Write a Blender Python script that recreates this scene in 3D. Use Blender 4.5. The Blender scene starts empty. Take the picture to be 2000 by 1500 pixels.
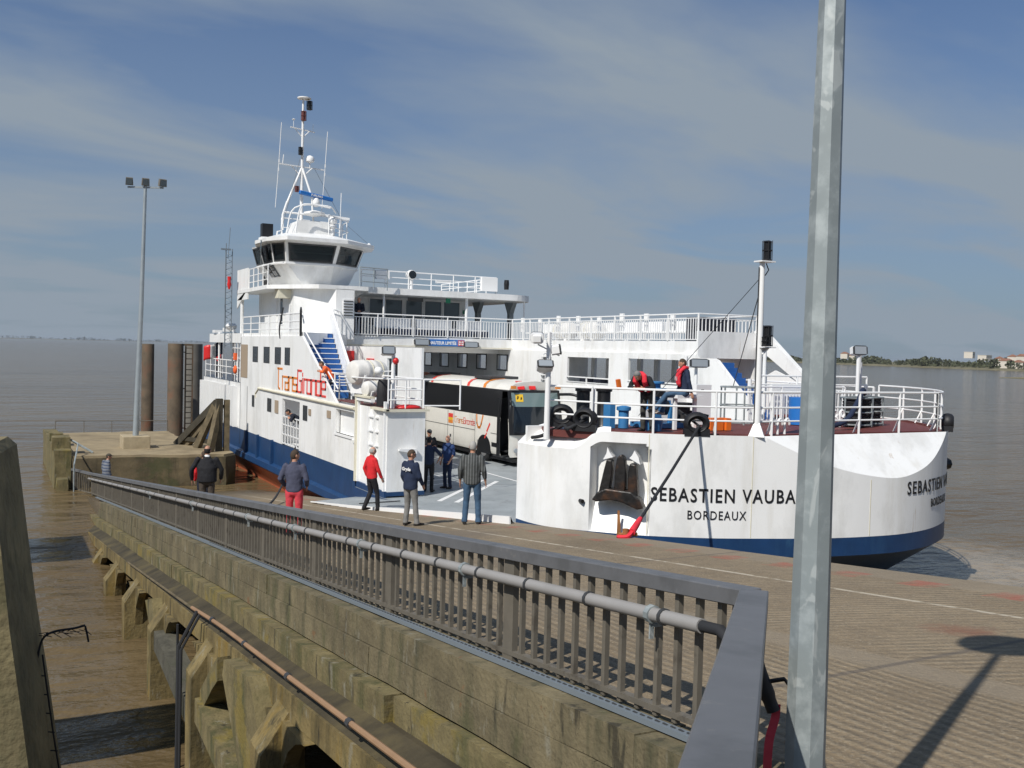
import bpy, bmesh, math, random
from mathutils import Vector, Matrix
random.seed(7)
S = bpy.context.scene
COL = S.collection
PI = math.pi
R = math.radians

# ------------------------------------------------------------------ camera
F_PX = 1900.0
YAW, PITCH, ROLL = math.atan(1012 / 1900), math.atan(66 / 1900), math.atan(.0255)
WATER_Z = 2.0
cam_d = bpy.data.cameras.new('camera')
cam = bpy.data.objects.new('camera', cam_d); COL.objects.link(cam)
cam_d.sensor_width = 36.0; cam_d.lens = F_PX / 2000 * 36.0
cam_d.clip_start = .05; cam_d.clip_end = 60000
fw = Vector((math.sin(YAW) * math.cos(PITCH), math.cos(YAW) * math.cos(PITCH), -math.sin(PITCH)))
rt = Vector((math.cos(YAW), -math.sin(YAW), 0)); up = rt.cross(fw)
r2 = rt * math.cos(ROLL) + up * math.sin(ROLL); u2 = up * math.cos(ROLL) - rt * math.sin(ROLL)
mw = Matrix.Identity(4)
for i in range(3):
    mw[i][0], mw[i][1], mw[i][2] = r2[i], u2[i], -fw[i]
mw.translation = Vector((0, 0, 8.45))
cam.matrix_world = mw
S.camera = cam

# ------------------------------------------------------------------ light, sky, exposure
SUN_EL = R(46)
SUN_AZ = Vector((-.886, -.463, 0)).normalized()          # towards the sun, on the ground
sun_d = bpy.data.lights.new('sun', 'SUN'); sun_d.energy = 4.4; sun_d.angle = R(.55); sun_d.color = (1, .955, .88)
sun = bpy.data.objects.new('sun', sun_d); COL.objects.link(sun)
to_sun = Vector((SUN_AZ.x * math.cos(SUN_EL), SUN_AZ.y * math.cos(SUN_EL), math.sin(SUN_EL)))
sun.rotation_euler = to_sun.to_track_quat('Z', 'Y').to_euler(); sun.location = (-30, -20, 40)
S.view_settings.view_transform = 'Standard'; S.view_settings.look = 'None'
S.view_settings.exposure = 0.0; S.view_settings.gamma = 1.0

W = bpy.data.worlds.new('World'); S.world = W; W.use_nodes = True
def sky():
    nt = W.node_tree; nd = nt.nodes; ln = nt.links; nd.clear()
    out = nd.new('ShaderNodeOutputWorld'); bg = nd.new('ShaderNodeBackground')
    st = nd.new('ShaderNodeTexSky'); st.sky_type = 'NISHITA'; st.sun_disc = False
    st.sun_elevation = SUN_EL; st.sun_rotation = math.atan2(SUN_AZ.x, SUN_AZ.y)
    st.air_density = 1.0; st.dust_density = 1.2; st.ozone_density = 1.5; st.altitude = 10
    tc = nd.new('ShaderNodeTexCoord')
    mp = nd.new('ShaderNodeMapping'); ln.new(tc.outputs['Generated'], mp.inputs[0])
    # streaky high cloud: the direction is projected on a flat layer overhead
    sep = nd.new('ShaderNodeSeparateXYZ'); ln.new(tc.outputs['Generated'], sep.inputs[0])
    zc = nd.new('ShaderNodeMath'); zc.operation = 'ADD'; ln.new(sep.outputs[2], zc.inputs[0]); zc.inputs[1].default_value = .16
    dx = nd.new('ShaderNodeMath'); dx.operation = 'DIVIDE'; ln.new(sep.outputs[0], dx.inputs[0]); ln.new(zc.outputs[0], dx.inputs[1])
    dy = nd.new('ShaderNodeMath'); dy.operation = 'DIVIDE'; ln.new(sep.outputs[1], dy.inputs[0]); ln.new(zc.outputs[0], dy.inputs[1])
    cb = nd.new('ShaderNodeCombineXYZ'); ln.new(dx.outputs[0], cb.inputs[0]); ln.new(dy.outputs[0], cb.inputs[1])
    m2 = nd.new('ShaderNodeMapping'); m2.inputs['Rotation'].default_value = (0, 0, R(-38)); m2.inputs['Scale'].default_value = (.8, 1.6, 1)
    m2.inputs['Location'].default_value = (1.3, 4.2, 0)
    ln.new(cb.outputs[0], m2.inputs[0])
    n1 = nd.new('ShaderNodeTexNoise'); n1.inputs['Scale'].default_value = .8; n1.inputs['Detail'].default_value = 7; n1.inputs['Roughness'].default_value = .52
    n1.inputs['Distortion'].default_value = .5
    ln.new(m2.outputs[0], n1.inputs['Vector'])
    r1 = nd.new('ShaderNodeValToRGB'); r1.color_ramp.elements[0].position = .42; r1.color_ramp.elements[1].position = .66
    ln.new(n1.outputs['Fac'], r1.inputs[0])
    # veil that thickens to the horizon
    hz = nd.new('ShaderNodeMapRange'); ln.new(sep.outputs[2], hz.inputs[0])
    hz.inputs[1].default_value = 0; hz.inputs[2].default_value = .42; hz.inputs[3].default_value = .80; hz.inputs[4].default_value = .10
    ad = nd.new('ShaderNodeMath'); ad.operation = 'MULTIPLY_ADD'; ln.new(r1.outputs[0], ad.inputs[0]); ad.inputs[1].default_value = .70; ln.new(hz.outputs[0], ad.inputs[2])
    ad.use_clamp = True
    mx = nd.new('ShaderNodeMix'); mx.data_type = 'RGBA'
    ln.new(ad.outputs[0], mx.inputs[0]); 
    # the clear sky is deepened a little; cloud is a flat pale grey
    gm = nd.new('ShaderNodeMix'); gm.data_type = 'RGBA'; gm.blend_type = 'MULTIPLY'; gm.inputs[0].default_value = 1
    ln.new(st.outputs[0], gm.inputs[6]); gm.inputs[7].default_value = SKY_TINT
    ln.new(gm.outputs[2], mx.inputs[6]); mx.inputs[7].default_value = CLOUD
    ln.new(mx.outputs[2], bg.inputs[0]); bg.inputs[1].default_value = .10
    ln.new(bg.outputs[0], out.inputs[0])
SKY_TINT = (.31, .53, .80, 1)
CLOUD = (2.80, 3.36, 4.0, 1)
sky()

# ------------------------------------------------------------------ materials
MATS = {}
def mat(name, col, rough=.6, metal=0.0, var=.0, vscale=3.0, bump=0.0, bscale=20.0, spec=None, stain=None, sscale=1.0, sstr=.5, streak=False):
    if name in MATS: return MATS[name]
    m = bpy.data.materials.new(name); m.use_nodes = True
    nt = m.node_tree; nd = nt.nodes; ln = nt.links
    b = nd['Principled BSDF']
    b.inputs['Base Color'].default_value = (*col, 1); b.inputs['Roughness'].default_value = rough; b.inputs['Metallic'].default_value = metal
    if spec is not None: b.inputs['Specular IOR Level'].default_value = spec
    tc = nd.new('ShaderNodeTexCoord')
    last = None
    if var or stain:
        n = nd.new('ShaderNodeTexNoise'); n.inputs['Scale'].default_value = vscale; n.inputs['Detail'].default_value = 6; n.inputs['Roughness'].default_value = .6
        ln.new(tc.outputs['Object'], n.inputs['Vector'])
        mx = nd.new('ShaderNodeMix'); mx.data_type = 'RGBA'
        mr = nd.new('ShaderNodeMapRange'); mr.inputs[1].default_value = .3; mr.inputs[2].default_value = .7
        ln.new(n.outputs['Fac'], mr.inputs[0]); ln.new(mr.outputs[0], mx.inputs[0])
        mx.inputs[6].default_value = (*[c * (1 - var) for c in col], 1); mx.inputs[7].default_value = (*[min(1, c * (1 + var)) for c in col], 1)
        last = mx.outputs[2]
        if stain:
            n2 = nd.new('ShaderNodeTexNoise'); n2.inputs['Scale'].default_value = sscale; n2.inputs['Detail'].default_value = 8; n2.inputs['Roughness'].default_value = .65
            if streak:
                mpn = nd.new('ShaderNodeMapping'); mpn.inputs['Scale'].default_value = (2.2, 2.2, .35); ln.new(tc.outputs['Object'], mpn.inputs[0]); ln.new(mpn.outputs[0], n2.inputs['Vector'])
            else:
                ln.new(tc.outputs['Object'], n2.inputs['Vector'])
            r = nd.new('ShaderNodeMapRange'); r.inputs[1].default_value = .5; r.inputs[2].default_value = .68; r.inputs[4].default_value = sstr
            ln.new(n2.outputs['Fac'], r.inputs[0])
            m2 = nd.new('ShaderNodeMix'); m2.data_type = 'RGBA'; ln.new(r.outputs[0], m2.inputs[0]); ln.new(last, m2.inputs[6]); m2.inputs[7].default_value = (*stain, 1)
            last = m2.outputs[2]
        ln.new(last, b.inputs['Base Color'])
    if bump:
        n3 = nd.new('ShaderNodeTexNoise'); n3.inputs['Scale'].default_value = bscale; n3.inputs['Detail'].default_value = 5
        ln.new(tc.outputs['Object'], n3.inputs['Vector'])
        bp = nd.new('ShaderNodeBump'); bp.inputs['Strength'].default_value = bump; bp.inputs['Distance'].default_value = .02
        ln.new(n3.outputs['Fac'], bp.inputs['Height']); ln.new(bp.outputs[0], b.inputs['Normal'])
    MATS[name] = m
    return m
def M(k): return MATS[k]
mat('white_paint', (.865, .865, .85), .38, var=.02, vscale=.8, bump=.05, bscale=1.2, stain=(.60, .57, .49), sscale=1.1, sstr=.34, streak=True)
mat('white_trim', (.85, .85, .84), .4)
mat('cream_trim', (.70, .66, .52), .5, var=.1)
mat('hull_blue', (.009, .043, .125), .42, var=.16, vscale=1.5, bump=.05, bscale=2, stain=(.02, .07, .155), sscale=2, sstr=.5, streak=True)
mat('stair_blue', (.02, .115, .36), .5, var=.1)
mat('winch_blue', (.04, .19, .42), .5, var=.1)
mat('antifouling', (.50, .12, .05), .6, var=.2, vscale=2, stain=(.16, .05, .03), sscale=3, sstr=.6, streak=True)
mat('deck_grey', (.31, .335, .345), .6, var=.10, vscale=1.2, stain=(.2, .23, .24), sscale=.9, sstr=.5)
mat('deck_red', (.135, .034, .028), .6, var=.15)
mat('black_rubber', (.012, .012, .014), .55, var=.3, vscale=8)
mat('black_paint', (.010, .010, .011), .4)
mat('dark_grey', (.045, .047, .05), .5)
mat('rope_black', (.018, .019, .022), .8)
mat('glass_dark', (.012, .017, .022), .08, spec=.6)
mat('glass_grey', (.10, .13, .15), .1, spec=.6)
mat('lamp_lens', (.30, .33, .36), .2)
mat('red_paint', (.62, .02, .02), .4)
mat('orange_paint', (.78, .17, .02), .45)
mat('logo_orange', (.70, .23, .035), .5)
mat('logo_red', (.72, .06, .045), .5)
mat('letter_black', (.010, .010, .012), .5)
mat('sign_blue', (.02, .16, .50), .4)
mat('sign_green', (.01, .22, .12), .5)
mat('yellow', (.80, .50, .03), .5)
mat('beige_panel', (.36, .28, .20), .6)
mat('brown_wood', (.12, .085, .05), .8, var=.25)
mat('galvanised', (.27, .305, .31), .5, .2, var=.14, vscale=3.5, stain=(.43, .47, .47), sscale=7, sstr=.8)
mat('steel_pole', (.34, .38, .40), .45, .3, var=.1)
mat('rail_grey', (.140, .143, .150), .5, .1, var=.08, vscale=5)
mat('bar_grey', (.140, .124, .098), .62, var=.12, vscale=6)
mat('conduit', (.29, .28, .27), .5, var=.08)
mat('cable_tray', (.20, .235, .265), .5, .2)
mat('pipe_orange', (.30, .185, .105), .6, var=.15, vscale=2)
mat('concrete', (.150, .124, .070), .92, var=.35, vscale=2.2, bump=.7, bscale=22, stain=(.050, .052, .026), sscale=1.7, sstr=.85, streak=True)
mat('concrete_wet', (.180, .136, .056), .75, var=.4, vscale=1.8, bump=.6, bscale=16, stain=(.045, .038, .016), sscale=1.6, sstr=.9, streak=True)
mat('concrete_moss', (.165, .134, .062), .92, var=.35, vscale=2.6, bump=.7, bscale=18, stain=(.052, .058, .018), sscale=1.3, sstr=.9, streak=True)
mat('concrete_pale', (.40, .33, .215), .85, var=.18, vscale=2, bump=.3, bscale=12, stain=(.22, .175, .105), sscale=.7, sstr=.6)
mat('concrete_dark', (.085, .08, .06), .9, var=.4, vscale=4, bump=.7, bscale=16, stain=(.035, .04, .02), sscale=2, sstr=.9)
mat('slope_dark', (.050, .040, .021), .85, var=.5, vscale=1.6, bump=.6, bscale=12, stain=(.12, .095, .04), sscale=1.1, sstr=.7)
mat('platform_top', (.285, .225, .135), .9, var=.2, vscale=1.2, bump=.3, bscale=12, stain=(.15, .115, .065), sscale=.5, sstr=.75)
mat('concrete_tidal', (.105, .080, .042), .8, var=.4, vscale=1.2, bump=.6, bscale=8, stain=(.035, .028, .014), sscale=.8, sstr=.9, streak=True)
mat('concrete_pillar', (.20, .165, .085), .92, var=.4, vscale=4, bump=.8, bscale=16, stain=(.055, .055, .03), sscale=2, sstr=.9)
mat('timber', (.135, .105, .06), .85, var=.3, vscale=3, bump=.4, bscale=12, stain=(.05, .045, .022), sscale=2, sstr=.8)
mat('timber_dark', (.045, .038, .024), .85, var=.3, vscale=3, bump=.4, bscale=12)
mat('rusty_steel', (.105, .078, .050), .85, var=.35, vscale=1.6, bump=.3, bscale=8, stain=(.135, .048, .022), sscale=.8, sstr=.75)
mat('pile_grey', (.15, .14, .12), .7, var=.2, vscale=1)
mat('anchor_iron', (.028, .026, .025), .42, .4, var=.4, vscale=6, bump=.5, bscale=12, stain=(.12, .05, .02), sscale=3, sstr=.6)
mat('rust', (.28, .12, .04), .9, var=.3)
mat('skin', (.46, .235, .15), .6)
mat('skin_pale', (.52, .30, .215), .6)
mat('bus_white', (.74, .72, .66), .3, var=.03)
mat('tyre', (.014, .014, .015), .8)
mat('wheel_rim', (.30, .30, .30), .4, .5)
mat('raft_white', (.72, .70, .66), .55, var=.1, vscale=4)
mat('brass_green', (.25, .25, .2), .4, .5)
for nm, c in (('cloth_black', (.010, .010, .013)), ('cloth_navy', (.012, .022, .055)), ('cloth_darknavy', (.008, .011, .024)), ('cloth_bluegrey', (.062, .066, .105)), ('cloth_red', (.60, .016, .022)),
              ('cloth_pinkred', (.62, .055, .075)), ('cloth_grey', (.20, .195, .185)), ('cloth_charcoal', (.055, .058, .062)), ('cloth_brown', (.065, .050, .038)), ('cloth_jeans', (.045, .095, .165)),
              ('cloth_olive', (.05, .05, .045)), ('lifejacket_red', (.72, .03, .05)), ('vest_orange', (.80, .13, .03)), ('cloth_workblue', (.018, .045, .14)), ('hair_dark', (.012, .010, .009)), ('hair_brown', (.06, .04, .025)),
              ('hair_grey', (.20, .195, .19)), ('hair_silver', (.36, .35, .33)), ('shoe_dark', (.02, .017, .015)), ('shoe_pale', (.42, .36, .3)), ('cloth_stripe', (.07, .09, .13)), ('cap_brown', (.06, .05, .035)), ('white_cloth', (.75, .75, .74))):
    mat(nm, c, .85, var=.16, vscale=7, bump=.35, bscale=9)

def galv():
    m = MATS['galvanised']; nt = m.node_tree; nd = nt.nodes; b = nd['Principled BSDF']; lk = b.inputs['Base Color'].links[0]; src = lk.from_socket
    tc = nd.new('ShaderNodeTexCoord'); mp = nd.new('ShaderNodeMapping'); mp.inputs['Scale'].default_value = (1, 1, .55); nt.links.new(tc.outputs['Object'], mp.inputs[0])
    n = nd.new('ShaderNodeTexNoise'); n.inputs['Scale'].default_value = 9; n.inputs['Detail'].default_value = 3; n.inputs['Distortion'].default_value = 1.2; nt.links.new(mp.outputs[0], n.inputs['Vector'])
    r = nd.new('ShaderNodeMapRange'); r.inputs[1].default_value = .60; r.inputs[2].default_value = .64; r.inputs[4].default_value = .55; nt.links.new(n.outputs['Fac'], r.inputs[0])
    x = nd.new('ShaderNodeMix'); x.data_type = 'RGBA'; nt.links.new(r.outputs[0], x.inputs[0]); nt.links.new(src, x.inputs[6]); x.inputs[7].default_value = (.50, .53, .52, 1); nt.links.new(x.outputs[2], b.inputs['Base Color'])
galv()
def patches(name, col, scale, lo, hi, k, sc=(1, 1, 1), det=6):
    m = MATS[name]; nt = m.node_tree; nd = nt.nodes; b = nd['Principled BSDF']; inp = b.inputs['Base Color']
    tc = nd.new('ShaderNodeTexCoord'); mp = nd.new('ShaderNodeMapping'); mp.inputs['Scale'].default_value = sc; mp.inputs['Location'].default_value = (scale, lo * 31, k * 17); nt.links.new(tc.outputs['Object'], mp.inputs[0])
    n = nd.new('ShaderNodeTexNoise'); n.inputs['Scale'].default_value = scale; n.inputs['Detail'].default_value = det; n.inputs['Roughness'].default_value = .65; nt.links.new(mp.outputs[0], n.inputs['Vector'])
    r = nd.new('ShaderNodeMapRange'); r.inputs[1].default_value = lo; r.inputs[2].default_value = hi; r.inputs[4].default_value = k; nt.links.new(n.outputs['Fac'], r.inputs[0])
    x = nd.new('ShaderNodeMix'); x.data_type = 'RGBA'; nt.links.new(r.outputs[0], x.inputs[0]); x.inputs[7].default_value = (*col, 1)
    if inp.links: nt.links.new(inp.links[0].from_socket, x.inputs[6])
    else: x.inputs[6].default_value = inp.default_value
    nt.links.new(x.outputs[2], inp)
for nm_ in ('concrete', 'concrete_moss', 'concrete_wet'):
    patches(nm_, (.065, .07, .025), 1.3, .56, .64, .5, (1, 1, .6))
    patches(nm_, (.25, .235, .18), 5.0, .60, .68, .65, (1, 1, .45))
    patches(nm_, (.030, .026, .016), 3.2, .60, .66, .8, (1.6, 1.6, .3))
    patches(nm_, (.035, .032, .02), 34, .60, .68, .6)
patches('concrete', (.17, .085, .035), 2.1, .66, .70, .7)
patches('concrete_moss', (.20, .15, .03), 1.5, .56, .64, .7)
patches('concrete_wet', (.22, .145, .03), 1.8, .56, .66, .7, (1.4, 1.4, .4))
patches('concrete_pillar', (.045, .05, .02), 1.1, .50, .60, .7, (1, 1, .5))
patches('concrete_tidal', (.05, .055, .018), 1.0, .52, .62, .7)
patches('white_paint', (.47, .36, .24), 1.5, .665, .70, .5, (2.6, 2.6, .16))
patches('white_paint', (.62, .62, .60), .7, .50, .62, .5, (1, 1, .5))
patches('hull_blue', (.022, .075, .16), 3.0, .60, .68, .7, (1, 1, .3))
patches('rail_grey', (.20, .195, .185), 7, .62, .66, .6)
patches('rail_grey', (.085, .088, .09), 2.0, .52, .62, .5)
patches('bar_grey', (.065, .055, .042), 5, .55, .65, .6)
patches('deck_grey', (.21, .22, .22), 2.2, .56, .64, .6)
patches('bus_white', (.58, .55, .48), 1.0, .52, .66, .5, (1, 1, .5))
# ------------------------------------------------------------------ mesh helpers
class MB:
    def __init__(self): self.v = []; self.f = []; self.mi = []
    def add(self, vs, fs, mi=0):
        o = len(self.v); self.v += [tuple(p) for p in vs]; self.f += [tuple(i + o for i in f) for f in fs]; self.mi += [mi] * len(fs); return self
    def box(self, x0, x1, y0, y1, z0, z1, mi=0):
        vs = [(x, y, z) for z in (z0, z1) for y in (y0, y1) for x in (x0, x1)]
        return self.add(vs, [(0, 2, 3, 1), (4, 5, 7, 6), (0, 1, 5, 4), (2, 6, 7, 3), (0, 4, 6, 2), (1, 3, 7, 5)], mi)
    def bar(self, p, q, w, h=None, upv=(0, 0, 1), mi=0):
        """rectangular bar from p to q, w across, h along upv"""
        p = Vector(p); q = Vector(q); d = (q - p).normalized(); u = Vector(upv)
        if abs(d.dot(u)) > .98: u = Vector((0, 1, 0))
        s = d.cross(u).normalized(); u = s.cross(d).normalized(); h = h or w
        vs = [c + s * a * w / 2 + u * b * h / 2 for c in (p, q) for a, b in ((-1, -1), (1, -1), (1, 1), (-1, 1))]
        return self.add(vs, [(3, 2, 1, 0), (4, 5, 6, 7), (0, 1, 5, 4), (1, 2, 6, 5), (2, 3, 7, 6), (3, 0, 4, 7)], mi)
    def tube(self, pts, r, n=8, cap=True, mi=0, closed=False):
        pts = [Vector(p) for p in pts]; k = len(pts); rs = r if isinstance(r, (list, tuple)) else [r] * k
        vs = []; pu = None
        for i, p in enumerate(pts):
            if closed: t = pts[(i + 1) % k] - pts[i - 1]
            else: t = pts[min(i + 1, k - 1)] - pts[max(i - 1, 0)]
            t.normalize()
            if pu is None:
                a = Vector((0, 0, 1)) if abs(t.z) < .9 else Vector((0, 1, 0))
                pu = (a - t * a.dot(t)).normalized()
            else:
                pu = (pu - t * pu.dot(t)).normalized()
            s = t.cross(pu)
            for j in range(n):
                a = 2 * PI * j / n
                vs.append(p + (pu * math.cos(a) + s * math.sin(a)) * rs[i])
        fs = []
        for i in range(k if closed else k - 1):
            i2 = (i + 1) % k
            for j in range(n):
                j2 = (j + 1) % n
                fs.append((i * n + j, i * n + j2, i2 * n + j2, i2 * n + j))
        if cap and not closed:
            fs.append(tuple(range(n))[::-1]); fs.append(tuple((k - 1) * n + j for j in range(n)))
        return self.add(vs, fs, mi)
    def loft(self, pts, radii, side=(1, 0, 0), n=14, mi=0):
        """closed tapering tube with elliptic rings; radii (a along side, b across)"""
        pts = [Vector(p) for p in pts]; k = len(pts); sd = Vector(side)
        P = [pts[0]] + pts + [pts[-1]]
        vs = []; 
        for i, p in enumerate(pts):
            t = (pts[min(i + 1, k - 1)] - pts[max(i - 1, 0)]).normalized()
            s = (sd - t * sd.dot(t))
            s = s.normalized() if s.length > 1e-4 else Vector((0, 1, 0))
            w = t.cross(s); a, b = radii[i] if isinstance(radii[i], (tuple, list)) else (radii[i], radii[i])
            for j in range(n):
                an = 2 * PI * j / n; vs.append(p + s * math.cos(an) * a + w * math.sin(an) * b)
        fs = [(i * n + j, i * n + (j + 1) % n, (i + 1) * n + (j + 1) % n, (i + 1) * n + j) for i in range(k - 1) for j in range(n)]
        fs.append(tuple(range(n))[::-1]); fs.append(tuple((k - 1) * n + j for j in range(n)))
        return self.add(vs, fs, mi)
    def ball(self, c, r, nu=14, nv=9, mi=0, fn=None):
        rx, ry, rz = r if isinstance(r, (tuple, list)) else (r, r, r); c = Vector(c)
        vs = [c + Vector((0, 0, rz))]
        for i in range(1, nv):
            th = PI * i / nv
            for j in range(nu):
                ph = 2 * PI * j / nu
                p = Vector((rx * math.sin(th) * math.cos(ph), ry * math.sin(th) * math.sin(ph), rz * math.cos(th)))
                vs.append(c + (fn(p) if fn else p))
        vs.append(c - Vector((0, 0, rz)))
        fs = [(0, 1 + j, 1 + (j + 1) % nu) for j in range(nu)]
        for i in range(nv - 2):
            for j in range(nu):
                a = 1 + i * nu; fs.append((a + j, a + nu + j, a + nu + (j + 1) % nu, a + (j + 1) % nu))
        l = len(vs) - 1; a = 1 + (nv - 2) * nu
        fs += [(l, a + (j + 1) % nu, a + j) for j in range(nu)]
        return self.add(vs, fs, mi)
    def prism(self, poly, axis, a0, a1, mi=0):
        """polygon (list of 2-D points) extruded along axis 'x','y' or 'z' from a0 to a1"""
        def P(p, a): return {'x': (a, p[0], p[1]), 'y': (p[0], a, p[1]), 'z': (p[0], p[1], a)}[axis]
        n = len(poly); ar = sum(poly[i][0] * poly[(i + 1) % n][1] - poly[(i + 1) % n][0] * poly[i][1] for i in range(n))
        if axis == 'y': ar = -ar
        if (ar < 0) != (a1 < a0): poly = poly[::-1]
        vs = [P(p, a0) for p in poly] + [P(p, a1) for p in poly]
        fs = [tuple(range(n))[::-1], tuple(range(n, 2 * n))] + [(i, (i + 1) % n, n + (i + 1) % n, n + i) for i in range(n)]
        return self.add(vs, fs, mi)
    def lathe(self, c, prof, n=16, axis='z', mi=0):
        """profile of (radius, height) turned round an axis through c"""
        c = Vector(c); vs = []; k = len(prof)
        for r, h in prof:
            for j in range(n):
                a = 2 * PI * j / n; x, y = r * math.cos(a), r * math.sin(a)
                vs.append(c + Vector({'z': (x, y, h), 'x': (h, x, y), 'y': (y, h, x)}[axis]))
        fs = [(i * n + j, i * n + (j + 1) % n, (i + 1) * n + (j + 1) % n, (i + 1) * n + j) for i in range(k - 1) for j in range(n)]
        fs.append(tuple(range(n))[::-1]); fs.append(tuple((k - 1) * n + j for j in range(n)))
        return self.add(vs, fs, mi)
    def wall(self, axis, a, t, p0, p1, z0, z1, holes, mi=0):
        """wall in plane axis=a (thickness t towards +), from p0..p1 by z0..z1, with rectangular holes (p0,p1,z0,z1)"""
        us = sorted({p0, p1, *[h[0] for h in holes], *[h[1] for h in holes]}); zs = sorted({z0, z1, *[h[2] for h in holes], *[h[3] for h in holes]})
        us = [u for u in us if p0 <= u <= p1]; zs = [z for z in zs if z0 <= z <= z1]
        def solid(i, j):
            if not (0 <= i < len(us) - 1 and 0 <= j < len(zs) - 1): return False
            u, z = (us[i] + us[i + 1]) / 2, (zs[j] + zs[j + 1]) / 2
            return not any(h[0] < u < h[1] and h[2] < z < h[3] for h in holes)
        def P(d, u, z): return (d, u, z) if axis == 'x' else (u, d, z)
        b = a + t
        for i in range(len(us) - 1):
            for j in range(len(zs) - 1):
                if not solid(i, j): continue
                u0, u1, w0, w1 = us[i], us[i + 1], zs[j], zs[j + 1]
                q = [[P(a, u0, w0), P(a, u0, w1), P(a, u1, w1), P(a, u1, w0)], [P(b, u0, w0), P(b, u1, w0), P(b, u1, w1), P(b, u0, w1)]]
                if not solid(i - 1, j): q.append([P(a, u0, w0), P(b, u0, w0), P(b, u0, w1), P(a, u0, w1)])
                if not solid(i + 1, j): q.append([P(a, u1, w0), P(a, u1, w1), P(b, u1, w1), P(b, u1, w0)])
                if not solid(i, j - 1): q.append([P(a, u0, w0), P(a, u1, w0), P(b, u1, w0), P(b, u0, w0)])
                if not solid(i, j + 1): q.append([P(a, u0, w1), P(b, u0, w1), P(b, u1, w1), P(a, u1, w1)])
                for f in q:
                    if axis == 'y': f = f[::-1]
                    self.add(f, [(0, 1, 2, 3)], mi)
        return self
    def build(self, name, m, parent=None, smooth=None, mods=(), root=None):
        """ONE mesh object; with a parent the vertices are taken relative to the root's place"""
        me = bpy.data.meshes.new(name)
        off = Vector((0, 0, 0))
        r = root or parent
        while r is not None and r.parent is not None: r = r.parent
        if r is not None: off = r.location.copy()
        me.from_pydata([tuple(Vector(p) - off) for p in self.v], [], self.f)
        for mm in (m if isinstance(m, (list, tuple)) else [m]): me.materials.append(MATS[mm])
        if any(self.mi): me.polygons.foreach_set('material_index', self.mi)
        if smooth:
            me.polygons.foreach_set('use_smooth', [True] * len(me.polygons)); me.set_sharp_from_angle(angle=R(smooth))
        me.update()
        o = bpy.data.objects.new(name, me); COL.objects.link(o)
        if parent is not None: o.parent = parent
        for kind, kw in mods:
            md = o.modifiers.new(kind.lower(), kind)
            for k, v in kw.items(): setattr(md, k, v)
        return o

def each(mb, name, m, parent=None, smooth=None, gap=.02, mods=()):
    """build every separate cluster of a mesh builder as an object of its own"""
    n = len(mb.v); par = list(range(n))
    def find(i):
        while par[i] != i: par[i] = par[par[i]]; i = par[i]
        return i
    for f in mb.f:
        for i in f[1:]: par[find(i)] = find(f[0])
    isl = {}
    for i in range(n): isl.setdefault(find(i), []).append(i)
    bb = {k: [(min(mb.v[i][a] for i in l) - gap, max(mb.v[i][a] for i in l) + gap) for a in range(3)] for k, l in isl.items()}
    ks = list(isl); g = {k: k for k in ks}
    def fg(k):
        while g[k] != k: k = g[k]
        return k
    for i, a in enumerate(ks):
        for c in ks[i + 1:]:
            if all(bb[a][t][0] <= bb[c][t][1] and bb[c][t][0] <= bb[a][t][1] for t in range(3)): g[fg(a)] = fg(c)
    out = {}
    for f, mi in zip(mb.f, mb.mi):
        r = fg(find(f[0])); q = out.setdefault(r, (MB(), {})); idx = []
        for i in f:
            if i not in q[1]: q[1][i] = len(q[0].v); q[0].v.append(mb.v[i])
            idx.append(q[1][i])
        q[0].f.append(tuple(idx)); q[0].mi.append(mi)
    return [q[0].build(name, m, parent, smooth, mods) for q in out.values()]
def tag(o, label=None, cat=None, group=None, kind=None):
    if label: o['label'] = label
    if cat: o['category'] = cat
    if group: o['group'] = group
    if kind: o['kind'] = kind
    return o
def thing(name, label, cat, loc=(0, 0, 0), group=None, rz=0):
    o = bpy.data.objects.new(name, None); COL.objects.link(o); o.location = loc; o.rotation_euler = (0, 0, rz); o.empty_display_size = .2
    return tag(o, label, cat, group)
def copy_tree(o, parent=None):
    c = o.copy(); COL.objects.link(c)
    if parent is not None: c.parent = parent
    for ch in list(o.children): copy_tree(ch, c)
    return c
def fix_mb(mb, fn):
    mb.v = [tuple(fn(Vector(p))) for p in mb.v]; return mb
def text_mb(txt, size, spacing=1.0, bold=0.0, align='CENTER', ext=.004):
    """flat lettering in the x-z plane, front to -y"""
    cu = bpy.data.curves.new('lettering', 'FONT'); cu.body = txt; cu.size = size; cu.space_character = spacing; cu.offset = bold; cu.align_x = align; cu.extrude = ext; cu.resolution_u = 3
    o = bpy.data.objects.new('lettering', cu); COL.objects.link(o)
    bpy.context.view_layer.update()
    me = o.evaluated_get(bpy.context.evaluated_depsgraph_get()).to_mesh()
    mb = MB(); mb.add([(v.co.x, -v.co.z, v.co.y) for v in me.vertices], [tuple(p.vertices) for p in me.polygons])
    bpy.data.objects.remove(o); bpy.data.curves.remove(cu)
    return mb
def smoothline(pts, n=6):
    """Catmull-Rom through the points"""
    pts = [Vector(p) for p in pts]; P = [2 * pts[0] - pts[1]] + pts + [2 * pts[-1] - pts[-2]]; out = []
    for i in range(1, len(P) - 2):
        for k in range(n):
            t = k / n; a, b, c, d = P[i - 1], P[i], P[i + 1], P[i + 2]
            out.append(.5 * ((2 * b) + (c - a) * t + (2 * a - 5 * b + 4 * c - d) * t * t + (3 * b - a - 3 * c + d) * t ** 3))
    return out + [pts[-1]]
def ramp_z(u): return 6.64 - .108 * u

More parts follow.
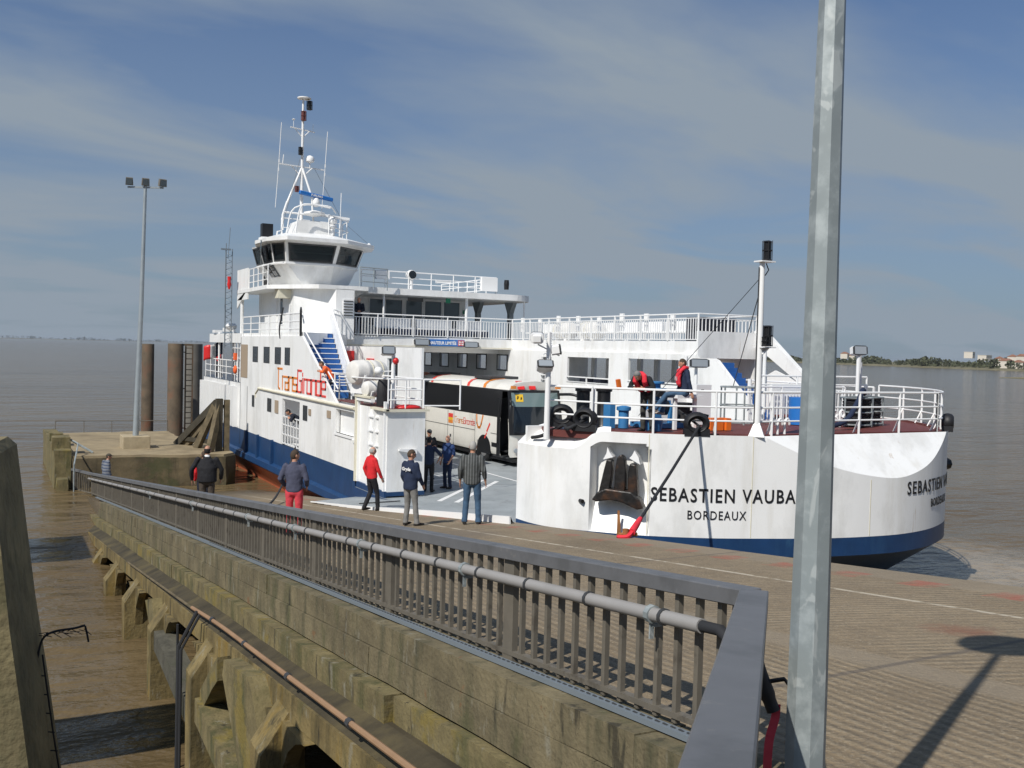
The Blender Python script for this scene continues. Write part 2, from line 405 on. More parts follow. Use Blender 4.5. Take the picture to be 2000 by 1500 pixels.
# ------------------------------------------------------------------ the setting
def water_material():
    m = bpy.data.materials.new('river_water'); m.use_nodes = True; nt = m.node_tree; nd = nt.nodes; ln = nt.links; b = nd['Principled BSDF']
    b.inputs['Roughness'].default_value = .10; b.inputs['IOR'].default_value = 1.33; b.inputs['Specular IOR Level'].default_value = .14
    tc = nd.new('ShaderNodeTexCoord')
    def noise(scale, rot, sc, det=4, rough=.55):
        mp = nd.new('ShaderNodeMapping'); mp.inputs['Rotation'].default_value = (0, 0, R(rot)); mp.inputs['Scale'].default_value = sc
        ln.new(tc.outputs['Object'], mp.inputs[0]); n = nd.new('ShaderNodeTexNoise'); n.inputs['Scale'].default_value = scale; n.inputs['Detail'].default_value = det; n.inputs['Roughness'].default_value = rough
        ln.new(mp.outputs[0], n.inputs['Vector']); return n.outputs['Fac']
    a = noise(.28, 28, (.45, 1.1, 1), 3); c = noise(1.5, 15, (.6, 1.1, 1), 4); e = noise(6, 40, (.8, 1.1, 1), 3)
    def mul(x, k):
        q = nd.new('ShaderNodeMath'); q.operation = 'MULTIPLY'; ln.new(x, q.inputs[0]); q.inputs[1].default_value = k; return q.outputs[0]
    def add(x, y):
        q = nd.new('ShaderNodeMath'); ln.new(x, q.inputs[0]); ln.new(y, q.inputs[1]); return q.outputs[0]
    h = add(add(mul(a, 1.0), mul(c, .26)), mul(e, .035))
    bp = nd.new('ShaderNodeBump'); bp.inputs['Strength'].default_value = 1.0; bp.inputs['Distance'].default_value = .62
    ln.new(h, bp.inputs['Height']); ln.new(bp.outputs[0], b.inputs['Normal'])
    # silt patches
    p = noise(.05, 20, (.5, 1.4, 1), 5)
    mr = nd.new('ShaderNodeMapRange'); mr.inputs[1].default_value = .35; mr.inputs[2].default_value = .65; ln.new(p, mr.inputs[0])
    mx = nd.new('ShaderNodeMix'); mx.data_type = 'RGBA'; ln.new(mr.outputs[0], mx.inputs[0]); mx.inputs[6].default_value = (.112, .079, .039, 1); mx.inputs[7].default_value = (.150, .110, .058, 1)
    # foam where the screws churn beside the bow and small flecks
    def foam(cx, cy, rx, ry, lo, hi, sc):
        mp = nd.new('ShaderNodeMapping'); mp.vector_type = 'TEXTURE'; mp.inputs['Location'].default_value = (cx, cy, WATER_Z); mp.inputs['Rotation'].default_value = (0, 0, R(-35)); mp.inputs['Scale'].default_value = (rx, ry, 1)
        ln.new(tc.outputs['Object'], mp.inputs[0]); g = nd.new('ShaderNodeTexGradient'); g.gradient_type = 'SPHERICAL'; ln.new(mp.outputs[0], g.inputs[0])
        n = noise(sc, 0, (1, 1, 1), 8, .7)
        q = nd.new('ShaderNodeMath'); q.operation = 'MULTIPLY'; ln.new(g.outputs['Fac'], q.inputs[0]); ln.new(n, q.inputs[1]); s = q.outputs[0]
        r = nd.new('ShaderNodeMapRange'); r.inputs[1].default_value = lo; r.inputs[2].default_value = hi; ln.new(s, r.inputs[0]); return r.outputs[0]
    f1 = foam(27.0, 19.5, 6.5, 9.0, .16, .42, 1.6)
    m2 = nd.new('ShaderNodeMix'); m2.data_type = 'RGBA'; ln.new(f1, m2.inputs[0]); ln.new(mx.outputs[2], m2.inputs[6]); m2.inputs[7].default_value = (.30, .25, .185, 1)
    ln.new(m2.outputs[2], b.inputs['Base Color'])
    MATS['river_water'] = m
water_material()

def slip_material():
    m = bpy.data.materials.new('slipway_concrete'); m.use_nodes = True; nt = m.node_tree; nd = nt.nodes; ln = nt.links; b = nd['Principled BSDF']
    tc = nd.new('ShaderNodeTexCoord'); sp = nd.new('ShaderNodeSeparateXYZ'); ln.new(tc.outputs['Object'], sp.inputs[0])
    def math(op, x, y=None, z=None):
        q = nd.new('ShaderNodeMath'); q.operation = op
        for i, k in enumerate((x, y, z)):
            if k is None: continue
            if isinstance(k, (int, float)): q.inputs[i].default_value = k
            else: ln.new(k, q.inputs[i])
        return q.outputs[0]
    def noise(scale, det=6, rough=.6, vec=None):
        n = nd.new('ShaderNodeTexNoise'); n.inputs['Scale'].default_value = scale; n.inputs['Detail'].default_value = det; n.inputs['Roughness'].default_value = rough
        ln.new(vec or tc.outputs['Object'], n.inputs['Vector']); return n.outputs['Fac']
    def ramp(x, a, c, lo=0.0, hi=1.0):
        r = nd.new('ShaderNodeMapRange'); r.inputs[1].default_value = a; r.inputs[2].default_value = c; r.inputs[3].default_value = lo; r.inputs[4].default_value = hi; ln.new(x, r.inputs[0]); return r.outputs[0]
    def mix(f, c1, c2):
        x = nd.new('ShaderNodeMix'); x.data_type = 'RGBA'; ln.new(f, x.inputs[0])
        for i, c in ((6, c1), (7, c2)):
            if isinstance(c, tuple): x.inputs[i].default_value = (*c, 1)
            else: ln.new(c, x.inputs[i])
        return x.outputs[2]
    X, Y, Z = sp.outputs
    warp = math('ADD', math('MULTIPLY', noise(.7, 2), .10), math('MULTIPLY', noise(9, 3), .022))
    # grooves: outer bay raked diagonally, inner bay raked along the slope
    g1 = math('SINE', math('MULTIPLY', math('ADD', math('ADD', math('MULTIPLY', X, .55), math('MULTIPLY', Y, .95)), warp), 44))
    g2 = math('SINE', math('MULTIPLY', math('ADD', math('ADD', math('MULTIPLY', X, .97), math('MULTIPLY', Y, -.12)), warp), 62))
    bay = ramp(X, 6.38, 6.42)
    gm = nd.new('ShaderNodeMix'); ln.new(bay, gm.inputs[0]); ln.new(g2, gm.inputs[2]); ln.new(g1, gm.inputs[3]); g = gm.outputs[0]
    strip = math('MULTIPLY', ramp(X, 5.95, 6.05), ramp(X, 6.42, 6.34))
    strip = math('MAXIMUM', strip, ramp(X, 9.75, 9.8))
    worn = math('MULTIPLY', ramp(noise(.9, 5), .42, .6, .35, 1), ramp(noise(14, 4), .35, .6, .25, 1.1))
    g = math('MULTIPLY', math('MULTIPLY', g, math('SUBTRACT', 1, strip)), worn)
    base = mix(ramp(noise(.45, 8, .62), .32, .68), (.180, .134, .080), (.298, .228, .142))
    base = mix(ramp(noise(5, 6, .7), .35, .7, 0, .55), base, (.125, .10, .068))
    base = mix(ramp(noise(38, 2), .56, .66, 0, .55), base, (.36, .30, .215))
    base = mix(ramp(noise(31, 2), .60, .68, 0, .6), base, (.11, .095, .075))
    base = mix(ramp(g, .0, 1, 0, .42), base, (.34, .28, .195)); base = mix(ramp(g, -.1, -1, 0, .35), base, (.10, .08, .055))
    base = mix(math('MULTIPLY', strip, .5), base, (.27, .225, .165))
    # pale broken joint along the outer lane, cross joints
    jx = math('ABSOLUTE', math('SUBTRACT', math('ADD', X, math('MULTIPLY', warp, .15)), 8.72))
    j = math('MULTIPLY', ramp(jx, .05, .02), ramp(noise(3.5, 5), .42, .5, .15, .9))
    base = mix(j, base, (.50, .44, .34))
    cy = math('ABSOLUTE', math('SUBTRACT', math('FRACT', math('DIVIDE', math('ADD', Y, 1.3), 6.5)), .5))
    base = mix(ramp(cy, .492, .497, 0, .75), base, (.12, .10, .08))
    # faded red edge dashes
    dash = math('MULTIPLY', math('MULTIPLY', ramp(X, 9.55, 9.57), ramp(X, 9.98, 9.96)), math('GREATER_THAN', math('FRACT', math('DIVIDE', Y, 1.15)), .58))
    base = mix(math('MULTIPLY', dash, ramp(noise(4, 5), .36, .62, .0, .6)), base, (.36, .085, .055))
    # rust stain patches
    def spot(cx, cy_, r, c, k):
        nonlocal base
        d = math('SQRT', math('ADD', math('POWER', math('SUBTRACT', X, cx), 2), math('POWER', math('MULTIPLY', math('SUBTRACT', Y, cy_), .7), 2)))
        base = mix(ramp(math('ADD', d, math('MULTIPLY', noise(6, 5), .5)), r + .25, r * .3 + .2, 0, k), base, c)
    spot(7.75, 5.75, .32, (.20, .085, .05), .75); spot(6.9, 12.5, .6, (.12, .10, .08), .5); spot(8.4, 17.5, .9, (.15, .125, .1), .5); spot(5.0, 9.0, .5, (.13, .11, .085), .5)
    # wet and silty below the tide line
    wet = ramp(math('ADD', Z, math('MULTIPLY', noise(.8, 5), .5)), 3.15, 2.45)
    base = mix(wet, base, (.115, .088, .052))
    ln.new(base, b.inputs['Base Color'])
    ro = math('SUBTRACT', .92, math('MULTIPLY', wet, .55)); ln.new(ro, b.inputs['Roughness'])
    hh = math('ADD', math('ADD', math('MULTIPLY', g, .30), math('MULTIPLY', noise(26, 4), .9)), math('MULTIPLY', noise(3, 4), .9))
    bp = nd.new('ShaderNodeBump'); bp.inputs['Strength'].default_value = .85; bp.inputs['Distance'].default_value = .025; ln.new(hh, bp.inputs['Height']); ln.new(bp.outputs[0], b.inputs['Normal'])
    MATS['slipway_concrete'] = m
slip_material()

# water: one sheet to the horizon, finer close by
w = MB(); w.add([(-22000, -6000, WATER_Z), (22000, -6000, WATER_Z), (22000, 24000, WATER_Z), (-22000, 24000, WATER_Z)], [(0, 1, 2, 3)])
tag(w.build('water', 'river_water'), kind='structure')

def rough(o, amount, size, sub=0, edge=None):
    """chips and wobble in the surface of a concrete block (real displacement)"""
    me = o.data; bm = bmesh.new(); bm.from_mesh(me)
    bmesh.ops.subdivide_edges(bm, edges=[e for e in bm.edges if e.calc_length() > size], cuts=1, use_grid_fill=True)
    for _ in range(sub):
        bmesh.ops.subdivide_edges(bm, edges=[e for e in bm.edges if e.calc_length() > size], cuts=1, use_grid_fill=True)
    bmesh.ops.triangulate(bm, faces=[f for f in bm.faces if len(f.verts) > 4])
    from mathutils import noise as N
    for v in bm.verts:
        p = v.co
        d = Vector((N.noise(p * 1.9 + Vector((3, 0, 0))), N.noise(p * 1.9 + Vector((0, 7, 0))), N.noise(p * 1.9 + Vector((0, 0, 9)))))
        e = Vector((N.noise(p * 6.1 + Vector((3, 0, 0))), N.noise(p * 6.1 + Vector((0, 7, 0))), N.noise(p * 6.1 + Vector((0, 0, 9)))))
        v.co = p + d * amount + e * amount * .6
    bm.to_mesh(me); bm.free(); me.update(); return o

# slipway slab: falls away from the camera into the river
SL = MB(); us = [-14 + i * 2 for i in range(41)]
SL.prism([(-14, ramp_z(-14)), (66, ramp_z(66)), (66, ramp_z(66) - .55), (-14, ramp_z(-14) - .55)], 'x', 3.35, 10.42)
tag(SL.build('slipway', 'slipway_concrete'), kind='structure')
q = MB(); q.box(-9, 3.3, -14, 1.2, 5.9, 6.55)
tag(q.build('quay', 'concrete'), kind='structure')

# the pier side: kerb, ledge, spandrel, piles, ties
pier = thing('pier', 'weathered concrete pier wall with piles standing in the brown water under the grey railing', 'pier', (3, 20, 2))
def sloped(mb, x0, x1, u0, u1, a, b):
    return mb.prism([(u0, ramp_z(u0) + a), (u1, ramp_z(u1) + a), (u1, ramp_z(u1) + b), (u0, ramp_z(u0) + b)], 'x', x0, x1)
b = MB(); u = 1.0
cuts = [1.0, 4.55, 8.6, 13.1, 17.2, 22.4, 27.0, 31.5, 36.6]
for i in range(len(cuts) - 1):
    sloped(b, 3.28 + .006 * (i % 3), 3.66, cuts[i], cuts[i + 1] - .012, -.16, .088 + .006 * (i % 2)); sloped(b, 3.268 + .006 * (i % 2), 3.66, cuts[i] + .4, cuts[i + 1] + .39, -.43, -.168)
o = b.build('kerb_beam', 'concrete', pier); rough(o, .009, .30, 2)
b = MB(); cuts = [1.0, 5.6, 8.15, 14.5, 20.0, 25.1, 31.0, 37.5, 44.0, 62]
for i in range(len(cuts) - 1):
    if i == 1: continue
    sloped(b, 3.12 + .012 * (i % 2), 3.66, cuts[i], cuts[i + 1] - .02, -.72, -.452)
sloped(b, 3.20, 3.66, 5.57, 8.12, -.72, -.46)
o = b.build('ledge_beam', 'concrete_moss', pier); rough(o, .012, .30, 2)
b = MB()
def tilt(mb, prof, u0, u1):
    n = len(prof); vs = [(x, u, ramp_z(u) + h) for u in (u0, u1) for x, h in prof]
    return mb.add(vs, [tuple(range(n)), tuple(range(n, 2 * n))[::-1]] + [(i, n + i, n + (i + 1) % n, (i + 1) % n) for i in range(n)])
tilt(b, [(3.15, -.82), (2.80, -.82), (2.80, -1.10), (3.15, -1.10)], .5, 62); o = b.build('spandrel_beam', 'concrete_wet', pier); rough(o, .012, .5, 3)
b = MB(); tilt(b, [(3.5, -.70), (3.14, -.70), (2.83, -.815), (3.5, -.815)], .5, 62); o = b.build('dark_slope', 'slope_dark', pier); rough(o, .008, .5, 2)  # dark brown sloping strip between ledge and spandrel
PILES = [2.3, 6.33, 10.36, 14.39, 18.42, 22.4, 26.4, 30.42, 34.4]
for u in PILES:
    b = MB(); zt = ramp_z(u) - 1.0
    b.prism([(2.50, -1.5), (2.98, -1.5), (2.98, zt), (2.79, zt), (2.50, zt - .42)], 'y', u - .235, u + .235)
    for sg in (-1, 1):
        ub = u + sg * .22; arch = [(ub, ramp_z(ub) - 1.10)] + [(ub + sg * .85 * math.sin(R(a)), ramp_z(ub + sg * .85 * math.sin(R(a))) - 2.0 + .85 * (1 - (1 - math.sin(R(a))) ** 2) ** .5) for a in (90, 60, 38, 20, 8, 0)]
        b.prism(arch, 'x', 2.72, 2.88)
    o = b.build('pile', 'concrete_wet', pier); rough(o, .012, .45, 2)
b = MB()
for u in PILES[:-2]:
    for x in (6.4, 9.6):
        b.box(x - .24, x + .24, u - .24, u + .24, -2, ramp_z(u) - .5)
    b.box(3.55, 10.1, u - .2, u + .2, ramp_z(u) - 1.05, ramp_z(u) - .5)
MB().prism([(.8, ramp_z(.8) - .56), (40, ramp_z(40) - .56), (40, -2), (.8, -2)], 'x', 4.9, 5.15).build('void_backing', 'concrete_dark', pier)  # backing added behind the piles so the openings stay dark
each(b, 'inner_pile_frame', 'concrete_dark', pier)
for i, (u0, u1) in enumerate(((18.3, 14.5), (14.3, 10.5), (10.2, 6.5), (6.1, 2.5))):
    b = MB(); z0, z1 = (3.1, 2.92) if i == 0 else (3.22, 3.0)
    b.bar((2.72, u0, z0), (2.72, u1, z1), .34, .34)
    o = b.build('tie_beam', 'concrete_dark' if i == 0 else 'concrete_moss', pier); rough(o, .008, .4, 1)  # shade on the first tie is put into its darker concrete
b = MB(); b.prism([(12.55, 4.2), (12.5, 4.42), (11.2, 4.6), (11.0, 4.5), (8.9, 2.3), (10.2, 2.2)], 'x', 2.60, 2.90); b.prism([(14.35, 3.35), (13.0, 4.30), (13.0, 3.98), (14.2, 3.12)], 'x', 2.62, 2.92); b.prism([(8.4, 4.6), (7.4, 5.0), (6.9, 4.9), (4.9, 2.6), (6.0, 2.4)], 'x', 2.60, 2.90); b.prism([(19.9, 3.4), (19.0, 3.65), (18.5, 3.0), (18.5, 2.6)], 'x', 2.62, 2.92)
[rough(o, .008, .4, 1) for o in each(b, 'diagonal_strut', 'concrete_moss', pier)]

# orange service pipe clipped along the beam and the dark downpipes
pt = smoothline([(2.75, u, ramp_z(u) - .60 - .05 * (u > 14)) for u in (2, 5, 8, 11, 13.5, 15.6)], 4)
p = thing('service_pipe', 'long orange pipe strung along the wet beam below the railing', 'pipe', (2.75, 8, 5))
MB().tube(pt, .028, 8).build('pipe', 'pipe_orange', p, 40)
MB().tube(smoothline([(2.75, u, ramp_z(u) - .65 - .010 * (u - 15)) for u in (15.6, 18.2, 21, 23.8)], 4), .022, 8).build('grey_pipe', 'timber', p, 40)
b = MB()
for u in (4, 6, 8, 10, 12, 14): b.lathe((2.75, u, ramp_z(u) - .605), [(.042, -.04), (.045, 0), (.042, .04)], 8, 'y')
each(b, 'clip', 'dark_grey', p)
b = MB(); b.tube([(2.72, 15.0, 4.4), (2.46, 15.0, 3.9), (2.44, 15.0, .5)], .03, 7); b.tube([(2.72, 14.8, 4.4), (2.46, 14.8, 3.9), (2.45, 14.8, .5)], .022, 7); b.tube([(2.46, 15.12, 4.2), (2.46, 15.12, .5)], .02, 7)
tag(b.build('downpipe', 'rope_black', None, 40), 'dark cluster of drain pipes running down a pile into the water', 'pipes')

# far end platform
pf = thing('platform', 'low concrete platform at the foot of the slipway carrying the floodlight mast', 'platform', (6, 50, 2))
b = MB(); b.prism([(2.55, 45.9), (9.3, 44.9), (9.9, 45.6), (9.9, 49.5), (8.7, 52), (8.7, 57.5), (2.9, 57.5), (2.55, 52)], 'z', -1, 3.30)
o = b.build('slab', 'concrete_tidal', pf); rough(o, .05, 1.0, 2)
b = MB(); b.prism([(2.6, 45.95), (9.25, 44.98), (9.8, 45.6), (9.8, 49.5), (8.65, 52), (8.65, 57.4), (2.95, 57.4), (2.6, 52)], 'z', 3.25, 3.4); o = b.build('top_slab', 'platform_top', pf); rough(o, .035, 1.0, 2)
b = MB(); b.box(2.3, 2.95, 45.8, 57, -1, 3.65); b.box(2.25, 2.95, 46.6, 47.5, 3.6, 4.15); b.box(2.3, 2.9, 50.2, 51, 3.6, 4.0); b.box(2.35, 2.8, 45, 45.8, -1, 2.5)
o = b.build('side_wall', 'concrete_moss', pf); rough(o, .05, .8, 2)
b = MB(); b.tube([(2.9, 57.2, 4.05), (8.6, 57.2, 4.0)], .025, 6)
for x in (2.9, 4.3, 5.7, 7.1, 8.6): b.tube([(x, 57.2, 3.4), (x, 57.2, 4.05)], .02, 6)
b.build('handrail', 'bar_grey', pf)
b = MB(); b.tube([(2.8, 47.3, 4.1), (3.25, 46.2, 3.9), (3.0, 44.8, 3.15), (3.0, 44.8, 1.7)], .035, 6); b.tube([(2.8, 47.4, 4.1), (3.9, 46.8, 3.42)], .05, 6)
b.build('bent_rail', 'galvanised', pf)

# steel mooring piles out in the river
def steel_pile(x, y, r, zt, m, label):
    b = MB(); b.lathe((x, y, 0), [(r, -3), (r, zt - .02), (r * .97, zt), (r * .85, zt), (r * .85, zt - .3)], 24)
    return tag(b.build('mooring_pile', m, None, 40), label, 'mooring pile', 'steel mooring piles beyond the platform')
steel_pile(9.2, 69.9, .40, 8.25, 'rusty_steel', 'rusty tubular mooring pile nearest the floodlight mast, standing alone in the river')
steel_pile(10.05, 63.9, .47, 8.33, 'rusty_steel', 'rusty red tubular mooring pile with a ladder on its side')
steel_pile(12.65, 72.6, .62, 8.33, 'pile_grey', 'thick smooth grey mooring pile close to the ferry end')
ld = MB(); 
for x in (10.66, 11.08): ld.bar((x, 63.9, 1), (x, 63.9, 8.25), .07, .10, (0, 1, 0))
for k in range(20): ld.bar((10.66, 63.9, 1.6 + k * .34), (11.08, 63.9, 1.6 + k * .34), .05)
ld.bar((10.1, 63.9, 8.27), (11.1, 63.9, 8.27), .12)
for z in (3, 5.5, 7.8): ld.bar((10.3, 63.9, z), (10.66, 63.9, z), .06)
tag(ld.build('pile_ladder', 'rusty_steel'), 'narrow steel ladder fixed beside the rusty red mooring pile', 'ladder')

# timber fender dolphin at the platform corner
td = thing('timber_fender', 'dark timber fender post braced by slanting beams on the platform corner', 'fender', (9.3, 46.6, 3.4))
b = MB(); b.bar((9.25, 46.3, 2.2), (9.25, 46.3, 5.85), .30, .30, (0, 1, 0)); o = b.build('post', 'timber_dark', td); rough(o, .008, .4, 1)
b = MB(); b.bar((9.60, 46.3, 2.0), (9.60, 46.3, 5.80), .24, .26, (0, 1, 0)); o = b.build('outer_post', 'timber', td); rough(o, .008, .4, 1)
for a, c, m_ in (((9.2, 46.5, 5.65), (7.95, 50.0, 3.35), 'timber_dark'), ((9.2, 46.7, 5.3), (8.3, 49.5, 3.35), 'timber'), ((9.3, 46.35, 5.6), (8.75, 45.9, 3.35), 'timber'), ((9.15, 46.6, 5.5), (8.55, 48.0, 3.35), 'timber')):
    b = MB(); b.bar(a, c, .22, .34, (0, 0, 1)); o = b.build('brace', m_, td); rough(o, .012, .4, 1)
b = MB(); b.bar((8.2, 49.4, 3.75), (9.3, 46.5, 3.75), .2, .2); o = b.build('rail_beam', 'timber_dark', td)

# floodlight mast on its concrete block
fl = thing('floodlight_mast', 'tall slim galvanised mast with three floodlights on a pale concrete block', 'light mast', (5.9, 48.7, 3.4))
MB().box(5.28, 6.48, 48.1, 49.4, 3.3, 3.98).build('concrete_block', 'concrete_pale', fl, mods=(('BEVEL', dict(width=.02)),))
b = MB(); b.tube([(5.9, 48.7, 3.9), (6.08, 48.7, 10), (6.2, 48.7, 15.72)], [.14, .105, .075], 10); b.build('pole', 'steel_pole', fl, 50)
MB().bar((5.45, 48.95, 15.62), (6.98, 48.45, 15.66), .07, .08).build('crossarm', 'steel_pole', fl)
for k, (x, y) in enumerate(((5.52, 48.92), (6.2, 48.7), (6.92, 48.47))):
    b = MB(); b.prism([(-.17, 0), (.17, 0), (.15, .34), (-.15, .34)], 'y', -.12, .14); fix_mb(b, lambda p, x=x, y=y: Vector((x, y, 15.72)) + Matrix.Rotation(R(-8 + 8 * k), 3, 'Z') @ (Matrix.Rotation(R(14), 3, 'X') @ p))
    f = b.build('floodlight', 'pile_grey', fl)
    b = MB(); b.box(-.13, .13, -.132, -.122, .04, .30); fix_mb(b, lambda p, x=x, y=y: Vector((x, y, 15.72)) + Matrix.Rotation(R(-8 + 8 * k), 3, 'Z') @ (Matrix.Rotation(R(14), 3, 'X') @ p)); b.build('lens', 'glass_grey', f)

# near galvanised lamp post: octagonal, tapered, its disc lantern above the frame
wk = MB(); wk.box(-7, -.95, 14.1, 15.9, 6.1, 6.5); wk.box(-3.2, -2.4, 14.5, 15.5, -2, 6.1); wk.box(-7, -1.25, 29, 32.6, 6.1, 6.5); wk.box(-3.4, -2.6, 30, 31, -2, 6.1); wk.box(-7, -5.6, 15.9, 29, 6.1, 6.5)  # unseen slabs added left of the frame to cast shadow bands on the water
tag(wk.build('shadow_slabs', 'concrete'), kind='structure')
lp = thing('lamp_post', 'close faceted galvanised lamp post standing in front of the ferry bow', 'lamp post', (2.715, 2.665, 6.35))
b = MB(); n = 8; prof = [(.0765, 0), (.0745, .9), (.030, 5.4)]
vs = [(2.715 + r * math.cos(2 * PI * (j + .28) / n), 2.665 + r * math.sin(2 * PI * (j + .28) / n), 6.3 + h) for r, h in prof for j in range(n)]
b.add(vs, [(i * n + j, i * n + (j + 1) % n, (i + 1) * n + (j + 1) % n, (i + 1) * n + j) for i in range(2) for j in range(n)]); b.build('post', 'galvanised', lp)
b = MB(); b.lathe((2.70, 2.67, 11.55), [(.03, -.1), (.16, -.08), (.18, .02), (.36, .10), (.36, .16), (.20, .26), (.03, .30)], 24); b.build('lantern', 'dark_grey', lp, 40)
b = MB(); b.lathe((2.70, 2.67, 6.33), [(.19, 0), (.19, .04), (.09, .05)], 16); b.build('base_plate', 'galvanised', lp)

# railing along the kerb with the return towards the camera
rl = thing('railing', 'long grey steel railing of flat bars running down the slipway edge', 'railing', (3.57, 4, 6.3))
RX = 3.60
def rz(u): return ramp_z(u) + .092
U0, U1 = 3.98, 44.0
b = MB(); b.prism([(U0 - .03, rz(U0) + .805), (U1, rz(U1) + .805), (U1, rz(U1) + .90), (U0 - .03, rz(U0) + .90)], 'x', RX - .065, RX + .065)
b.build('handrail', 'rail_grey', rl, mods=(('BEVEL', dict(width=.006)),))
posts = [4.0] + [6.68 + 2.62 * k for k in range(15)]
for u in posts:
    b = MB(); b.bar((RX, u, rz(u) - .03), (RX, u, rz(u) + .81), .16, .05, (1, 0, 0)); b.build('post', 'bar_grey', rl)
pp = posts + [U1]
for i in range(len(pp) - 1):
    b = MB(); n = max(2, round((pp[i + 1] - pp[i]) / .19))
    for k in range(1, n):
        u = pp[i] + (pp[i + 1] - pp[i]) * k / n; b.box(RX - .018, RX + .018, u - .019, u + .019, rz(u) + .02, rz(u) + .81)
    b.prism([(pp[i], rz(pp[i]) + .05), (pp[i + 1], rz(pp[i + 1]) + .05), (pp[i + 1], rz(pp[i + 1]) + .085), (pp[i], rz(pp[i]) + .085)], 'x', RX - .03, RX + .03)
    b.build('bar_panel', 'bar_grey', rl)
F0 = Vector((RX, 44.0, rz(44) + .852)); F1 = Vector((2.66, 46.9, 2.82)); b = MB(); b.bar(F0, F1, .13, .09); b.build('end_handrail', 'rail_grey', rl)
b = MB()
for k in range(1, 17): p = F0.lerp(F1, k / 16); b.bar((p.x, p.y, p.z - .04), (p.x, p.y, p.z - .86), .036 if k % 8 else .1, .036, (F1 - F0).xy.to_3d())
b.bar(F0 - Vector((0, 0, .8)), F1 - Vector((0, 0, .84)), .05, .04); b.build('end_bars', 'bar_grey', rl)
E0 = Vector((RX - .01, 3.93, rz(3.93) + .855)); E1 = Vector((.66, .84, 7.69))
b = MB(); b.bar(E0, E1, .15, .085); b.build('return_handrail', 'rail_grey', rl, mods=(('BEVEL', dict(width=.006)),))
dd = (E1 - E0); b = MB()
for k in range(0, 22):
    p = E0 + dd * (.02 + k / 22); b.bar((p.x, p.y, p.z - .04), (p.x, p.y, p.z - .95), .036 if k % 7 else .05, .036 if k % 7 else .13, (dd.x, dd.y, 0))
b.build('return_bars', 'bar_grey', rl)

# cable duct on the bars, tray at their foot
cd = thing('cable_conduit', 'grey plastic conduit clipped along the outside of the railing bars', 'conduit', (3.5, 4, 6.9))
def cz(u): return rz(u) + .66
MB().tube([(RX - .09, u, cz(u)) for u in (4.25, 10, 20, 34, 44)], .043, 12).build('conduit', 'conduit', cd, 40)
b = MB(); u = 4.6
while u < 43:
    b.lathe((RX - .09, u, cz(u)), [(.044, -.014), (.052, -.011), (.052, .011), (.044, .014)], 10, 'y'); u += .82 if u < 20 else 1.6
each(b, 'coupling', 'dark_grey', cd, 40)
b = MB()
for u in (4.72, 7.35, 9.95, 12.55, 15.2, 20, 26):
    b.lathe((RX - .09, u, cz(u)), [(.045, -.02), (.056, -.02), (.056, .02), (.045, .02)], 10, 'y'); b.bar((RX - .09, u, cz(u) - .05), (RX - .09, u, cz(u) - .15), .03, .012); b.bar((RX - .09, u, cz(u) - .07), (RX - .02, u, cz(u) - .07), .02)
each(b, 'clamp', 'galvanised', cd)
b = MB(); b.tube([(RX - .09, 4.25, cz(4.25)), (RX - .09, 4.10, cz(4.10)), (RX - .09, 3.98, cz(3.98) - .06), (RX - .10, 3.90, cz(3.9) - .30)], .034, 10)
b.build('cable', 'rope_black', cd, 40)
sl = MB(); sl.tube(smoothline([(2.90, 3.17, 7.18), (2.915, 3.15, 7.10), (2.94, 3.13, 7.02), (2.965, 3.10, 6.93)], 4), [.018] * 2 + [.036] * 8 + [.030] * 3, 10); sl.tube([(2.94, 3.13, 7.05), (3.0, 3.08, 7.07), (3.01, 3.06, 7.05)], .010, 6)
tag(sl.build('cable_sleeve', 'black_rubber', None, 60), 'thick black rubber sleeve hanging between the grey railing and the lamp post', 'sleeve')
st = MB(); pts = smoothline([(2.975, 3.095, 6.96), (2.965, 3.09, 6.90), (2.935, 3.09, 6.80), (2.92, 3.08, 6.62), (2.89, 3.05, 6.45)], 5)
for a, c in zip(pts, pts[1:]): st.bar(a, c, .012, .036, (.7, -.7, 0))
tag(st.build('strap', 'cloth_pinkred'), 'faded red webbing strap dangling from the black rubber sleeve', 'strap')
b = MB(); b.prism([(3.9, rz(3.9) + .012), (40, rz(40) + .012), (40, rz(40) + .048), (3.9, rz(3.9) + .048)], 'x', RX - .17, RX - .105)
k = 3.95
c2 = MB()
while k < 18:
    c2.box(RX - .144, RX - .131, k, k + .04, rz(k) + .045, rz(k) + .051); k += .075
tr = thing('cable_tray', 'blue grey perforated cable tray lying on the kerb at the foot of the railing', 'cable tray', (3.45, 4, 6.3))
b.build('tray', 'cable_tray', tr); c2.build('slot', 'dark_grey', tr)

# concrete pillar at the left edge, with the old rope ladder
pl = MB(); vs = []
e1 = Vector((.2, .98, 0)); e2 = Vector((.98, -.2, 0))
for z, ins in ((-2, 0), (7.62, 0), (7.68, .05)):
    N_ = Vector((.26 - .126 * (z - 5.23), 7.5, z)); w_ = .9 + .06 * (7.6 - z)
    for a, c in ((N_ - e2 * w_, (1, 1)), (N_, (-1, 1)), (N_ + e1 * 1.0, (-1, -1)), (N_ - e2 * w_ + e1 * 1.0, (1, -1))):
        q = a + e2 * c[0] * ins + e1 * c[1] * ins; vs.append((q.x, q.y, z))
pl.add(vs, [(0, 1, 5, 4), (1, 2, 6, 5), (2, 3, 7, 6), (3, 0, 4, 7), (4, 5, 9, 8), (5, 6, 10, 9), (6, 7, 11, 10), (7, 4, 8, 11), (8, 9, 10, 11), (3, 2, 1, 0)])
o = pl.build('concrete_pillar', 'concrete_pillar'); rough(o, .018, .4, 3)
tag(o, 'tall weathered concrete pillar close at the left edge above the water', 'pillar')
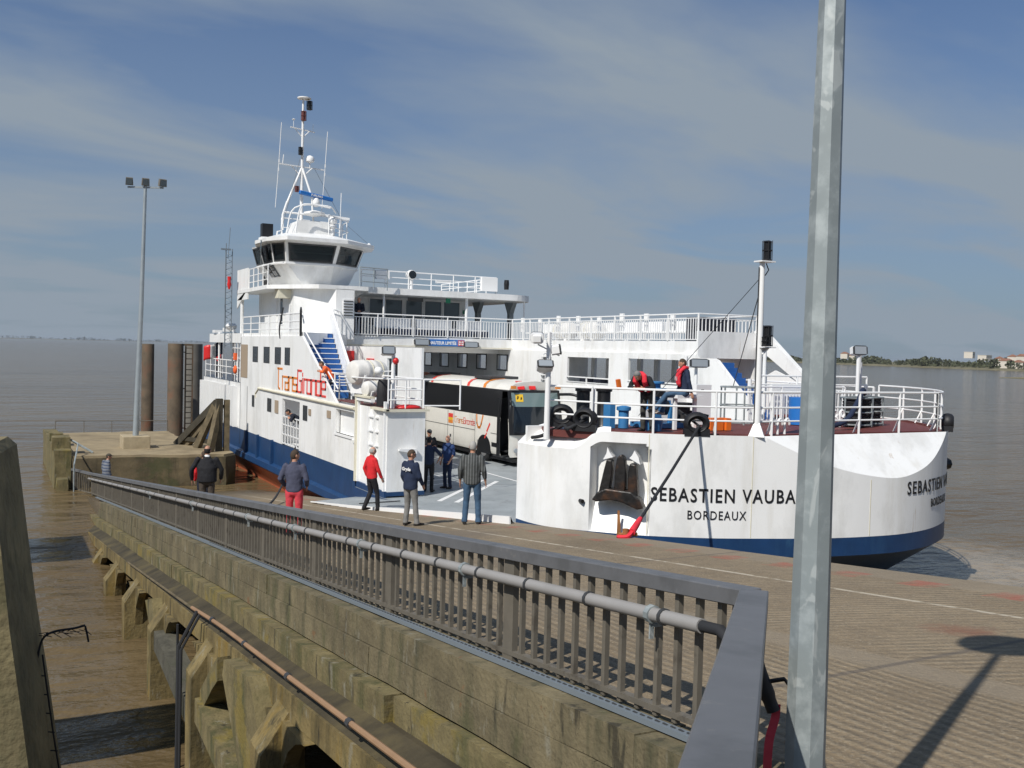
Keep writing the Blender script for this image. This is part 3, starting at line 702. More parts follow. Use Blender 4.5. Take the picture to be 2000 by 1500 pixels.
b = MB(); b.tube([(-.15, 7.9, 7.66), (-.15, 7.85, 7.80), (-.15, 8.05, 7.80), (-.15, 8.1, 7.66)], .014, 6)
tag(b.build('lifting_loop', 'rusty_steel', None, 50), 'small bent iron loop on top of the concrete pillar', 'loop')
lad = thing('rope_ladder', 'torn black rope ladder dangling beside the concrete pillar', 'ladder', (.45, 8.3, 5))
def bez(*p): return smoothline(p, 5)
MB().tube(bez((.34, 8.2, 6.02), (.355, 8.2, 5.9), (.42, 8.2, 5.4), (.49, 8.2, 4.9), (.55, 8.2, 4.2)), .0075, 6).build('side_rope', 'rope_black', lad)
b = MB()
for k in range(9): b.tube([(.30 + .022 * k, 8.22, 5.86 - .15 * k), (.365 + .022 * k, 8.2, 5.85 - .15 * k)], .005, 5)
b.build('rung', 'rope_black', lad)
b = MB(); b.tube(bez((.30, 8.2, 5.98), (.34, 8.2, 6.14), (.42, 8.2, 6.19), (.56, 8.2, 6.20), (.64, 8.2, 6.215)), [.009] * 21, 6); b.tube(bez((.64, 8.2, 6.21), (.655, 8.2, 6.14), (.665, 8.2, 6.08)), .008, 5)
for k in range(16):
    x = .3 + random.random() * .34; a = random.uniform(-.8, .9); b.tube([(x, 8.2, 6.17 + .02 * random.random()), (x + .07 * math.cos(a), 8.2 + random.uniform(-.04, .04), 6.17 + .05 * math.sin(a))], .003, 4)
b.build('frayed_end', 'rope_black', lad)
b = MB(); b.tube([(.95, 8.6, 1.2), (.97, 8.62, 3.0), (.98, 8.62, 3.06)], [.16, .11, .08], 9)
tag(b.build('timber_stake', 'timber', None, 50), 'short pale timber stake poking out of the shaded water', 'stake')

# far banks
def bank(name, pts, h, seed):
    """low land: ribbon of ground from the waterline up, pts = shoreline left to right"""
    rng = random.Random(seed); b = MB()
    vs = []; 
    for p in pts:
        d = Vector((p[0], p[1], 0)).normalized()
        for k, (dd, hh) in enumerate(((0, -.5), (6, .9), (14, 1.6), (120, h * .8), (900, h))):
            q = Vector((p[0], p[1], WATER_Z)) + d * dd; vs.append((q.x, q.y, WATER_Z + hh))
    n = len(pts); b.add(vs, [(i * 5 + j, (i + 1) * 5 + j, (i + 1) * 5 + j + 1, i * 5 + j + 1) for i in range(n - 1) for j in range(4)])
    return tag(b.build(name, 'bank_soil'), kind='structure')
mat('bank_soil', (.15, .135, .08), .9, var=.3, vscale=.05)
mat('bank_foliage', (.075, .082, .045), .9, var=.55, vscale=.12)
mat('far_foliage', (.05, .06, .055), .9, var=.3, vscale=.02)
mat('house_wall', (.62, .57, .49), .8); mat('house_roof', (.30, .15, .10), .8)
def dirp(xpix, dist):
    a = YAW + math.atan((xpix - 1000) / F_PX); return (dist * math.sin(a), dist * math.cos(a))
rb = [dirp(x, d) for x, d in ((1380, 1500), (1500, 1330), (1600, 1180), (1700, 1080), (1800, 1000), (1900, 930), (2000, 870), (2150, 800), (2400, 700))]
bank('right_bank', rb, 2.5, 1)
lb = [dirp(x, d) for x, d in ((-900, 6500), (-500, 6500), (0, 6800), (150, 7200), (300, 8200), (420, 9000))]
bank('left_bank', lb, 3, 2)
lb2 = [dirp(x, d) for x, d in ((340, 9500), (420, 9000), (600, 9000), (900, 9000), (1300, 8000))]
bank('distant_bank', lb2, 3, 3)
def wood(name, shore, back, hs, n, m, seed, spread, clump):
    """a far wood: thousands of leaf-clump faces heaped into uneven crowns along a shore"""
    rng = random.Random(seed); b = MB()
    segs = []; tot = 0
    for a, c in zip(shore, shore[1:]): L = (Vector(c) - Vector(a)).length; segs.append((tot, L, a, c)); tot += L
    for i in range(n):
        t = rng.random() * tot
        for s0, L, a, c in segs:
            if s0 <= t <= s0 + L: break
        f = (t - s0) / L; x = a[0] + (c[0] - a[0]) * f; y = a[1] + (c[1] - a[1]) * f
        d = Vector((x, y, 0)).normalized(); bk = back[0] + rng.random() ** 1.4 * (back[1] - back[0])
        p = Vector((x, y, 0)) + d * bk
        H = rng.uniform(*hs) * (.65 + .5 * math.sin(t / tot * 23 + seed) ** 2); Rr = H * rng.uniform(.35, .6)
        for k in range(clump):
            th = rng.random() * 2 * PI; ph = math.acos(rng.uniform(-.3, 1)); r = Rr * rng.uniform(.55, 1)
            c0 = Vector((p.x + r * math.sin(ph) * math.cos(th), p.y + r * math.sin(ph) * math.sin(th), WATER_Z + 1.4 + H * .55 + H * .45 * math.cos(ph) * rng.uniform(.7, 1.05)))
            s = Rr * rng.uniform(.18, .36); a_ = Vector((rng.uniform(-1, 1), rng.uniform(-1, 1), rng.uniform(-1, 1))).normalized(); e = a_.orthogonal().normalized(); g = a_.cross(e)
            b.add([c0 + e * s, c0 + g * s * .8, c0 - e * s, c0 - g * s * .9], [(0, 1, 2, 3)])
        # lower skirt of undergrowth
        for k in range(clump // 4):
            c0 = Vector((p.x + rng.uniform(-Rr, Rr), p.y + rng.uniform(-Rr, Rr), WATER_Z + 1 + rng.random() * H * .5)); s = Rr * .35
            e = Vector((rng.uniform(-1, 1), rng.uniform(-1, 1), 0)).normalized(); b.add([c0 + e * s, c0 + Vector((0, 0, s)), c0 - e * s, c0 - Vector((0, 0, s))], [(0, 1, 2, 3)])
    return tag(b.build(name, m), spread, 'wood', kind='stuff')
wood('riverside_wood', rb[:-1], (10, 130), (4, 8.5), 640, 'bank_foliage', 4, 'low green riverside wood along the right far bank', 26)
wood('distant_wood', lb[1:], (10, 200), (9, 20), 420, 'far_foliage', 9, 'thin dark treeline on the far left horizon', 9)
wood('horizon_wood', lb2, (10, 200), (6, 14), 300, 'far_foliage', 12, 'faint treeline on the horizon behind the ferry', 8)
def house(xpix, dist, w, h, z, rz_, label, flat=False):
    x, y = dirp(xpix, dist); t = thing('house', label, 'house', (x, y, WATER_Z + z), 'houses on the far right bank', rz_)
    b = MB(); b.box(-w / 2, w / 2, -4, 4, -2, h); b.build('wall', 'house_wall', None).parent = t
    b = MB()
    if flat: b.box(-w / 2 - .2, w / 2 + .2, -4.2, 4.2, h + .01, h + .35)
    else: b.prism([(-4.6, h), (4.6, h), (0, h + 2.2)], 'x', -w / 2 - .3, w / 2 + .3)
    b.build('roof', 'house_wall' if flat else 'house_roof', None).parent = t
    b = MB()
    for k in range(int(w // 3)): b.box(-w / 2 + 1 + k * 3, -w / 2 + 2.1 + k * 3, -4.06, -3.9, 1, 2.3)
    [setattr(o, 'parent', t) for o in each(b, 'window', 'glass_dark')]
for a in ((1648, 1230, 9, 4, 8.5, .5, 'pale low house just right of the lamp post above the far trees'), (1664, 1240, 7, 3.5, 7, .2, 'small house with a tiled roof beside the palest low house on the far bank'), (1891, 1060, 9, 4, 12, .4, 'white block standing highest above the far wood', True), (1921, 1050, 15, 3.5, 9.5, .3, 'long white flat building over the far wood', True),
          (1950, 980, 9, 4.5, 5.5, .6, 'first cream house of the far village with a tiled roof'), (1963, 940, 12, 4.5, 3.5, .2, 'wide cream house low by the far shore'), (1976, 990, 9, 5, 7, .5, 'tall cream house with a tiled roof in the far village'), (1988, 930, 10, 4, 3, .4, 'low house nearest the right edge by the far shore'), (1996, 980, 9, 5, 7.5, .1, 'upper house at the right edge of the far village')):
    house(*a)
mf = MB(); x0 = [dirp(x, 460) for x in (1950, 2000, 2200)]
mf.tube([(p[0], p[1], WATER_Z - .1) for p in x0], [.3, .7, .8], 6); tag(mf.build('mud_bank', 'bank_soil'), kind='structure')

# ------------------------------------------------------------------ the ferry
FZ = 3.75            # car deck
FD = 6.60            # fore deck
UD = 8.95            # passenger deck
BD = 11.12           # bridge deck
ferry = thing('ferry', 'white and blue car ferry with raised wheelhouse landing its side ramp on the slipway', 'ferry', (18, 40, 2))

bow_pts = [(11.55, 21.3), (11.58, 20.6), (11.75, 20.0), (12.2, 19.35), (13.2, 18.3), (14.4, 17.5), (15.6, 16.98), (17, 16.48), (18.4, 16.22), (19.6, 16.2), (21, 16.55), (22.5, 17.4), (24, 19), (25, 21), (25.3, 23.4)]
bow = [Vector((p[0], p[1], 0)) for p in smoothline([(p[0], p[1], 0) for p in bow_pts], 10)]
def resample(pl, step):
    out = [pl[0]]; acc = 0
    for a, c in zip(pl, pl[1:]):
        L = (c - a).length; t = step - acc
        while t <= L:
            out.append(a + (c - a) * (t / L)); t += step
        acc = (acc + L) % step if True else 0
    out.append(pl[-1]); return out
bow = resample(bow, .06)
arc = [0.0]
for a, c in zip(bow, bow[1:]): arc.append(arc[-1] + (c - a).length)
def bow_at(s):
    s = max(0, min(arc[-1] - 1e-4, s)); import bisect
    i = min(len(arc) - 2, max(0, bisect.bisect_right(arc, s) - 1)); t = (s - arc[i]) / max(1e-9, arc[i + 1] - arc[i])
    p = bow[i].lerp(bow[i + 1], t); j0, j1 = max(0, i - 2), min(len(bow) - 1, i + 3); d = (bow[j1] - bow[j0]).normalized()
    return p, Vector((d.y, -d.x, 0)), d            # point, outward normal, direction
def s_of_x(x):
    i = min(range(len(bow)), key=lambda k: abs(bow[k].x - x) + (0 if bow[k].y < 20.5 else 5)); return arc[i]
PK0, PK1 = s_of_x(12.36), s_of_x(13.34)
def bow_top(s):
    a, c = s_of_x(12.05), s_of_x(12.55)
    t = min(1, max(0, (s - a) / (c - a))); t = t * t * (3 - 2 * t); return 6.16 + (6.62 - 6.16) * t
def pocket(s, z):
    if not (PK0 < s < PK1 and 4.26 < z < 6.36): return 0
    rr = .30; dx = min(s - PK0, PK1 - s); dz = 6.36 - z
    if dx < rr and dz < rr and math.hypot(rr - dx, rr - dz) > rr: return 0
    return .42 * min(1, (z - 4.26) / 1.0 + .08)

def inset(p, z):
    if p.y < 26:                     # raked bow: tucks under from just below the white
        t = max(0, (3.82 - z) / 1.75); t = min(t, 1.7); k = min(1, (26 - p.y) / 3)
        return Vector((18 + (p.x - 18) * (1 - .07 * t * k), 26 - (26 - p.y) * (1 - .27 * t), z))
    if z >= 2.85: return Vector((p.x, p.y, z))
    t = (2.85 - z) / .75
    return Vector((18 + (p.x - 18) * (1 - .075 * min(t, 1.3)), p.y, z))
hb = MB()
# white bow skin as a fine grid: nose facet cut and anchor pocket are real relief
zs = [4.25, 4.262] + [4.30 + .06 * i for i in range(40)]
cols = list(range(0, len(bow)))
K_CUT, U_CUT, Z_CUT = .80, 16.20, 5.66
grid = []
for k in cols:
    s = arc[k]; p, nrm, d = bow_at(s); zt = bow_top(s); col = []
    zc = min(6.60, max(4.6, Z_CUT + (p.y - U_CUT) / K_CUT)) if p.x > 14 else 5.45
    zl = [4.25, 4.262] + [4.262 + (zc - 4.262) * (i / 21) for i in range(1, 22)] + [zc + (6.62 - zc) * (i / 19) for i in range(1, 20)]
    for z in zl:
        zz = 4.25 + (z - 4.25) * (zt - 4.25) / (6.62 - 4.25); q = p - nrm * pocket(s, zz); uc = U_CUT + K_CUT * (zz - Z_CUT)
        y = max(q.y, uc) if q.x > 14 else q.y
        col.append((q.x, y, zz))
    grid.append(col)
nz = 42
hb.add([p for c in grid for p in c], [(i * nz + j, (i + 1) * nz + j, (i + 1) * nz + j + 1, i * nz + j + 1) for i in range(len(grid) - 1) for j in range(nz - 1)], 0)
side = [Vector((25.3, 23.4, 0)), Vector((25.3, 30, 0)), Vector((25.3, 58, 0)), Vector((24.4, 61, 0)), Vector((22, 62.6, 0)), Vector((18, 63, 0)), Vector((14, 62.6, 0)), Vector((11.6, 61, 0)), Vector((10.7, 58, 0)), Vector((10.7, 48.5, 0))]
def sheet(pl, z0, z1, mi):
    n = len(pl); hb.add([tuple(inset(p, z)) for p in pl for z in (z0, z1)], [(2 * i, 2 * i + 2, 2 * i + 3, 2 * i + 1) for i in range(n - 1)], mi)
sheet(side, 4.25, 6.5, 0)
bowc = bow[::5] + [bow[-1]]
port = [Vector((10.7, 48.5, 0)), Vector((10.7, 31.1, 0))]
sheet(bowc + side[1:] + port[1:], 3.82, 4.25, 1); sheet(bowc + side[1:] + port[1:], 3.74, 3.82, 1)
loop = bowc + side[1:] + [Vector((10.7, 31.1, 0)), Vector((10.7, 28.4, 0))]
rows = [3.74, 3.3, 2.85, 2.5, 2.1, 1.6, .6]
for i in range(len(rows) - 1):
    n = len(loop); vs = [inset(p, z) for z in (rows[i + 1], rows[i]) for p in loop]
    for k in range(n):
        k2 = (k + 1) % n; mi = 1
        if rows[i] <= 2.86: mi = 2 if loop[k].y > 27 and loop[k].x < 14 else 1
        hb.add([vs[k], vs[k2], vs[n + k2], vs[n + k]], [(0, 1, 2, 3)], mi)
o = hb.build('hull', ['white_paint', 'hull_blue', 'antifouling'], ferry, 28)

# port side plating with its openings
b = MB(); b.wall('x', 10.7, .12, 31.1, 48.5, 4.25, 6.43, [(37.95, 40.6, 4.25, 6.18), (31.35, 33.35, 5.38, 6.22)])
b.prism([(48.5, 6.43), (48.5, 8.8), (37.8, 8.8), (33.3, 6.43)], 'x', 10.7, 10.8)
b.build('side_plating', 'white_paint', ferry)
b = MB(); b.box(10.82, 10.86, 33.36, 37.9, 3.8, 6.4); b.box(12.3, 12.4, 37.5, 41.5, 3.8, 6.4); b.box(10.83, 12.3, 37.55, 37.6, 3.8, 6.4); b.box(10.83, 12.3, 41, 41.05, 3.8, 6.4); b.box(10.83, 12.3, 37.6, 41, 4.2, 4.25)
b.box(11.3, 11.4, 31.2, 33.5, 4.6, 6.4); b.box(10.83, 11.3, 31.2, 33.5, 5.3, 5.36)
b.build('inner_lining', 'white_trim', ferry)
b = MB(); b.bar((10.92, 32.0, 5.95), (11.25, 32.0, 5.95), .5, .45); b.tube([(10.95, 31.6, 6.1), (10.95, 32.6, 5.8), (10.95, 33.1, 5.9)], .05, 6); b.box(11.0, 11.2, 32.5, 33.0, 5.45, 5.75)
b.build('recess_gear', 'dark_grey', ferry)
b = MB(); b.box(10.66, 10.80, 31.35, 33.4, 5.30, 5.38); b.tube([(10.68, 31.3, 5.28), (10.62, 31.15, 5.26)], .06, 8); b.build('recess_sill', 'white_trim', ferry)
# rubbing strake: blue ledge along the side
b = MB(); b.prism([(10.70, 3.30), (10.55, 3.22), (10.52, 2.98), (10.70, 2.86)], 'y', 28.3, 59); b.build('rubbing_strake', 'hull_blue', ferry)
b = MB(); b.tube(smoothline([(10.67, 31.25, 6.36), (10.66, 38, 6.39), (10.67, 44.7, 6.42)], 3), .055, 8); b.tube([(10.68, 44.7, 6.42), (10.68, 45.3, 6.15), (10.68, 45.3, 5.95)], .03, 6); b.build('side_moulding', 'cream_trim', ferry, 40)
def win_x(x, u0, u1, z0, z1, name='window', par=None, glass='glass_dark', fr='white_trim', d=1):
    """window in a wall facing -x: frame with a pane of its own"""
    b = MB(); t = .045
    b.wall('x', x - .012, .02, u0 - t, u1 + t, z0 - t, z1 + t, [(u0, u1, z0, z1)]); f = b.build(name, fr, par or ferry)
    MB().box(x - .006, x + .004, u0, u1, z0, z1).build('pane', glass, f)
    return f
for u0, u1 in ((45.05, 45.95), (42.9, 43.85), (40.98, 41.88), (39.55, 40.25)): win_x(10.695, u0, u1, 7.65, 8.28, fr='dark_grey')
for u0, u1, z0, z1 in ((45.6, 45.95, 5.55, 6.0), (42.45, 43.05, 5.52, 6.02), (36.9, 37.4, 5.55, 6.05)): win_x(10.695, u0, u1, z0, z1, fr='dark_grey')
b = MB()
for u0, u1, z0, z1 in ((41.2, 41.75, 5.5, 6.05), (36.35, 36.65, 5.75, 6.0), (33.88, 34.3, 5.83, 6.1)):
    b.box(10.672, 10.69, u0, u1, z0, z1)
each(b, 'vent_plate', 'beige_panel', ferry)
MB().box(10.682, 10.692, 47.05, 48.4, 6.8, 8.4).build('tan_panel', 'beige_panel', ferry)
b = MB(); b.box(10.690, 10.699, 48.47, 48.5, 3.5, 8.75); b.box(10.690, 10.699, 47.0, 47.04, 4.3, 6.4); each(b, 'plate_seam', 'dark_grey', ferry)
b = MB()
for u in (42.0, 44.6, 47.0): b.prism([(u - .12, 2.95), (u + .12, 2.95), (u + .06, 4.3), (u - .06, 4.3)], 'x', 10.58, 10.72)
each(b, 'fender_bracket', 'hull_blue', ferry)
# doorway gate
b = MB()
for z in (4.32, 4.7, 5.1, 5.45): b.bar((10.72, 37.98, z), (10.72, 40.55, z), .04)
for k in range(7): b.bar((10.72, 37.98 + .428 * k, 4.3), (10.72, 37.98 + .428 * k, 5.45), .04)
b.build('door_gate', 'white_trim', ferry)

# stern quarter with upright ribs and its rails
b = MB()
for k in range(22): b.box(10.46, 10.70, 49.0 + k * .42, 49.07 + k * .42, 4.3, 6.3)
b.build('stern_rib', 'white_trim', ferry)
def hrail(mb, path, heights, r=.022, post=1.5, pr=.028, brace=False):
    """pipe rail along a path of deck points"""
    P = [Vector(p) for p in path]
    for h in heights:
        mb.tube([p + Vector((0, 0, h)) for p in P], r if h < max(heights) else r * 1.25, 6)
    L = [0]
    for a, c in zip(P, P[1:]): L.append(L[-1] + (c - a).length)
    n = max(1, round(L[-1] / post))
    for k in range(n + 1):
        s = L[-1] * k / n; i = max(j for j in range(len(L) - 1) if L[j] <= s + 1e-6); t = (s - L[i]) / max(1e-6, L[i + 1] - L[i]); q = P[i].lerp(P[i + 1], min(1, t))
        mb.tube([q, q + Vector((0, 0, max(heights)))], pr, 6)
        if brace:
            d = (P[i + 1] - P[i]).normalized(); nn = Vector((d.y, -d.x, 0)); mb.tube([q - nn * .18, q + Vector((0, 0, .38))], pr * .8, 5)
    return mb
def vrail(mb, p, q, h=1.0, post=1.85, bar=.145, br=.014):
    p = Vector(p); q = Vector(q); L = (q - p).length; n = max(1, round(L / post)); d = (q - p).normalized()
    mb.tube([p + Vector((0, 0, h)), q + Vector((0, 0, h))], .026, 6); mb.bar(p + Vector((0, 0, h - .16)), q + Vector((0, 0, h - .16)), .03); mb.bar(p + Vector((0, 0, .06)), q + Vector((0, 0, .06)), .03)
    for k in range(n + 1):
        a = p + d * (L * k / n); mb.bar(a, a + Vector((0, 0, h)), .07, .035, (d.x, d.y, 0))
    m = round(L / bar)
    for k in range(1, m):
        a = p + d * (L * k / m); mb.bar(a + Vector((0, 0, .06)), a + Vector((0, 0, h - .16)), br * 2)
    return mb
b = MB(); hrail(b, [(10.9, 50.0, 6.5), (10.9, 58.5, 6.5)], (.35, .7, 1.05)); b.build('stern_railing', 'white_trim', ferry)
b = MB(); b.tube([(10.95, 51.3, 6.5), (10.95, 51.3, 9.15)], .07, 8); b.tube([(10.95, 55.0, 6.5), (10.95, 55.0, 9.0)], .06, 8); b.tube([(11.4, 52.5, 6.5), (11.4, 52.5, 8.2)], .05, 8)
b.bar((10.95, 51.3, 9.05), (10.95, 52.6, 9.2), .06); b.box(10.75, 11.2, 52.6, 53.2, 9.05, 9.25)
b.build('stern_light_pole', 'white_trim', ferry)
b = MB(); b.lathe((10.95, 52.0, 9.2), [(.08, -.1), (.26, 0), (.30, .15), (.2, .28), (.02, .3)], 12); b.build('stern_lamp', 'white_trim', ferry, 50)
MB().lathe((11.2, 52.3, 8.5), [(.13, 0), (.15, .1), (.15, .4), (.1, .5)], 10).build('stern_signal_lantern', 'black_paint', ferry)
b = MB(); b.box(10.7, 11.1, 55.0, 55.7, 9.0, 9.15); b.build('stern_floodlight', 'white_trim', ferry)
b = MB(); hrail(b, [(10.85, 49.2, 6.5), (10.85, 51.2, 6.5)], (.7, 1.2, 1.7, 2.2), post=.7); b.build('stern_ladder_cage', 'white_trim', ferry)
b = MB(); b.ball((10.8, 50.2, 7.1), (.1, .22, .22)); b.box(10.75, 10.85, 50.0, 50.5, 7.6, 7.95); b.build('lifebuoy', 'vest_orange', ferry, 60)
fg = MB(); fl_ = []
for i in range(13):
    for j in range(7):
        t = i / 12; fl_.append((11.35 - 1.0 * t, 56.2 + .10 * math.sin(t * 7), 7.55 + .80 * j / 6 - .38 * t + .22 + .05 * math.sin(t * 8 + 1)))
fg.add(fl_, [(i * 7 + j, i * 7 + j + 1, (i + 1) * 7 + j + 1, (i + 1) * 7 + j) for i in range(12) for j in range(6)])
fg.mi = [(0 if i < 4 else 1 if i < 8 else 2) for i in range(12) for j in range(6)]
f = fg.build('flag', ['sign_navy' if 'sign_navy' in MATS else 'cloth_navy', 'white_cloth', 'red_paint'], ferry, 60)
f.modifiers.new('thick', 'SOLIDIFY').thickness = .012
MB().tube([(11.38, 56.2, 6.5), (11.38, 56.2, 8.75)], .02, 6).build('flag_staff', 'white_trim', ferry)

# car deck and the ramp flap
b = MB(); b.prism([(p.x, p.y) for p in [Vector((10.72, 58, 0)), Vector((10.72, 28.4, 0)), Vector((11.6, 21.2, 0)), Vector((14, 20.4, 0)), Vector((25.2, 20.4, 0)), Vector((25.2, 58, 0)), Vector((18, 62.5, 0))]], 'z', 3.5, FZ)
b.build('car_deck', 'deck_grey', ferry)
b = MB(); z = FZ + .004
for (x0, y0, x1, y1, w) in ((12.1, 27.3, 15.5, 31.2, .16), (12.5, 26.9, 15.9, 30.8, .16), (12.2, 29.8, 12.2, 45, .1), (16.6, 30, 16.6, 50, .1), (13.0, 30.6, 14.2, 30.9, .1), (13.2, 31.6, 14.6, 31.9, .1), (13.2, 32.6, 14.9, 32.9, .1)):
    d = Vector((x1 - x0, y1 - y0, 0)).normalized(); s = Vector((-d.y, d.x, 0)) * w / 2; a = Vector((x0, y0, z)); c = Vector((x1, y1, z)); b.add([a - s, c - s, c + s, a + s], [(0, 1, 2, 3)])
b.build('lane_marking', 'white_trim', ferry)
fp_in = [(10.72, 31.0, 3.42), (10.72, 28.4, 3.72), (11.2, 24.5, 3.80), (11.58, 21.3, 3.95)]
fp_out = [(9.12, 30.75, ramp_z(30.75) + .06), (9.36, 27.0, ramp_z(27) + .07), (9.80, 22.9, ramp_z(22.9) + .12), (10.12, 18.9, ramp_z(18.9) + .16)]
pin = smoothline(fp_in, 6); pout = smoothline(fp_out, 6); b = MB(); vs = []
for a, c in zip(pin, pout):
    for t in (0, .33, .66, 1): q = a.lerp(c, t); vs.append((q.x, q.y, q.z))
n = len(pin); b.add(vs, [(i * 4 + j, i * 4 + j + 1, (i + 1) * 4 + j + 1, (i + 1) * 4 + j) for i in range(n - 1) for j in range(3)])
o = b.build('ramp_flap', 'deck_grey', ferry, 30)
b = MB()
for i_, (a, c) in enumerate(zip(pout, pout[1:])): h_ = .035 + .009 * i_; b.bar(a + Vector((-.02, 0, .012 - h_ / 2)), c + Vector((-.02, 0, .012 - h_ / 2)), .04, h_)
b.build('flap_edge', 'white_trim', ferry)
b = MB(); b.bar((10.9, 27.5, 3.79), (9.5, 27.2, 3.83), .03, .03); b.bar((11.3, 23.8, 3.86), (9.85, 23.2, 4.2), .03, .03); each(b, 'flap_joint', 'dark_grey', ferry)

# tower beside the ramp opening
b = MB(); b.box(10.78, 12.05, 28.4, 31.1, 3.92, 6.5); b.box(10.9, 12.05, 31.1, 33.6, 3.8, 6.49); b.build('ramp_tower', 'white_paint', ferry)
b = MB(); b.box(10.76, 12.07, 28.385, 28.42, 3.80, 3.93); b.box(10.72, 10.80, 28.4, 31.1, 3.75, 3.95); b.build('tower_kick_plate', 'hull_blue', ferry)
b = MB(); b.box(10.70, 10.78, 28.45, 28.55, 3.95, 6.75); b.box(10.70, 10.78, 30.95, 31.08, 3.95, 6.75); b.box(10.66, 10.80, 29.6, 31.05, 6.66, 6.78)
for u in (29.35, 29.95): b.box(10.68, 10.78, u - .03, u + .03, 3.95, 6.5)
for z in (4.4, 4.85, 5.3, 5.75, 6.2): b.box(10.72, 10.78, 29.15, 30.15, z - .025, z + .025)
b.build('stowed_door_rib', 'white_trim', ferry)
b = MB(); b.box(10.62, 10.80, 29.6, 31.1, 6.78, 6.84); b.box(10.64, 10.80, 28.3, 29.6, 6.46, 6.53); b.box(10.64, 10.7, 31.0, 31.1, 3.95, 6.8); b.box(10.70, 12.15, 28.3, 28.36, 6.45, 6.52); b.build('tower_edging', 'cream_trim', ferry)
b = MB(); b.box(11.15, 11.75, 28.28, 28.38, 5.22, 5.28); b.prism([(11.15, 5.22), (11.75, 5.22), (11.75, 5.12)], 'y', 28.28, 28.38); b.build('door_step', 'white_trim', ferry)
MB().box(10.8, 12.05, 28.45, 33.6, 6.5, 6.53).build('tower_deck', 'deck_red', ferry)
b = MB(); hrail(b, [(12.0, 28.55, 6.5), (10.85, 28.55, 6.5)], (.3, .62, .95), post=.6); hrail(b, [(12.0, 28.55, 6.5), (12.0, 33.2, 6.5)], (.3, .62, .95), post=1.3); hrail(b, [(12.02, 28.5, 6.5), (13.2, 28.3, 6.5)], (.12, .95), post=1.2)
b.tube([(10.88, 28.6, 7.45), (10.88, 33.6, 7.35)], .025, 6); b.build('tower_railing', 'white_trim', ferry)
b = MB(); hrail(b, [(11.0, 33.9, 6.5), (11.0, 36.6, 6.5)], (.3, .62, .95), post=.5); hrail(b, [(11.0, 33.9, 6.5), (12.4, 33.9, 6.5)], (.3, .62, .95), post=.45); b.build('stair_foot_railing', 'white_trim', ferry)
b = MB(); b.tube([(11.05, 28.7, 6.5), (11.05, 28.7, 8.3)], [.075, .06], 10); b.build('tower_light_pole', 'white_trim', ferry, 40)
def floodlight(p, yaw, pitch, w=.42, h=.26, d=.22, par=None):
    """ship's floodlight: white rounded housing with a dark rimmed lens"""
    mtx = Matrix.Rotation(yaw, 3, 'Z') @ Matrix.Rotation(pitch, 3, 'X'); P = Vector(p)
    b = MB(); b.prism([(-w * .5, -h * .35), (-w * .35, -h * .5), (w * .35, -h * .5), (w * .5, -h * .35), (w * .5, h * .35), (w * .35, h * .5), (-w * .35, h * .5), (-w * .5, h * .35)], 'y', 0, d); b.box(-w * .3, w * .3, d, d + .08, -h * .3, h * .3)
    fix_mb(b, lambda q: P + mtx @ q); f = b.build('floodlight', 'white_trim', par or ferry)
    b = MB(); b.prism([(-w * .52, -h * .36), (-w * .36, -h * .53), (w * .36, -h * .53), (w * .52, -h * .36), (w * .52, h * .36), (w * .36, h * .53), (-w * .36, h * .53), (-w * .52, h * .36)], 'y', -.03, .012); fix_mb(b, lambda q: P + mtx @ q); b.build('rim', 'dark_grey', f)
    b = MB(); b.box(-w * .42, w * .42, -.036, -.03, -h * .42, h * .42); fix_mb(b, lambda q: P + mtx @ q); b.build('lens', 'lamp_lens', f)
    return f
floodlight((10.85, 28.6, 8.35), R(-8), R(-14))
b = MB(); b.ball((11.1, 28.62, 8.02), (.10, .10, .11)); b.build('red_signal_lamp', 'red_paint', ferry, 60)
b = MB(); b.ball((10.6, 28.8, 7.7), (.13, .16, .13)); b.bar((10.6, 28.8, 7.68), (11.0, 28.7, 7.7), .04); b.build('camera_pod', 'white_trim', ferry, 60)
# life rafts in their drum canisters
def raft(c, L, r, ang):
    b = MB(); mt = Matrix.Rotation(ang, 3, 'Z')
    pr = [(r * .62, -L / 2), (r * .9, -L / 2 + .05), (r, -L / 2 + .16), (r, -L * .2), (r * 1.04, -L * .18), (r * 1.04, -L * .10), (r, -L * .08), (r, L * .08), (r * 1.04, L * .1), (r * 1.04, L * .18), (r, L * .2), (r, L / 2 - .16), (r * .9, L / 2 - .05), (r * .62, L / 2)]
    b.lathe((0, 0, 0), pr, 20, 'x'); fix_mb(b, lambda p: Vector(c) + mt @ p); o = b.build('liferaft_canister', 'raft_white', ferry, 40)
    b = MB(); b.lathe((0, 0, 0), [(r * 1.05, -.015), (r * 1.05, .015)], 20, 'x'); b.lathe((0, 0, 0), [(r * 1.05, L * .3), (r * 1.05, L * .33)], 20, 'x'); fix_mb(b, lambda p: Vector(c) + mt @ p); each(b, 'strap_band', 'cream_trim', o)
    for s in (-.28, .28):
        b = MB(); b.prism([(-r * .9, -r * 1.75), (r * .9, -r * 1.75), (r * .7, -r * 1.05), (r * 1.1, -r * .3), (r * .85, -r * .2), (0, -r * 1.02), (-r * .85, -r * .2), (-r * 1.1, -r * .3), (-r * .7, -r * 1.05)], 'x', L * s - .04, L * s + .04); fix_mb(b, lambda p: Vector(c) + mt @ p); b.build('raft_cradle', 'white_trim', o)
raft((11.5, 32.4, 7.55), 1.35, .42, R(18))
raft((11.15, 30.6, 7.05), .85, .27, R(12))
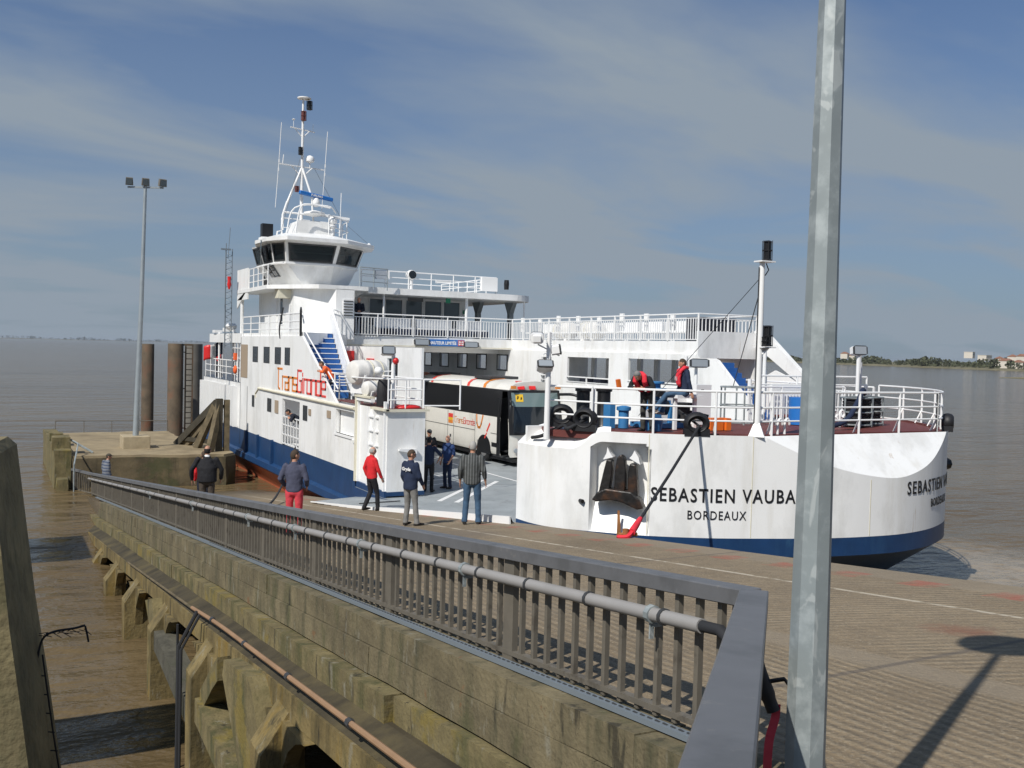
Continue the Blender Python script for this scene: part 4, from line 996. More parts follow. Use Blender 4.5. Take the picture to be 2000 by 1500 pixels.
b = MB(); pts = [(10.95, 29.5), (11.45, 29.6), (11.45, 30.0), (10.95, 29.9)]; b.loft([(11.15, 29.6, 6.5), (11.15, 29.6, 6.9), (11.15, 29.6, 7.3), (11.15, 29.6, 7.45)], [(.3, .18), (.3, .2), (.28, .16), (.22, .1)], n=10); b.build('black_bag', 'black_rubber', ferry, 40)
b = MB(); b.ball((11.6, 28.75, 6.55), (.45, .25, .1)); b.build('red_buoy', 'red_paint', ferry, 60)

# stair, its parapet and the house walls of the port block
b = MB()
for k in range(12):
    u = 36.75 + k * .2; z = 6.5 + k * .205; b.box(11.0, 12.3, u, u + .22, z - .10, z + .21)
b.build('stair', 'stair_blue', ferry)
b = MB()
for k in range(12): b.box(11.0, 12.3, 36.735 + k * .2, 36.748 + k * .2, 6.68 + k * .205, 6.712 + k * .205)
b.build('stair_nosing', 'white_trim', ferry)
b = MB(); b.prism([(36.4, 6.5), (36.4, 7.1), (39.2, 9.75), (39.5, 9.75), (39.5, 8.5), (39.0, 8.5)], 'x', 12.34, 12.42); b.build('stair_parapet', 'white_paint', ferry)
b = MB(); b.tube([(10.86, 33.6, 6.9), (10.86, 37.9, 9.0), (10.86, 38.4, 9.75)], .028, 6); b.tube([(12.3, 36.3, 7.4), (12.3, 39.1, 10.0)], .025, 6); b.build('stair_handrail', 'white_trim', ferry)
b = MB(); b.wall('x', 14.05, .1, 33.6, 56, FZ, 8.45, [(36, 37.2, 6.9, 8.0), (43, 43.8, 7.3, 8.1), (46, 46.8, 7.3, 8.1), (49, 49.8, 7.3, 8.1)]); b.wall('y', 40.6, .1, 12.3, 14.1, 6.4, 8.45, []); b.wall('y', 56, .1, 14.1, 22.4, FZ, 8.45, [(15.2, 21.3, FZ, 8.0)]); b.build('port_house_wall', 'white_paint', ferry)
b = MB(); b.box(12.55, 13.15, 40.56, 40.598, 6.5, 8.2); b.build('cabin_door', 'cream_trim', ferry)
MB().lathe((12.85, 40.55, 7.75), [(.16, -.01), (.16, .02)], 14, 'y').build('porthole', 'glass_dark', ferry)
MB().box(13.45, 13.8, 40.52, 40.6, 7.45, 8.25).build('extinguisher_box', 'red_paint', ferry)
MB().box(13.98, 14.05, 38.7, 39.5, 7.3, 7.95).build('fire_hose_box', 'red_paint', ferry)
MB().box(14.9, 15.3, 42.6, 42.66, 7.5, 8.2).build('red_notice', 'red_paint', ferry)
MB().box(14.35, 14.75, 42.6, 42.66, 7.85, 8.25).build('green_notice', 'sign_green', ferry)

# passenger deck
b = MB(); b.prism([(10.8, 37.9), (12.4, 39.2), (14.05, 42.3), (22.5, 42.3), (22.5, 27.95), (25.3, 27.95), (25.3, 57), (10.8, 57)], 'z', 8.47, UD); b.build('passenger_deck', 'white_paint', ferry)
MB().box(11, 25.2, 43, 56.9, 8.952, 8.958).build('deck_covering', 'deck_grey', ferry)
b = MB()
for u in (43.6, 45.2, 46.8, 48.4, 50, 51.6, 53.2): b.box(14.2, 22.4, u, u + .12, 8.25, 8.47)
each(b, 'deck_beam', 'white_trim', ferry)
b = MB(); vrail(b, (13.7, 42.2, UD), (22.5, 42.36, UD)); b.build('front_railing', 'white_trim', ferry)
b = MB(); vrail(b, (12.45, 39.3, UD), (13.7, 42.2, UD)); b.build('stair_head_railing', 'white_trim', ferry)
b = MB(); vrail(b, (22.5, 42.36, UD), (22.5, 28.0, UD), post=1.75); b.build('starboard_inner_railing', 'white_trim', ferry)
b = MB(); vrail(b, (22.5, 28.0, UD), (25.25, 28.0, UD), post=1.3, bar=.17); b.build('wing_end_railing', 'white_trim', ferry)
b = MB(); vrail(b, (25.25, 28.0, UD), (25.25, 44, UD), post=1.8, bar=.2); b.build('starboard_outer_railing', 'white_trim', ferry)
b = MB(); hrail(b, [(10.75, 48.4, 8.8), (10.75, 38.2, 8.8)], (.3, .6, .92), post=1.6); b.build('port_wing_railing', 'white_trim', ferry)
b = MB(); 
for k in range(9): b.bar((10.76, 38.2 + .2 * k, 8.8), (10.76, 38.2 + .2 * k, 9.7), .025)
b.build('port_wing_bars', 'white_trim', ferry)
b = MB(); b.loft([(10.72, 38.05, 8.8), (10.72, 38.08, 9.8), (10.72, 38.08, 9.95)], [(.05, .07), (.05, .06), (.03, .04)], n=8); b.build('black_cover', 'black_paint', ferry)
b = MB(); b.tube(smoothline([(10.7, 40.7, 10.0), (10.68, 40.9, 9.6), (10.68, 41.2, 9.1), (10.69, 41.1, 8.7)], 4), .03, 6); b.build('hanging_hose', 'rope_black', ferry)
b = MB()
for x0, x1 in ((16.2, 18.1), (18.4, 20.3), (20.6, 22.0)): b.box(x0, x1, 44.3, 44.8, 9.35, 9.42); b.box(x0, x1, 44.75, 44.85, 9.42, 9.85)
each(b, 'bench_back', 'white_trim', ferry)
b = MB()
for k in range(14): b.box(16.2 + .42 * k, 16.5 + .42 * k, 43.9, 44.3, 9.0, 9.34)
each(b, 'bench_seat', 'cloth_navy', ferry)
b = MB()
for k in range(8): b.box(23.5, 24.6, 29.5 + 1.7 * k, 30.9 + 1.7 * k, 9.30, 9.36); b.box(24.5, 24.6, 29.5 + 1.7 * k, 30.9 + 1.7 * k, 9.36, 9.8); b.box(22.7, 22.78, 29.7 + 1.7 * k, 29.95 + 1.7 * k, 9.35, 9.99 + .04 * (k % 3))
each(b, 'wing_bench', 'white_trim', ferry)
b = MB()
for k in range(2): b.box(22.9 + k * 1.0, 23.7 + k * 1.0, 28.5, 29.2, 8.96, 9.85)
each(b, 'wing_locker', 'cloth_darknavy', ferry)
# height sign with its red mark and two floodlights
sg = MB(); sg.box(17.95, 19.85, 42.20, 42.27, 8.56, 8.87); sgn = sg.build('height_sign', 'sign_blue', ferry)
t = text_mb('HAUTEUR LIMITÉE', .21, 1.0, .006, 'LEFT'); w_ = max(v[0] for v in t.v); fix_mb(t, lambda p: Vector((18.02 + p.x * 1.40 / w_, 42.196 + p.y, 8.635 + p.z))); t.build('lettering', 'white_trim', sgn)
b = MB(); b.box(19.50, 19.82, 42.192, 42.199, 8.59, 8.85); b.build('emblem_panel', 'white_trim', sgn)
b = MB(); b.wall('y', 42.184, .006, 19.5, 19.82, 8.59, 8.85, [(19.53, 19.79, 8.62, 8.82)]); b.box(19.56, 19.76, 42.184, 42.19, 8.705, 8.735); b.prism([(19.62, 8.81), (19.70, 8.81), (19.66, 8.755)], 'y', 42.184, 42.19); b.prism([(19.62, 8.63), (19.70, 8.63), (19.66, 8.69)], 'y', 42.184, 42.19); b.build('emblem', 'red_paint', sgn)
floodlight((17.65, 42.2, 8.72), 0, R(-10), .78, .30, .08); floodlight((20.2, 42.2, 8.66), 0, R(-10), .78, .28, .08)
MB().box(14.0, 22.5, 42.24, 42.27, 8.50, 8.54).build('fascia_strip', 'cream_trim', ferry)

# starboard block
hol = [(38.3, 39.2, 6.88, 8.18), (33.6, 36.9, 7.12, 8.22), (28.95, 32.2, 7.3, 8.24)] + [(a, c, 7.48, 8.17) for a, c in ((52.1, 53.2), (49.7, 50.8), (47.3, 48.4), (44.96, 46.03), (42.6, 43.67))]
b = MB(); b.wall('x', 22.4, .1, 27.95, 56, FZ, 8.47, hol); b.build('starboard_inner_wall', 'white_paint', ferry)
b = MB()
for h in hol[3:]: b.wall('x', 22.375, .03, h[0] - .06, h[1] + .06, h[2] - .06, h[3] + .06, [h])
each(b, 'inner_window_frame', 'dark_grey', ferry)
b = MB(); oh = [(29.3 + k * 1.25, 30.25 + k * 1.25, 6.9, 8.3) for k in range(20)]; b.wall('x', 25.2, .12, 28, 58, 6.5, 8.47, oh); b.build('starboard_outer_wall', 'white_paint', ferry)
b = MB(); b.box(22.5, 25.2, 39.6, 39.7, 6.5, 8.45); b.box(22.5, 25.2, 27.95, 56, 6.40, 6.48); b.box(22.5, 25.2, 28.82, 28.88, FZ, 8.47); b.build('starboard_inner_bulkhead', 'white_paint', ferry)
b = MB()
for u0, u1 in ((33.6, 36.9), (28.95, 32.2), (38.3, 39.2)): b.bar((22.38, u0, 7.36), (22.38, u1, 7.36), .05); b.bar((22.38, u0, 7.15), (22.38, u1, 7.15), .03); b.bar((22.38, (u0 + u1) / 2, 7.0), (22.38, (u0 + u1) / 2, 7.36), .05)
each(b, 'opening_rail', 'white_trim', ferry)
b = MB()
for k in range(7): b.box(23.0, 23.35, 29.6 + 1.1 * k, 30.2 + 1.1 * k, 6.5, 7.28)
each(b, 'inside_seat', 'cloth_darknavy', ferry)
b = MB(); b.box(22.4, 25.32, 27.86, 27.96, 8.34, 9.32); b.build('wing_end_bulwark', 'white_paint', ferry)
b = MB(); b.prism([(28.2, 9.40), (27.5, 9.40), (25.3, 7.75), (25.15, 6.6), (25.5, 6.6), (25.65, 7.55), (28.2, 9.0)], 'x', 25.16, 25.36); b.prism([(25.5, 6.6), (29, 6.6), (29, 7.0), (26.9, 7.95), (25.65, 7.55)], 'x', 25.2, 25.3); b.build('starboard_brace', 'white_paint', ferry)
b = MB(); b.prism([(27.94, FZ), (22.8, FZ), (22.8, 4.9), (25.0, 6.85), (26.75, 8.28), (26.95, 8.34), (27.94, 8.34)], 'x', 22.4, 22.5); b.build('starboard_stair_plate', 'white_paint', ferry)
b = MB()
for k in range(-11, 9): b.box(22.55, 23.4, 25.35 + k * .21, 25.6 + k * .21, 6.55 + k * .175, 6.80 + k * .175)
b.build('starboard_stair', 'stair_blue', ferry)
b = MB(); vrail(b, (18.6, 20.85, FD), (22.3, 20.85, FD), 1.0, 1.2, .12); vrail(b, (23.7, 21, FD), (23.7, 27, FD), 1.0, 1.2, .14); b.build('fore_gate', 'white_trim', ferry)
b = MB(); hrail(b, [(19.5, 21.4, FD), (23.6, 21.2, FD)], (1.05, 1.3), post=1.2); b.build('fore_gate_rail', 'white_trim', ferry)

# cabin on the passenger deck and its roof
ch = [(16.75, 17.48, 9.55, 10.88), (17.62, 18.5, 9.55, 10.88), (18.72, 19.6, 9.55, 10.88), (19.78, 20.7, 9.55, 10.88), (20.85, 21.75, 9.55, 10.88)]
b = MB(); b.wall('y', 47, .1, 14.2, 22.25, UD, 10.98, ch); b.wall('x', 22.15, .1, 47.1, 54, UD, 10.98, [(48, 49.4, 9.6, 10.8), (50, 51.4, 9.6, 10.8)]); b.build('cabin_wall', 'white_paint', ferry)
for h in ch:
    bb = MB(); bb.wall('y', 46.97, .03, h[0] - .05, h[1] + .05, h[2] - .05, h[3] + .05, [h]); f = bb.build('cabin_window', 'white_trim', ferry)
    MB().box(h[0], h[1], 47.02, 47.03, h[2], h[3]).build('pane', 'glass_grey', f)
b = MB(); b.box(14.3, 22.1, 52, 52.1, UD, 10.9); b.build('cabin_back_wall', 'deck_grey', ferry)
roof = [(14.6, 44.0), (23.4, 44.0)] + [(23.4 + 1.5 * math.sin(R(a)), 45.5 - 1.5 * math.cos(R(a))) for a in range(10, 91, 10)] + [(24.9, 53), (14.6, 53)]
b = MB(); b.prism(roof, 'z', 10.98, 11.28); b.build('cabin_roof', 'white_paint', ferry)
b = MB(); b.prism([(14.6, 10.5), (15.4, 10.98), (14.6, 10.98)], 'y', 44.1, 46.9); b.build('roof_bracket', 'white_paint', ferry)
for x, y in ((23.1, 47.5), (24.4, 46.2)):
    b = MB(); b.prism([(y - .14, UD), (y + .14, UD), (y + .14, 10.4), (y + .5, 10.98), (y - .5, 10.98), (y - .14, 10.4)], 'x', x - .12, x + .12); b.build('roof_column', 'deck_grey', ferry)
b = MB(); b.tube([(20.9, 44.3, UD), (20.9, 44.3, 10.98)], .08, 8); b.tube([(16.5, 44.3, UD), (16.5, 44.3, 10.98)], .05, 8); b.tube([(24.3, 44.5, UD), (24.3, 44.5, 10.98)], .05, 8); each(b, 'roof_post', 'white_trim', ferry)
MB().box(21.95, 22.2, 46.93, 46.98, 10.3, 10.5).build('cabin_exit_sign', 'sign_green', ferry)
MB().box(19.9, 20.15, 44.6, 44.64, 10.72, 10.96).build('muster_sign', 'sign_green', ferry)
MB().box(18.0, 18.8, 44.9, 44.95, 10.74, 10.92).build('deck_notice', 'dark_grey', ferry)
b = MB(); hrail(b, [(15.6, 45.0, 11.28), (22.9, 45.0, 11.28)], (.30, .58, .88), post=1.2); hrail(b, [(22.9, 45.0, 11.28), (22.9, 52, 11.28)], (.30, .58, .88), post=1.2); b.build('roof_railing', 'white_trim', ferry)
b = MB(); b.box(16.3, 17.0, 44.9, 45.1, 11.75, 12.15); b.box(22.0, 22.9, 44.85, 45.1, 11.45, 12.15); b.bar((19.6, 45.2, 11.8), (20.4, 45.2, 11.85), .15); each(b, 'roof_locker', 'white_trim', ferry)
b = MB(); b.tube([(18.2, 45.1, 11.28), (18.2, 45.1, 11.85)], .11, 10); b.lathe((18.2, 45.1, 12.05), [(.05, .25), (.22, .18), (.25, 0), (.22, -.2)], 14, 'y'); b.build('searchlight', 'white_trim', ferry, 40)
MB().lathe((18.2, 44.9, 12.05), [(.2, -.02), (.2, .02)], 14, 'y').build('searchlight_glass', 'glass_dark', ferry)
b = MB(); b.lathe((23.6, 45.2, 11.9), [(.12, -.3), (.14, 0), (.12, .2)], 10); b.build('roof_signal_lantern', 'black_paint', ferry)
raft((24.0, 37.5, 9.45), 1.7, .38, R(85)); raft((24.0, 39.8, 9.45), 1.7, .38, R(85))

# tower under the wheelhouse
twr = [(11.9, 50), (11.9, 43.5), (13.4, 42.0), (14.25, 42.0), (14.6, 43.5), (14.6, 50)]
b = MB(); b.prism(twr, 'z', UD - .2, BD - .14); b.build('house_front', 'white_paint', ferry)
b = MB(); b.prism([(10.9, 50.6), (10.9, 44.4), (12.6, 42.0), (14.9, 42.0), (15.4, 43.4), (15.4, 50.6)], 'z', BD - .16, BD + .02); b.build('bridge_deck', 'white_paint', ferry)
b = MB(); b.box(13.72, 14.2, 41.97, 42.0, 9.75, 10.55); b.build('louvre_panel', 'white_trim', ferry)
b = MB()
for k in range(6): b.box(13.75, 14.17, 41.945, 41.972, 9.8 + .125 * k, 9.85 + .125 * k)
b.build('louvre_slot', 'dark_grey', ferry)
win_x(11.895, 45.3, 45.75, 9.4, 10.7)
b = MB(); b.box(11.86, 11.9, 46.4, 47.3, UD, 10.8); b.box(11.85, 11.88, 43.9, 44.6, 9.0, 10.3); each(b, 'house_door', 'white_trim', ferry)
b = MB(); b.box(11.3, 11.9, 43.9, 44.5, 10.55, 10.95); b.build('deck_lamp', 'cream_trim', ferry)
b = MB(); b.box(10.92, 10.98, 48.3, 50.6, BD - .5, 12.15); b.prism([(48.3, BD + .0), (50.6, BD - .5), (50.6, BD - .9)], 'x', 10.92, 10.98); b.build('wing_screen', 'white_paint', ferry)
b = MB(); hrail(b, [(11.0, 48.3, BD), (11.0, 44.6, BD)], (.3, .62, .95), post=1.0); b.build('bridge_wing_railing', 'white_trim', ferry)
b = MB(); 
for k in range(3): b.tube([(11.0 + .03 * k, 49.9, 6.5), (11.0 + .03 * k, 49.9, BD - .2)], .06, 6)
each(b, 'wing_support', 'white_trim', ferry)
b = MB(); hrail(b, [(14.9, 43.2, BD), (16.4, 43.6, BD)], (.35, .7, 1.0), post=.7); b.build('bridge_side_railing', 'steel_pole', ferry)
def ladder_mast():
    b = MB()
    for dx, dy in ((0, 0), (.35, .1), (.1, .4)): b.tube([(10.45 + dx, 51.2 + dy, 8.2), (10.45 + dx, 51.2 + dy, 13.2 + dy)], .024, 5)
    for k in range(16): z = 8.3 + k * .3; b.tube([(10.45, 51.2, z), (10.8, 51.3, z + .15), (10.55, 51.6, z + .3), (10.45, 51.2, z + .3)], .014, 4)
    b.bar((10.2, 51.2, 13.25), (10.7, 51.2, 13.25), .08); b.tube([(10.6, 51.4, 12.8), (10.7, 51.4, 14.4)], .018, 5)
    return b.build('lattice_mast', 'cable_tray', ferry)
ladder_mast()
b = MB(); b.loft([(10.6, 51, 11.2), (10.6, 51, 11.45), (10.6, 51, 11.6), (10.6, 51, 11.85)], [(.04, .04), (.11, .11), (.08, .08), (.10, .10)], n=10); b.build('red_day_shape', 'red_paint', ferry, 40)

# wheelhouse
rg0 = [(12.0, 48), (12.0, 46.2), (12.15, 45.3), (12.62, 44.35), (13.80, 44.35), (15.0, 45.5), (15.2, 46.4), (15.2, 48)]
rg1 = [(11.3, 48), (11.3, 46.6), (11.35, 45.0), (11.68, 44.0), (13.92, 44.0), (15.45, 45.3), (15.7, 46.3), (15.7, 48)]
rg2 = [(11.08, 48.2), (11.08, 46.7), (11.12, 44.75), (11.52, 43.68), (14.06, 43.68), (15.75, 45.1), (16.0, 46.2), (16.0, 48.2)]
rg3 = [(11.25, 48.0), (10.75, 46.2), (10.85, 44.4), (11.45, 43.05), (14.25, 43.05), (16.05, 44.55), (16.45, 46.0), (16.1, 48.2)]
Z0, Z1, Z2, Z3 = BD, 12.18, 13.12, 13.12
def ring(mb, r0, z0, r1, z1, mi=0, skip=()):
    n = len(r0)
    for k in range(n):
        if k in skip: continue
        k2 = (k + 1) % n; mb.add([(*r0[k], z0), (*r0[k2], z0), (*r1[k2], z1), (*r1[k], z1)], [(0, 1, 2, 3)], mi)
wh = MB(); ring(wh, rg0, Z0, rg1, Z1)
def lerp2(a, c, t): return (a[0] + (c[0] - a[0]) * t, a[1] + (c[1] - a[1]) * t)
def at(k, t, h):      # point on the window belt, h 0..1 up
    return (*lerp2(lerp2(rg1[k], rg1[k + 1], t), lerp2(rg2[k], rg2[k + 1], t), h), Z1 + (Z2 - Z1) * h)
panes = []
for k in range(7):
    if k == 0: segs = [(0.05, .95)]
    elif k == 1: segs = [(.03, .48), (.52, .97)]
    else: segs = [(.08, .92) if k == 2 else (.05, .95)]
    # white frame: sill, head and pillars; the openings are filled with dark panes set back
    es = [0] + [t for s in segs for t in s] + [1]
    for i in range(0, len(es), 2): wh.add([at(k, es[i], 0), at(k, es[i + 1], 0), at(k, es[i + 1], 1), at(k, es[i], 1)], [(0, 1, 2, 3)])
    for a, c in segs:
        wh.add([at(k, a, 0), at(k, c, 0), at(k, c, .07), at(k, a, .07)], [(0, 1, 2, 3)]); wh.add([at(k, a, .93), at(k, c, .93), at(k, c, 1), at(k, a, 1)], [(0, 1, 2, 3)])
        panes.append((k, a, c))
ring(wh, rg1, Z1, rg2, Z2, skip=range(7))
whb = wh.build('wheelhouse', 'white_paint', ferry, mods=(('SOLIDIFY', dict(thickness=.06)),))
MATS['bridge_glass'] = None
def bridge_glass():
    m = bpy.data.materials.new('bridge_glass'); m.use_nodes = True; nt = m.node_tree; nd = nt.nodes; b_ = nd['Principled BSDF']
    b_.inputs['Base Color'].default_value = (.02, .03, .036, 1); b_.inputs['Roughness'].default_value = .04
    tr_ = nd.new('ShaderNodeBsdfTransparent'); tr_.inputs[0].default_value = (.55, .66, .68, 1); mxs = nd.new('ShaderNodeMixShader'); mxs.inputs[0].default_value = .5
    nt.links.new(b_.outputs[0], mxs.inputs[1]); nt.links.new(tr_.outputs[0], mxs.inputs[2]); nt.links.new(mxs.outputs[0], nd['Material Output'].inputs[0]); MATS['bridge_glass'] = m
bridge_glass()
for k, a, c in panes:
    q = [Vector(at(k, a, .07)), Vector(at(k, c, .07)), Vector(at(k, c, .93)), Vector(at(k, a, .93))]; nrm = (q[1] - q[0]).cross(q[3] - q[0]).normalized(); cen = sum(q, Vector()) / 4
    if nrm.dot(cen - Vector((13.5, 46.3, 12.6))) < 0: nrm = -nrm
    bb = MB(); bb.add([p - nrm * .02 for p in q] + [p - nrm * .03 for p in q], [(0, 1, 2, 3), (7, 6, 5, 4), (0, 4, 5, 1), (1, 5, 6, 2), (2, 6, 7, 3), (3, 7, 4, 0)]); f = bb.build('window_pane', 'bridge_glass', whb)
    bb = MB()
    for i in range(4):
        p0, p1 = q[i], q[(i + 1) % 4]; m_ = (cen - (p0 + p1) / 2).normalized() * .035; bb.bar(p0 + m_ + nrm * .005, p1 + m_ + nrm * .005, .07, .03, nrm)
    bb.build('window_gasket', 'dark_grey', whb)
b = MB(); ring(b, rg1, Z1 - .06, rg1, Z1 + .02); b.v = [((p[0] - 13.5) * 1.03 + 13.5, (p[1] - 46.2) * 1.03 + 46.2, p[2]) for p in b.v]; b.build('sill_band', 'white_trim', whb, mods=(('SOLIDIFY', dict(thickness=.08)),))
b = MB(); b.add([(*p, Z0 + .02) for p in rg0], [tuple(range(8))]); b.add([(*p, Z2 - .02) for p in rg2], [tuple(range(8))]); b.build('wheelhouse_lining', 'dark_grey', whb)
b = MB(); b.prism([(12.65, 44.75), (13.75, 44.75), (14.6, 45.6), (14.4, 45.9), (13.6, 45.2), (12.65, 45.2)], 'z', BD + .05, 12.25); b.box(12.6, 13.1, 46.3, 46.8, BD, 12.3); b.build('console', 'winch_blue', whb)
b = MB(); b.box(11.5, 15.6, 47.7, 47.75, BD, 13.0); b.build('wheelhouse_back_wall', 'dark_grey', whb)
# port quarter windows reach lower
for a, c in ((.1, .46), (.54, .9)):
    q = [Vector((*lerp2(lerp2(rg0[1], rg0[2], t), lerp2(rg1[1], rg1[2], t), h), Z0 + (Z1 - Z0) * h)) for t, h in ((a, .45), (c, .45), (c, .97), (a, .97))]
    bb = MB(); bb.add([p + Vector((-.10, 0, 0)) for p in q] + [p + Vector((-.02, 0, 0)) for p in q], [(0, 1, 2, 3), (0, 4, 5, 1), (1, 5, 6, 2), (2, 6, 7, 3), (3, 7, 4, 0)]); bb.build('low_window_pane', 'glass_dark', whb)
b = MB(); b.tube([(11.15, 47.3, 12.05), (11.0, 45.8, 12.1), (11.15, 44.7, 12.13), (11.5, 43.85, 12.15)], .03, 6); b.build('window_handrail', 'white_trim', whb)
b = MB(); b.bar((11.05, 46.2, 12.35), (10.75, 45.0, 13.0), .04, .5, (0, 0, 1)); b.build('open_window', 'glass_grey', whb)
# roof with sloping top
b = MB(); n = 8; inner = [(12.1, 47.3), (11.95, 46.3), (12.0, 45.6), (12.5, 44.95), (13.9, 44.95), (14.7, 45.6), (14.9, 46.3), (14.8, 47.3)]
b.add([(*p, Z3) for p in rg3] + [(*p, Z3 + .16) for p in rg3] + [(*p, 13.68) for p in inner], [tuple(range(8))[::-1]] + [(k, (k + 1) % n, n + (k + 1) % n, n + k) for k in range(n)] + [(n + k, n + (k + 1) % n, 2 * n + (k + 1) % n, 2 * n + k) for k in range(n)] + [tuple(range(16, 24))]); b.build('wheelhouse_roof', 'white_paint', ferry)
b = MB(); b.prism([(12.3, 13.66), (14.2, 13.66), (13.95, 14.28), (12.55, 14.28)], 'y', 45.2, 46.7); b.build('monkey_island', 'white_paint', ferry)
b = MB(); pr = [(12.0, 45.4, 13.6), (12.35, 45.2, 14.85), (13.8, 44.8, 15.0), (14.3, 45.1, 14.75)]
b.tube(smoothline(pr, 5), .035, 6); b.tube(smoothline([(12.3, 44.9, 13.6), (12.5, 44.8, 14.8), (12.9, 44.7, 15.0), (13.9, 44.7, 14.9)], 5), .035, 6)
hrail(b, [(13.9, 44.9, 13.66), (15.1, 45.6, 13.5), (15.2, 46.8, 13.5)], (.45, .95), .025, .9); hrail(b, [(12.2, 47.0, 13.66), (15.1, 47.0, 13.6)], (.45, .9), .02, 1); b.build('roof_top_railing', 'white_trim', ferry)
b = MB(); b.lathe((14.2, 45.3, 13.7), [(.12, 0), (.12, .35), (.2, .38), (.2, .5), (.12, .52)], 12); b.ball((14.2, 45.25, 14.4), (.2, .24, .2)); b.build('roof_searchlight', 'white_trim', ferry, 50)
b = MB(); b.box(10.95, 11.45, 45.6, 46.0, 13.42, 14.05); b.build('black_loudspeaker', 'black_paint', ferry)
b = MB(); b.box(10.9, 11.5, 45.5, 46.1, 13.28, 13.42); b.tube([(11.55, 45.4, 13.3), (11.6, 45.4, 13.7), (11.8, 45.4, 13.75), (11.85, 45.4, 13.4)], .04, 6); b.ball((16.05, 45.3, 13.35), (.1, .1, .12)); b.build('roof_fitting', 'white_trim', ferry)
# main mast
b = MB(); MX, MU = 13.02, 46.5
b.tube([(MX, MU, 14.3), (MX, MU, 20.15)], [.085, .05], 10)
for dx, dy in ((-.75, -.2), (.35, -.45), (.2, .6)): b.tube([(MX + dx, MU + dy, 15.2 if dx < 0 else 15.6), (MX, MU, 17.0)], .055, 8)
b.tube([(MX - .75, MU - .2, 15.25), (MX - .95, MU - .2, 14.6), (MX - .95, MU - .2, 13.9)], .055, 8); b.tube([(MX - .95, MU - .2, 14.75), (MX + .6, MU - .3, 14.7)], .05, 8); b.tube([(MX + .35, MU - .45, 15.7), (MX + .5, MU - .4, 14.2)], .05, 8)
b.build('mast', 'white_trim', ferry, 50)
b = MB(); b.bar((MX - .62, MU - .1, 18.82), (MX + .62, MU + .1, 18.75), .05); b.bar((MX - 1.12, MU - .15, 17.02), (MX + 1.12, MU + .15, 17.0), .055)
for s in (-1, 1): b.tube([(MX + s * .38, MU, 18.8), (MX, MU, 18.4)], .022, 6); b.tube([(MX + s * .5, MU, 17.0), (MX, MU, 16.5)], .028, 6)
each(b, 'crosstree', 'white_trim', ferry)
for x, z0, z1 in ((MX - 1.13, 14.95, 19.0), (MX + 1.13, 14.85, 18.85)):
    b = MB(); b.tube([(x - .13, MU, z0), (x, MU, 17), (x + .1, MU, z1)], .016, 6); b.bar((x - .01, MU, 16.7), (x - .01, MU, 16.85), .05); b.bar((x + .01, MU, 17.1), (x + .01, MU, 17.25), .05); b.build('whip_aerial', 'white_trim', ferry)
b = MB(); b.lathe((MX + .38, MU, 17.1), [(.02, -.1), (.03, .12), (.2, .2), (.22, .32), (.15, .45), (.02, .5)], 14); b.build('satellite_dome', 'white_trim', ferry, 50)
b = MB(); b.lathe((MX + .05, MU, 20.2), [(.03, 0), (.33, .06), (.33, .11), (.05, .16)], 18); b.build('top_disc', 'white_trim', ferry, 40)
def lantern(mb, c, r=.09, h=.32):
    mb.lathe(c, [(r * .9, 0), (r, .02), (r * .7, .05), (r * .75, h * .45), (r, h * .48), (r, h * .54), (r * .72, h * .57), (r * .72, h * .9), (r, h * .93), (r * .6, h)], 10)
    for k in range(6):
        a = k * PI / 3; mb.tube([(c[0] + r * 1.05 * math.cos(a), c[1] + r * 1.05 * math.sin(a), c[2]), (c[0] + r * 1.05 * math.cos(a), c[1] + r * 1.05 * math.sin(a), c[2] + h)], r * .1, 4)
b = MB(); lantern(b, (MX + .28, MU - .1, 19.75), .13, .42); lantern(b, (MX - .12, MU - .12, 17.55), .1, .38); each(b, 'mast_lantern', 'black_paint', ferry)
b = MB(); lantern(b, (MX, MU - .12, 19.2), .12, .45); lantern(b, (MX - .3, MU - .25, 15.75), .1, .28); b.build('red_lantern', 'red_lens' if 'red_lens' in MATS else 'deck_red', ferry)
b = MB(); b.tube([(MX - .45, MU, 18.85), (MX - .45, MU, 19.2)], .012, 5); b.lathe((MX - .45, MU, 19.2), [(.07, 0), (.09, .03), (.03, .06)], 8); b.tube([(MX + .5, MU, 18.8), (MX + .5, MU, 19.1)], .012, 5); b.tube([(MX - .95, MU, 17.05), (MX - .9, MU, 17.5)], .02, 5); b.tube([(14.85, 46.2, 13.5), (14.9, 46.2, 15.9)], .02, 5); each(b, 'small_aerial', 'white_trim', ferry)
rd = MB(); rd.box(-.88, .88, -.09, .09, -.09, .09); mt = Matrix.Rotation(R(6), 3, 'Y') @ Matrix.Rotation(R(10), 3, 'Z'); RP = Vector((13.62, 46.1, 15.62)); fix_mb(rd, lambda p: RP + mt @ p); rdo = rd.build('radar_scanner', 'sign_blue', ferry, mods=(('BEVEL', dict(width=.03)),))
t = text_mb('FURUNO', .14, 1.1, .004); fix_mb(t, lambda p: RP + mt @ (p + Vector((0, -.096, -.05)))); t.build('lettering', 'white_trim', rdo)
b = MB(); b.lathe((13.62, 46.1, 15.1), [(.1, 0), (.19, .1), (.2, .25), (.1, .42)], 12); b.lathe((13.4, 45.6, 14.55), [(.1, 0), (.5, .12), (.5, .2), (.1, .3)], 16); b.build('radar_base', 'white_trim', ferry, 40)
rd = MB(); rd.box(-.95, .95, -.06, .06, -.06, .06); mt2 = Matrix.Rotation(R(4), 3, 'Y') @ Matrix.Rotation(R(-4), 3, 'Z'); RP2 = Vector((14.2, 45.7, 14.65)); fix_mb(rd, lambda p: RP2 + mt2 @ p); rd.build('small_radar_scanner', 'white_trim', ferry)
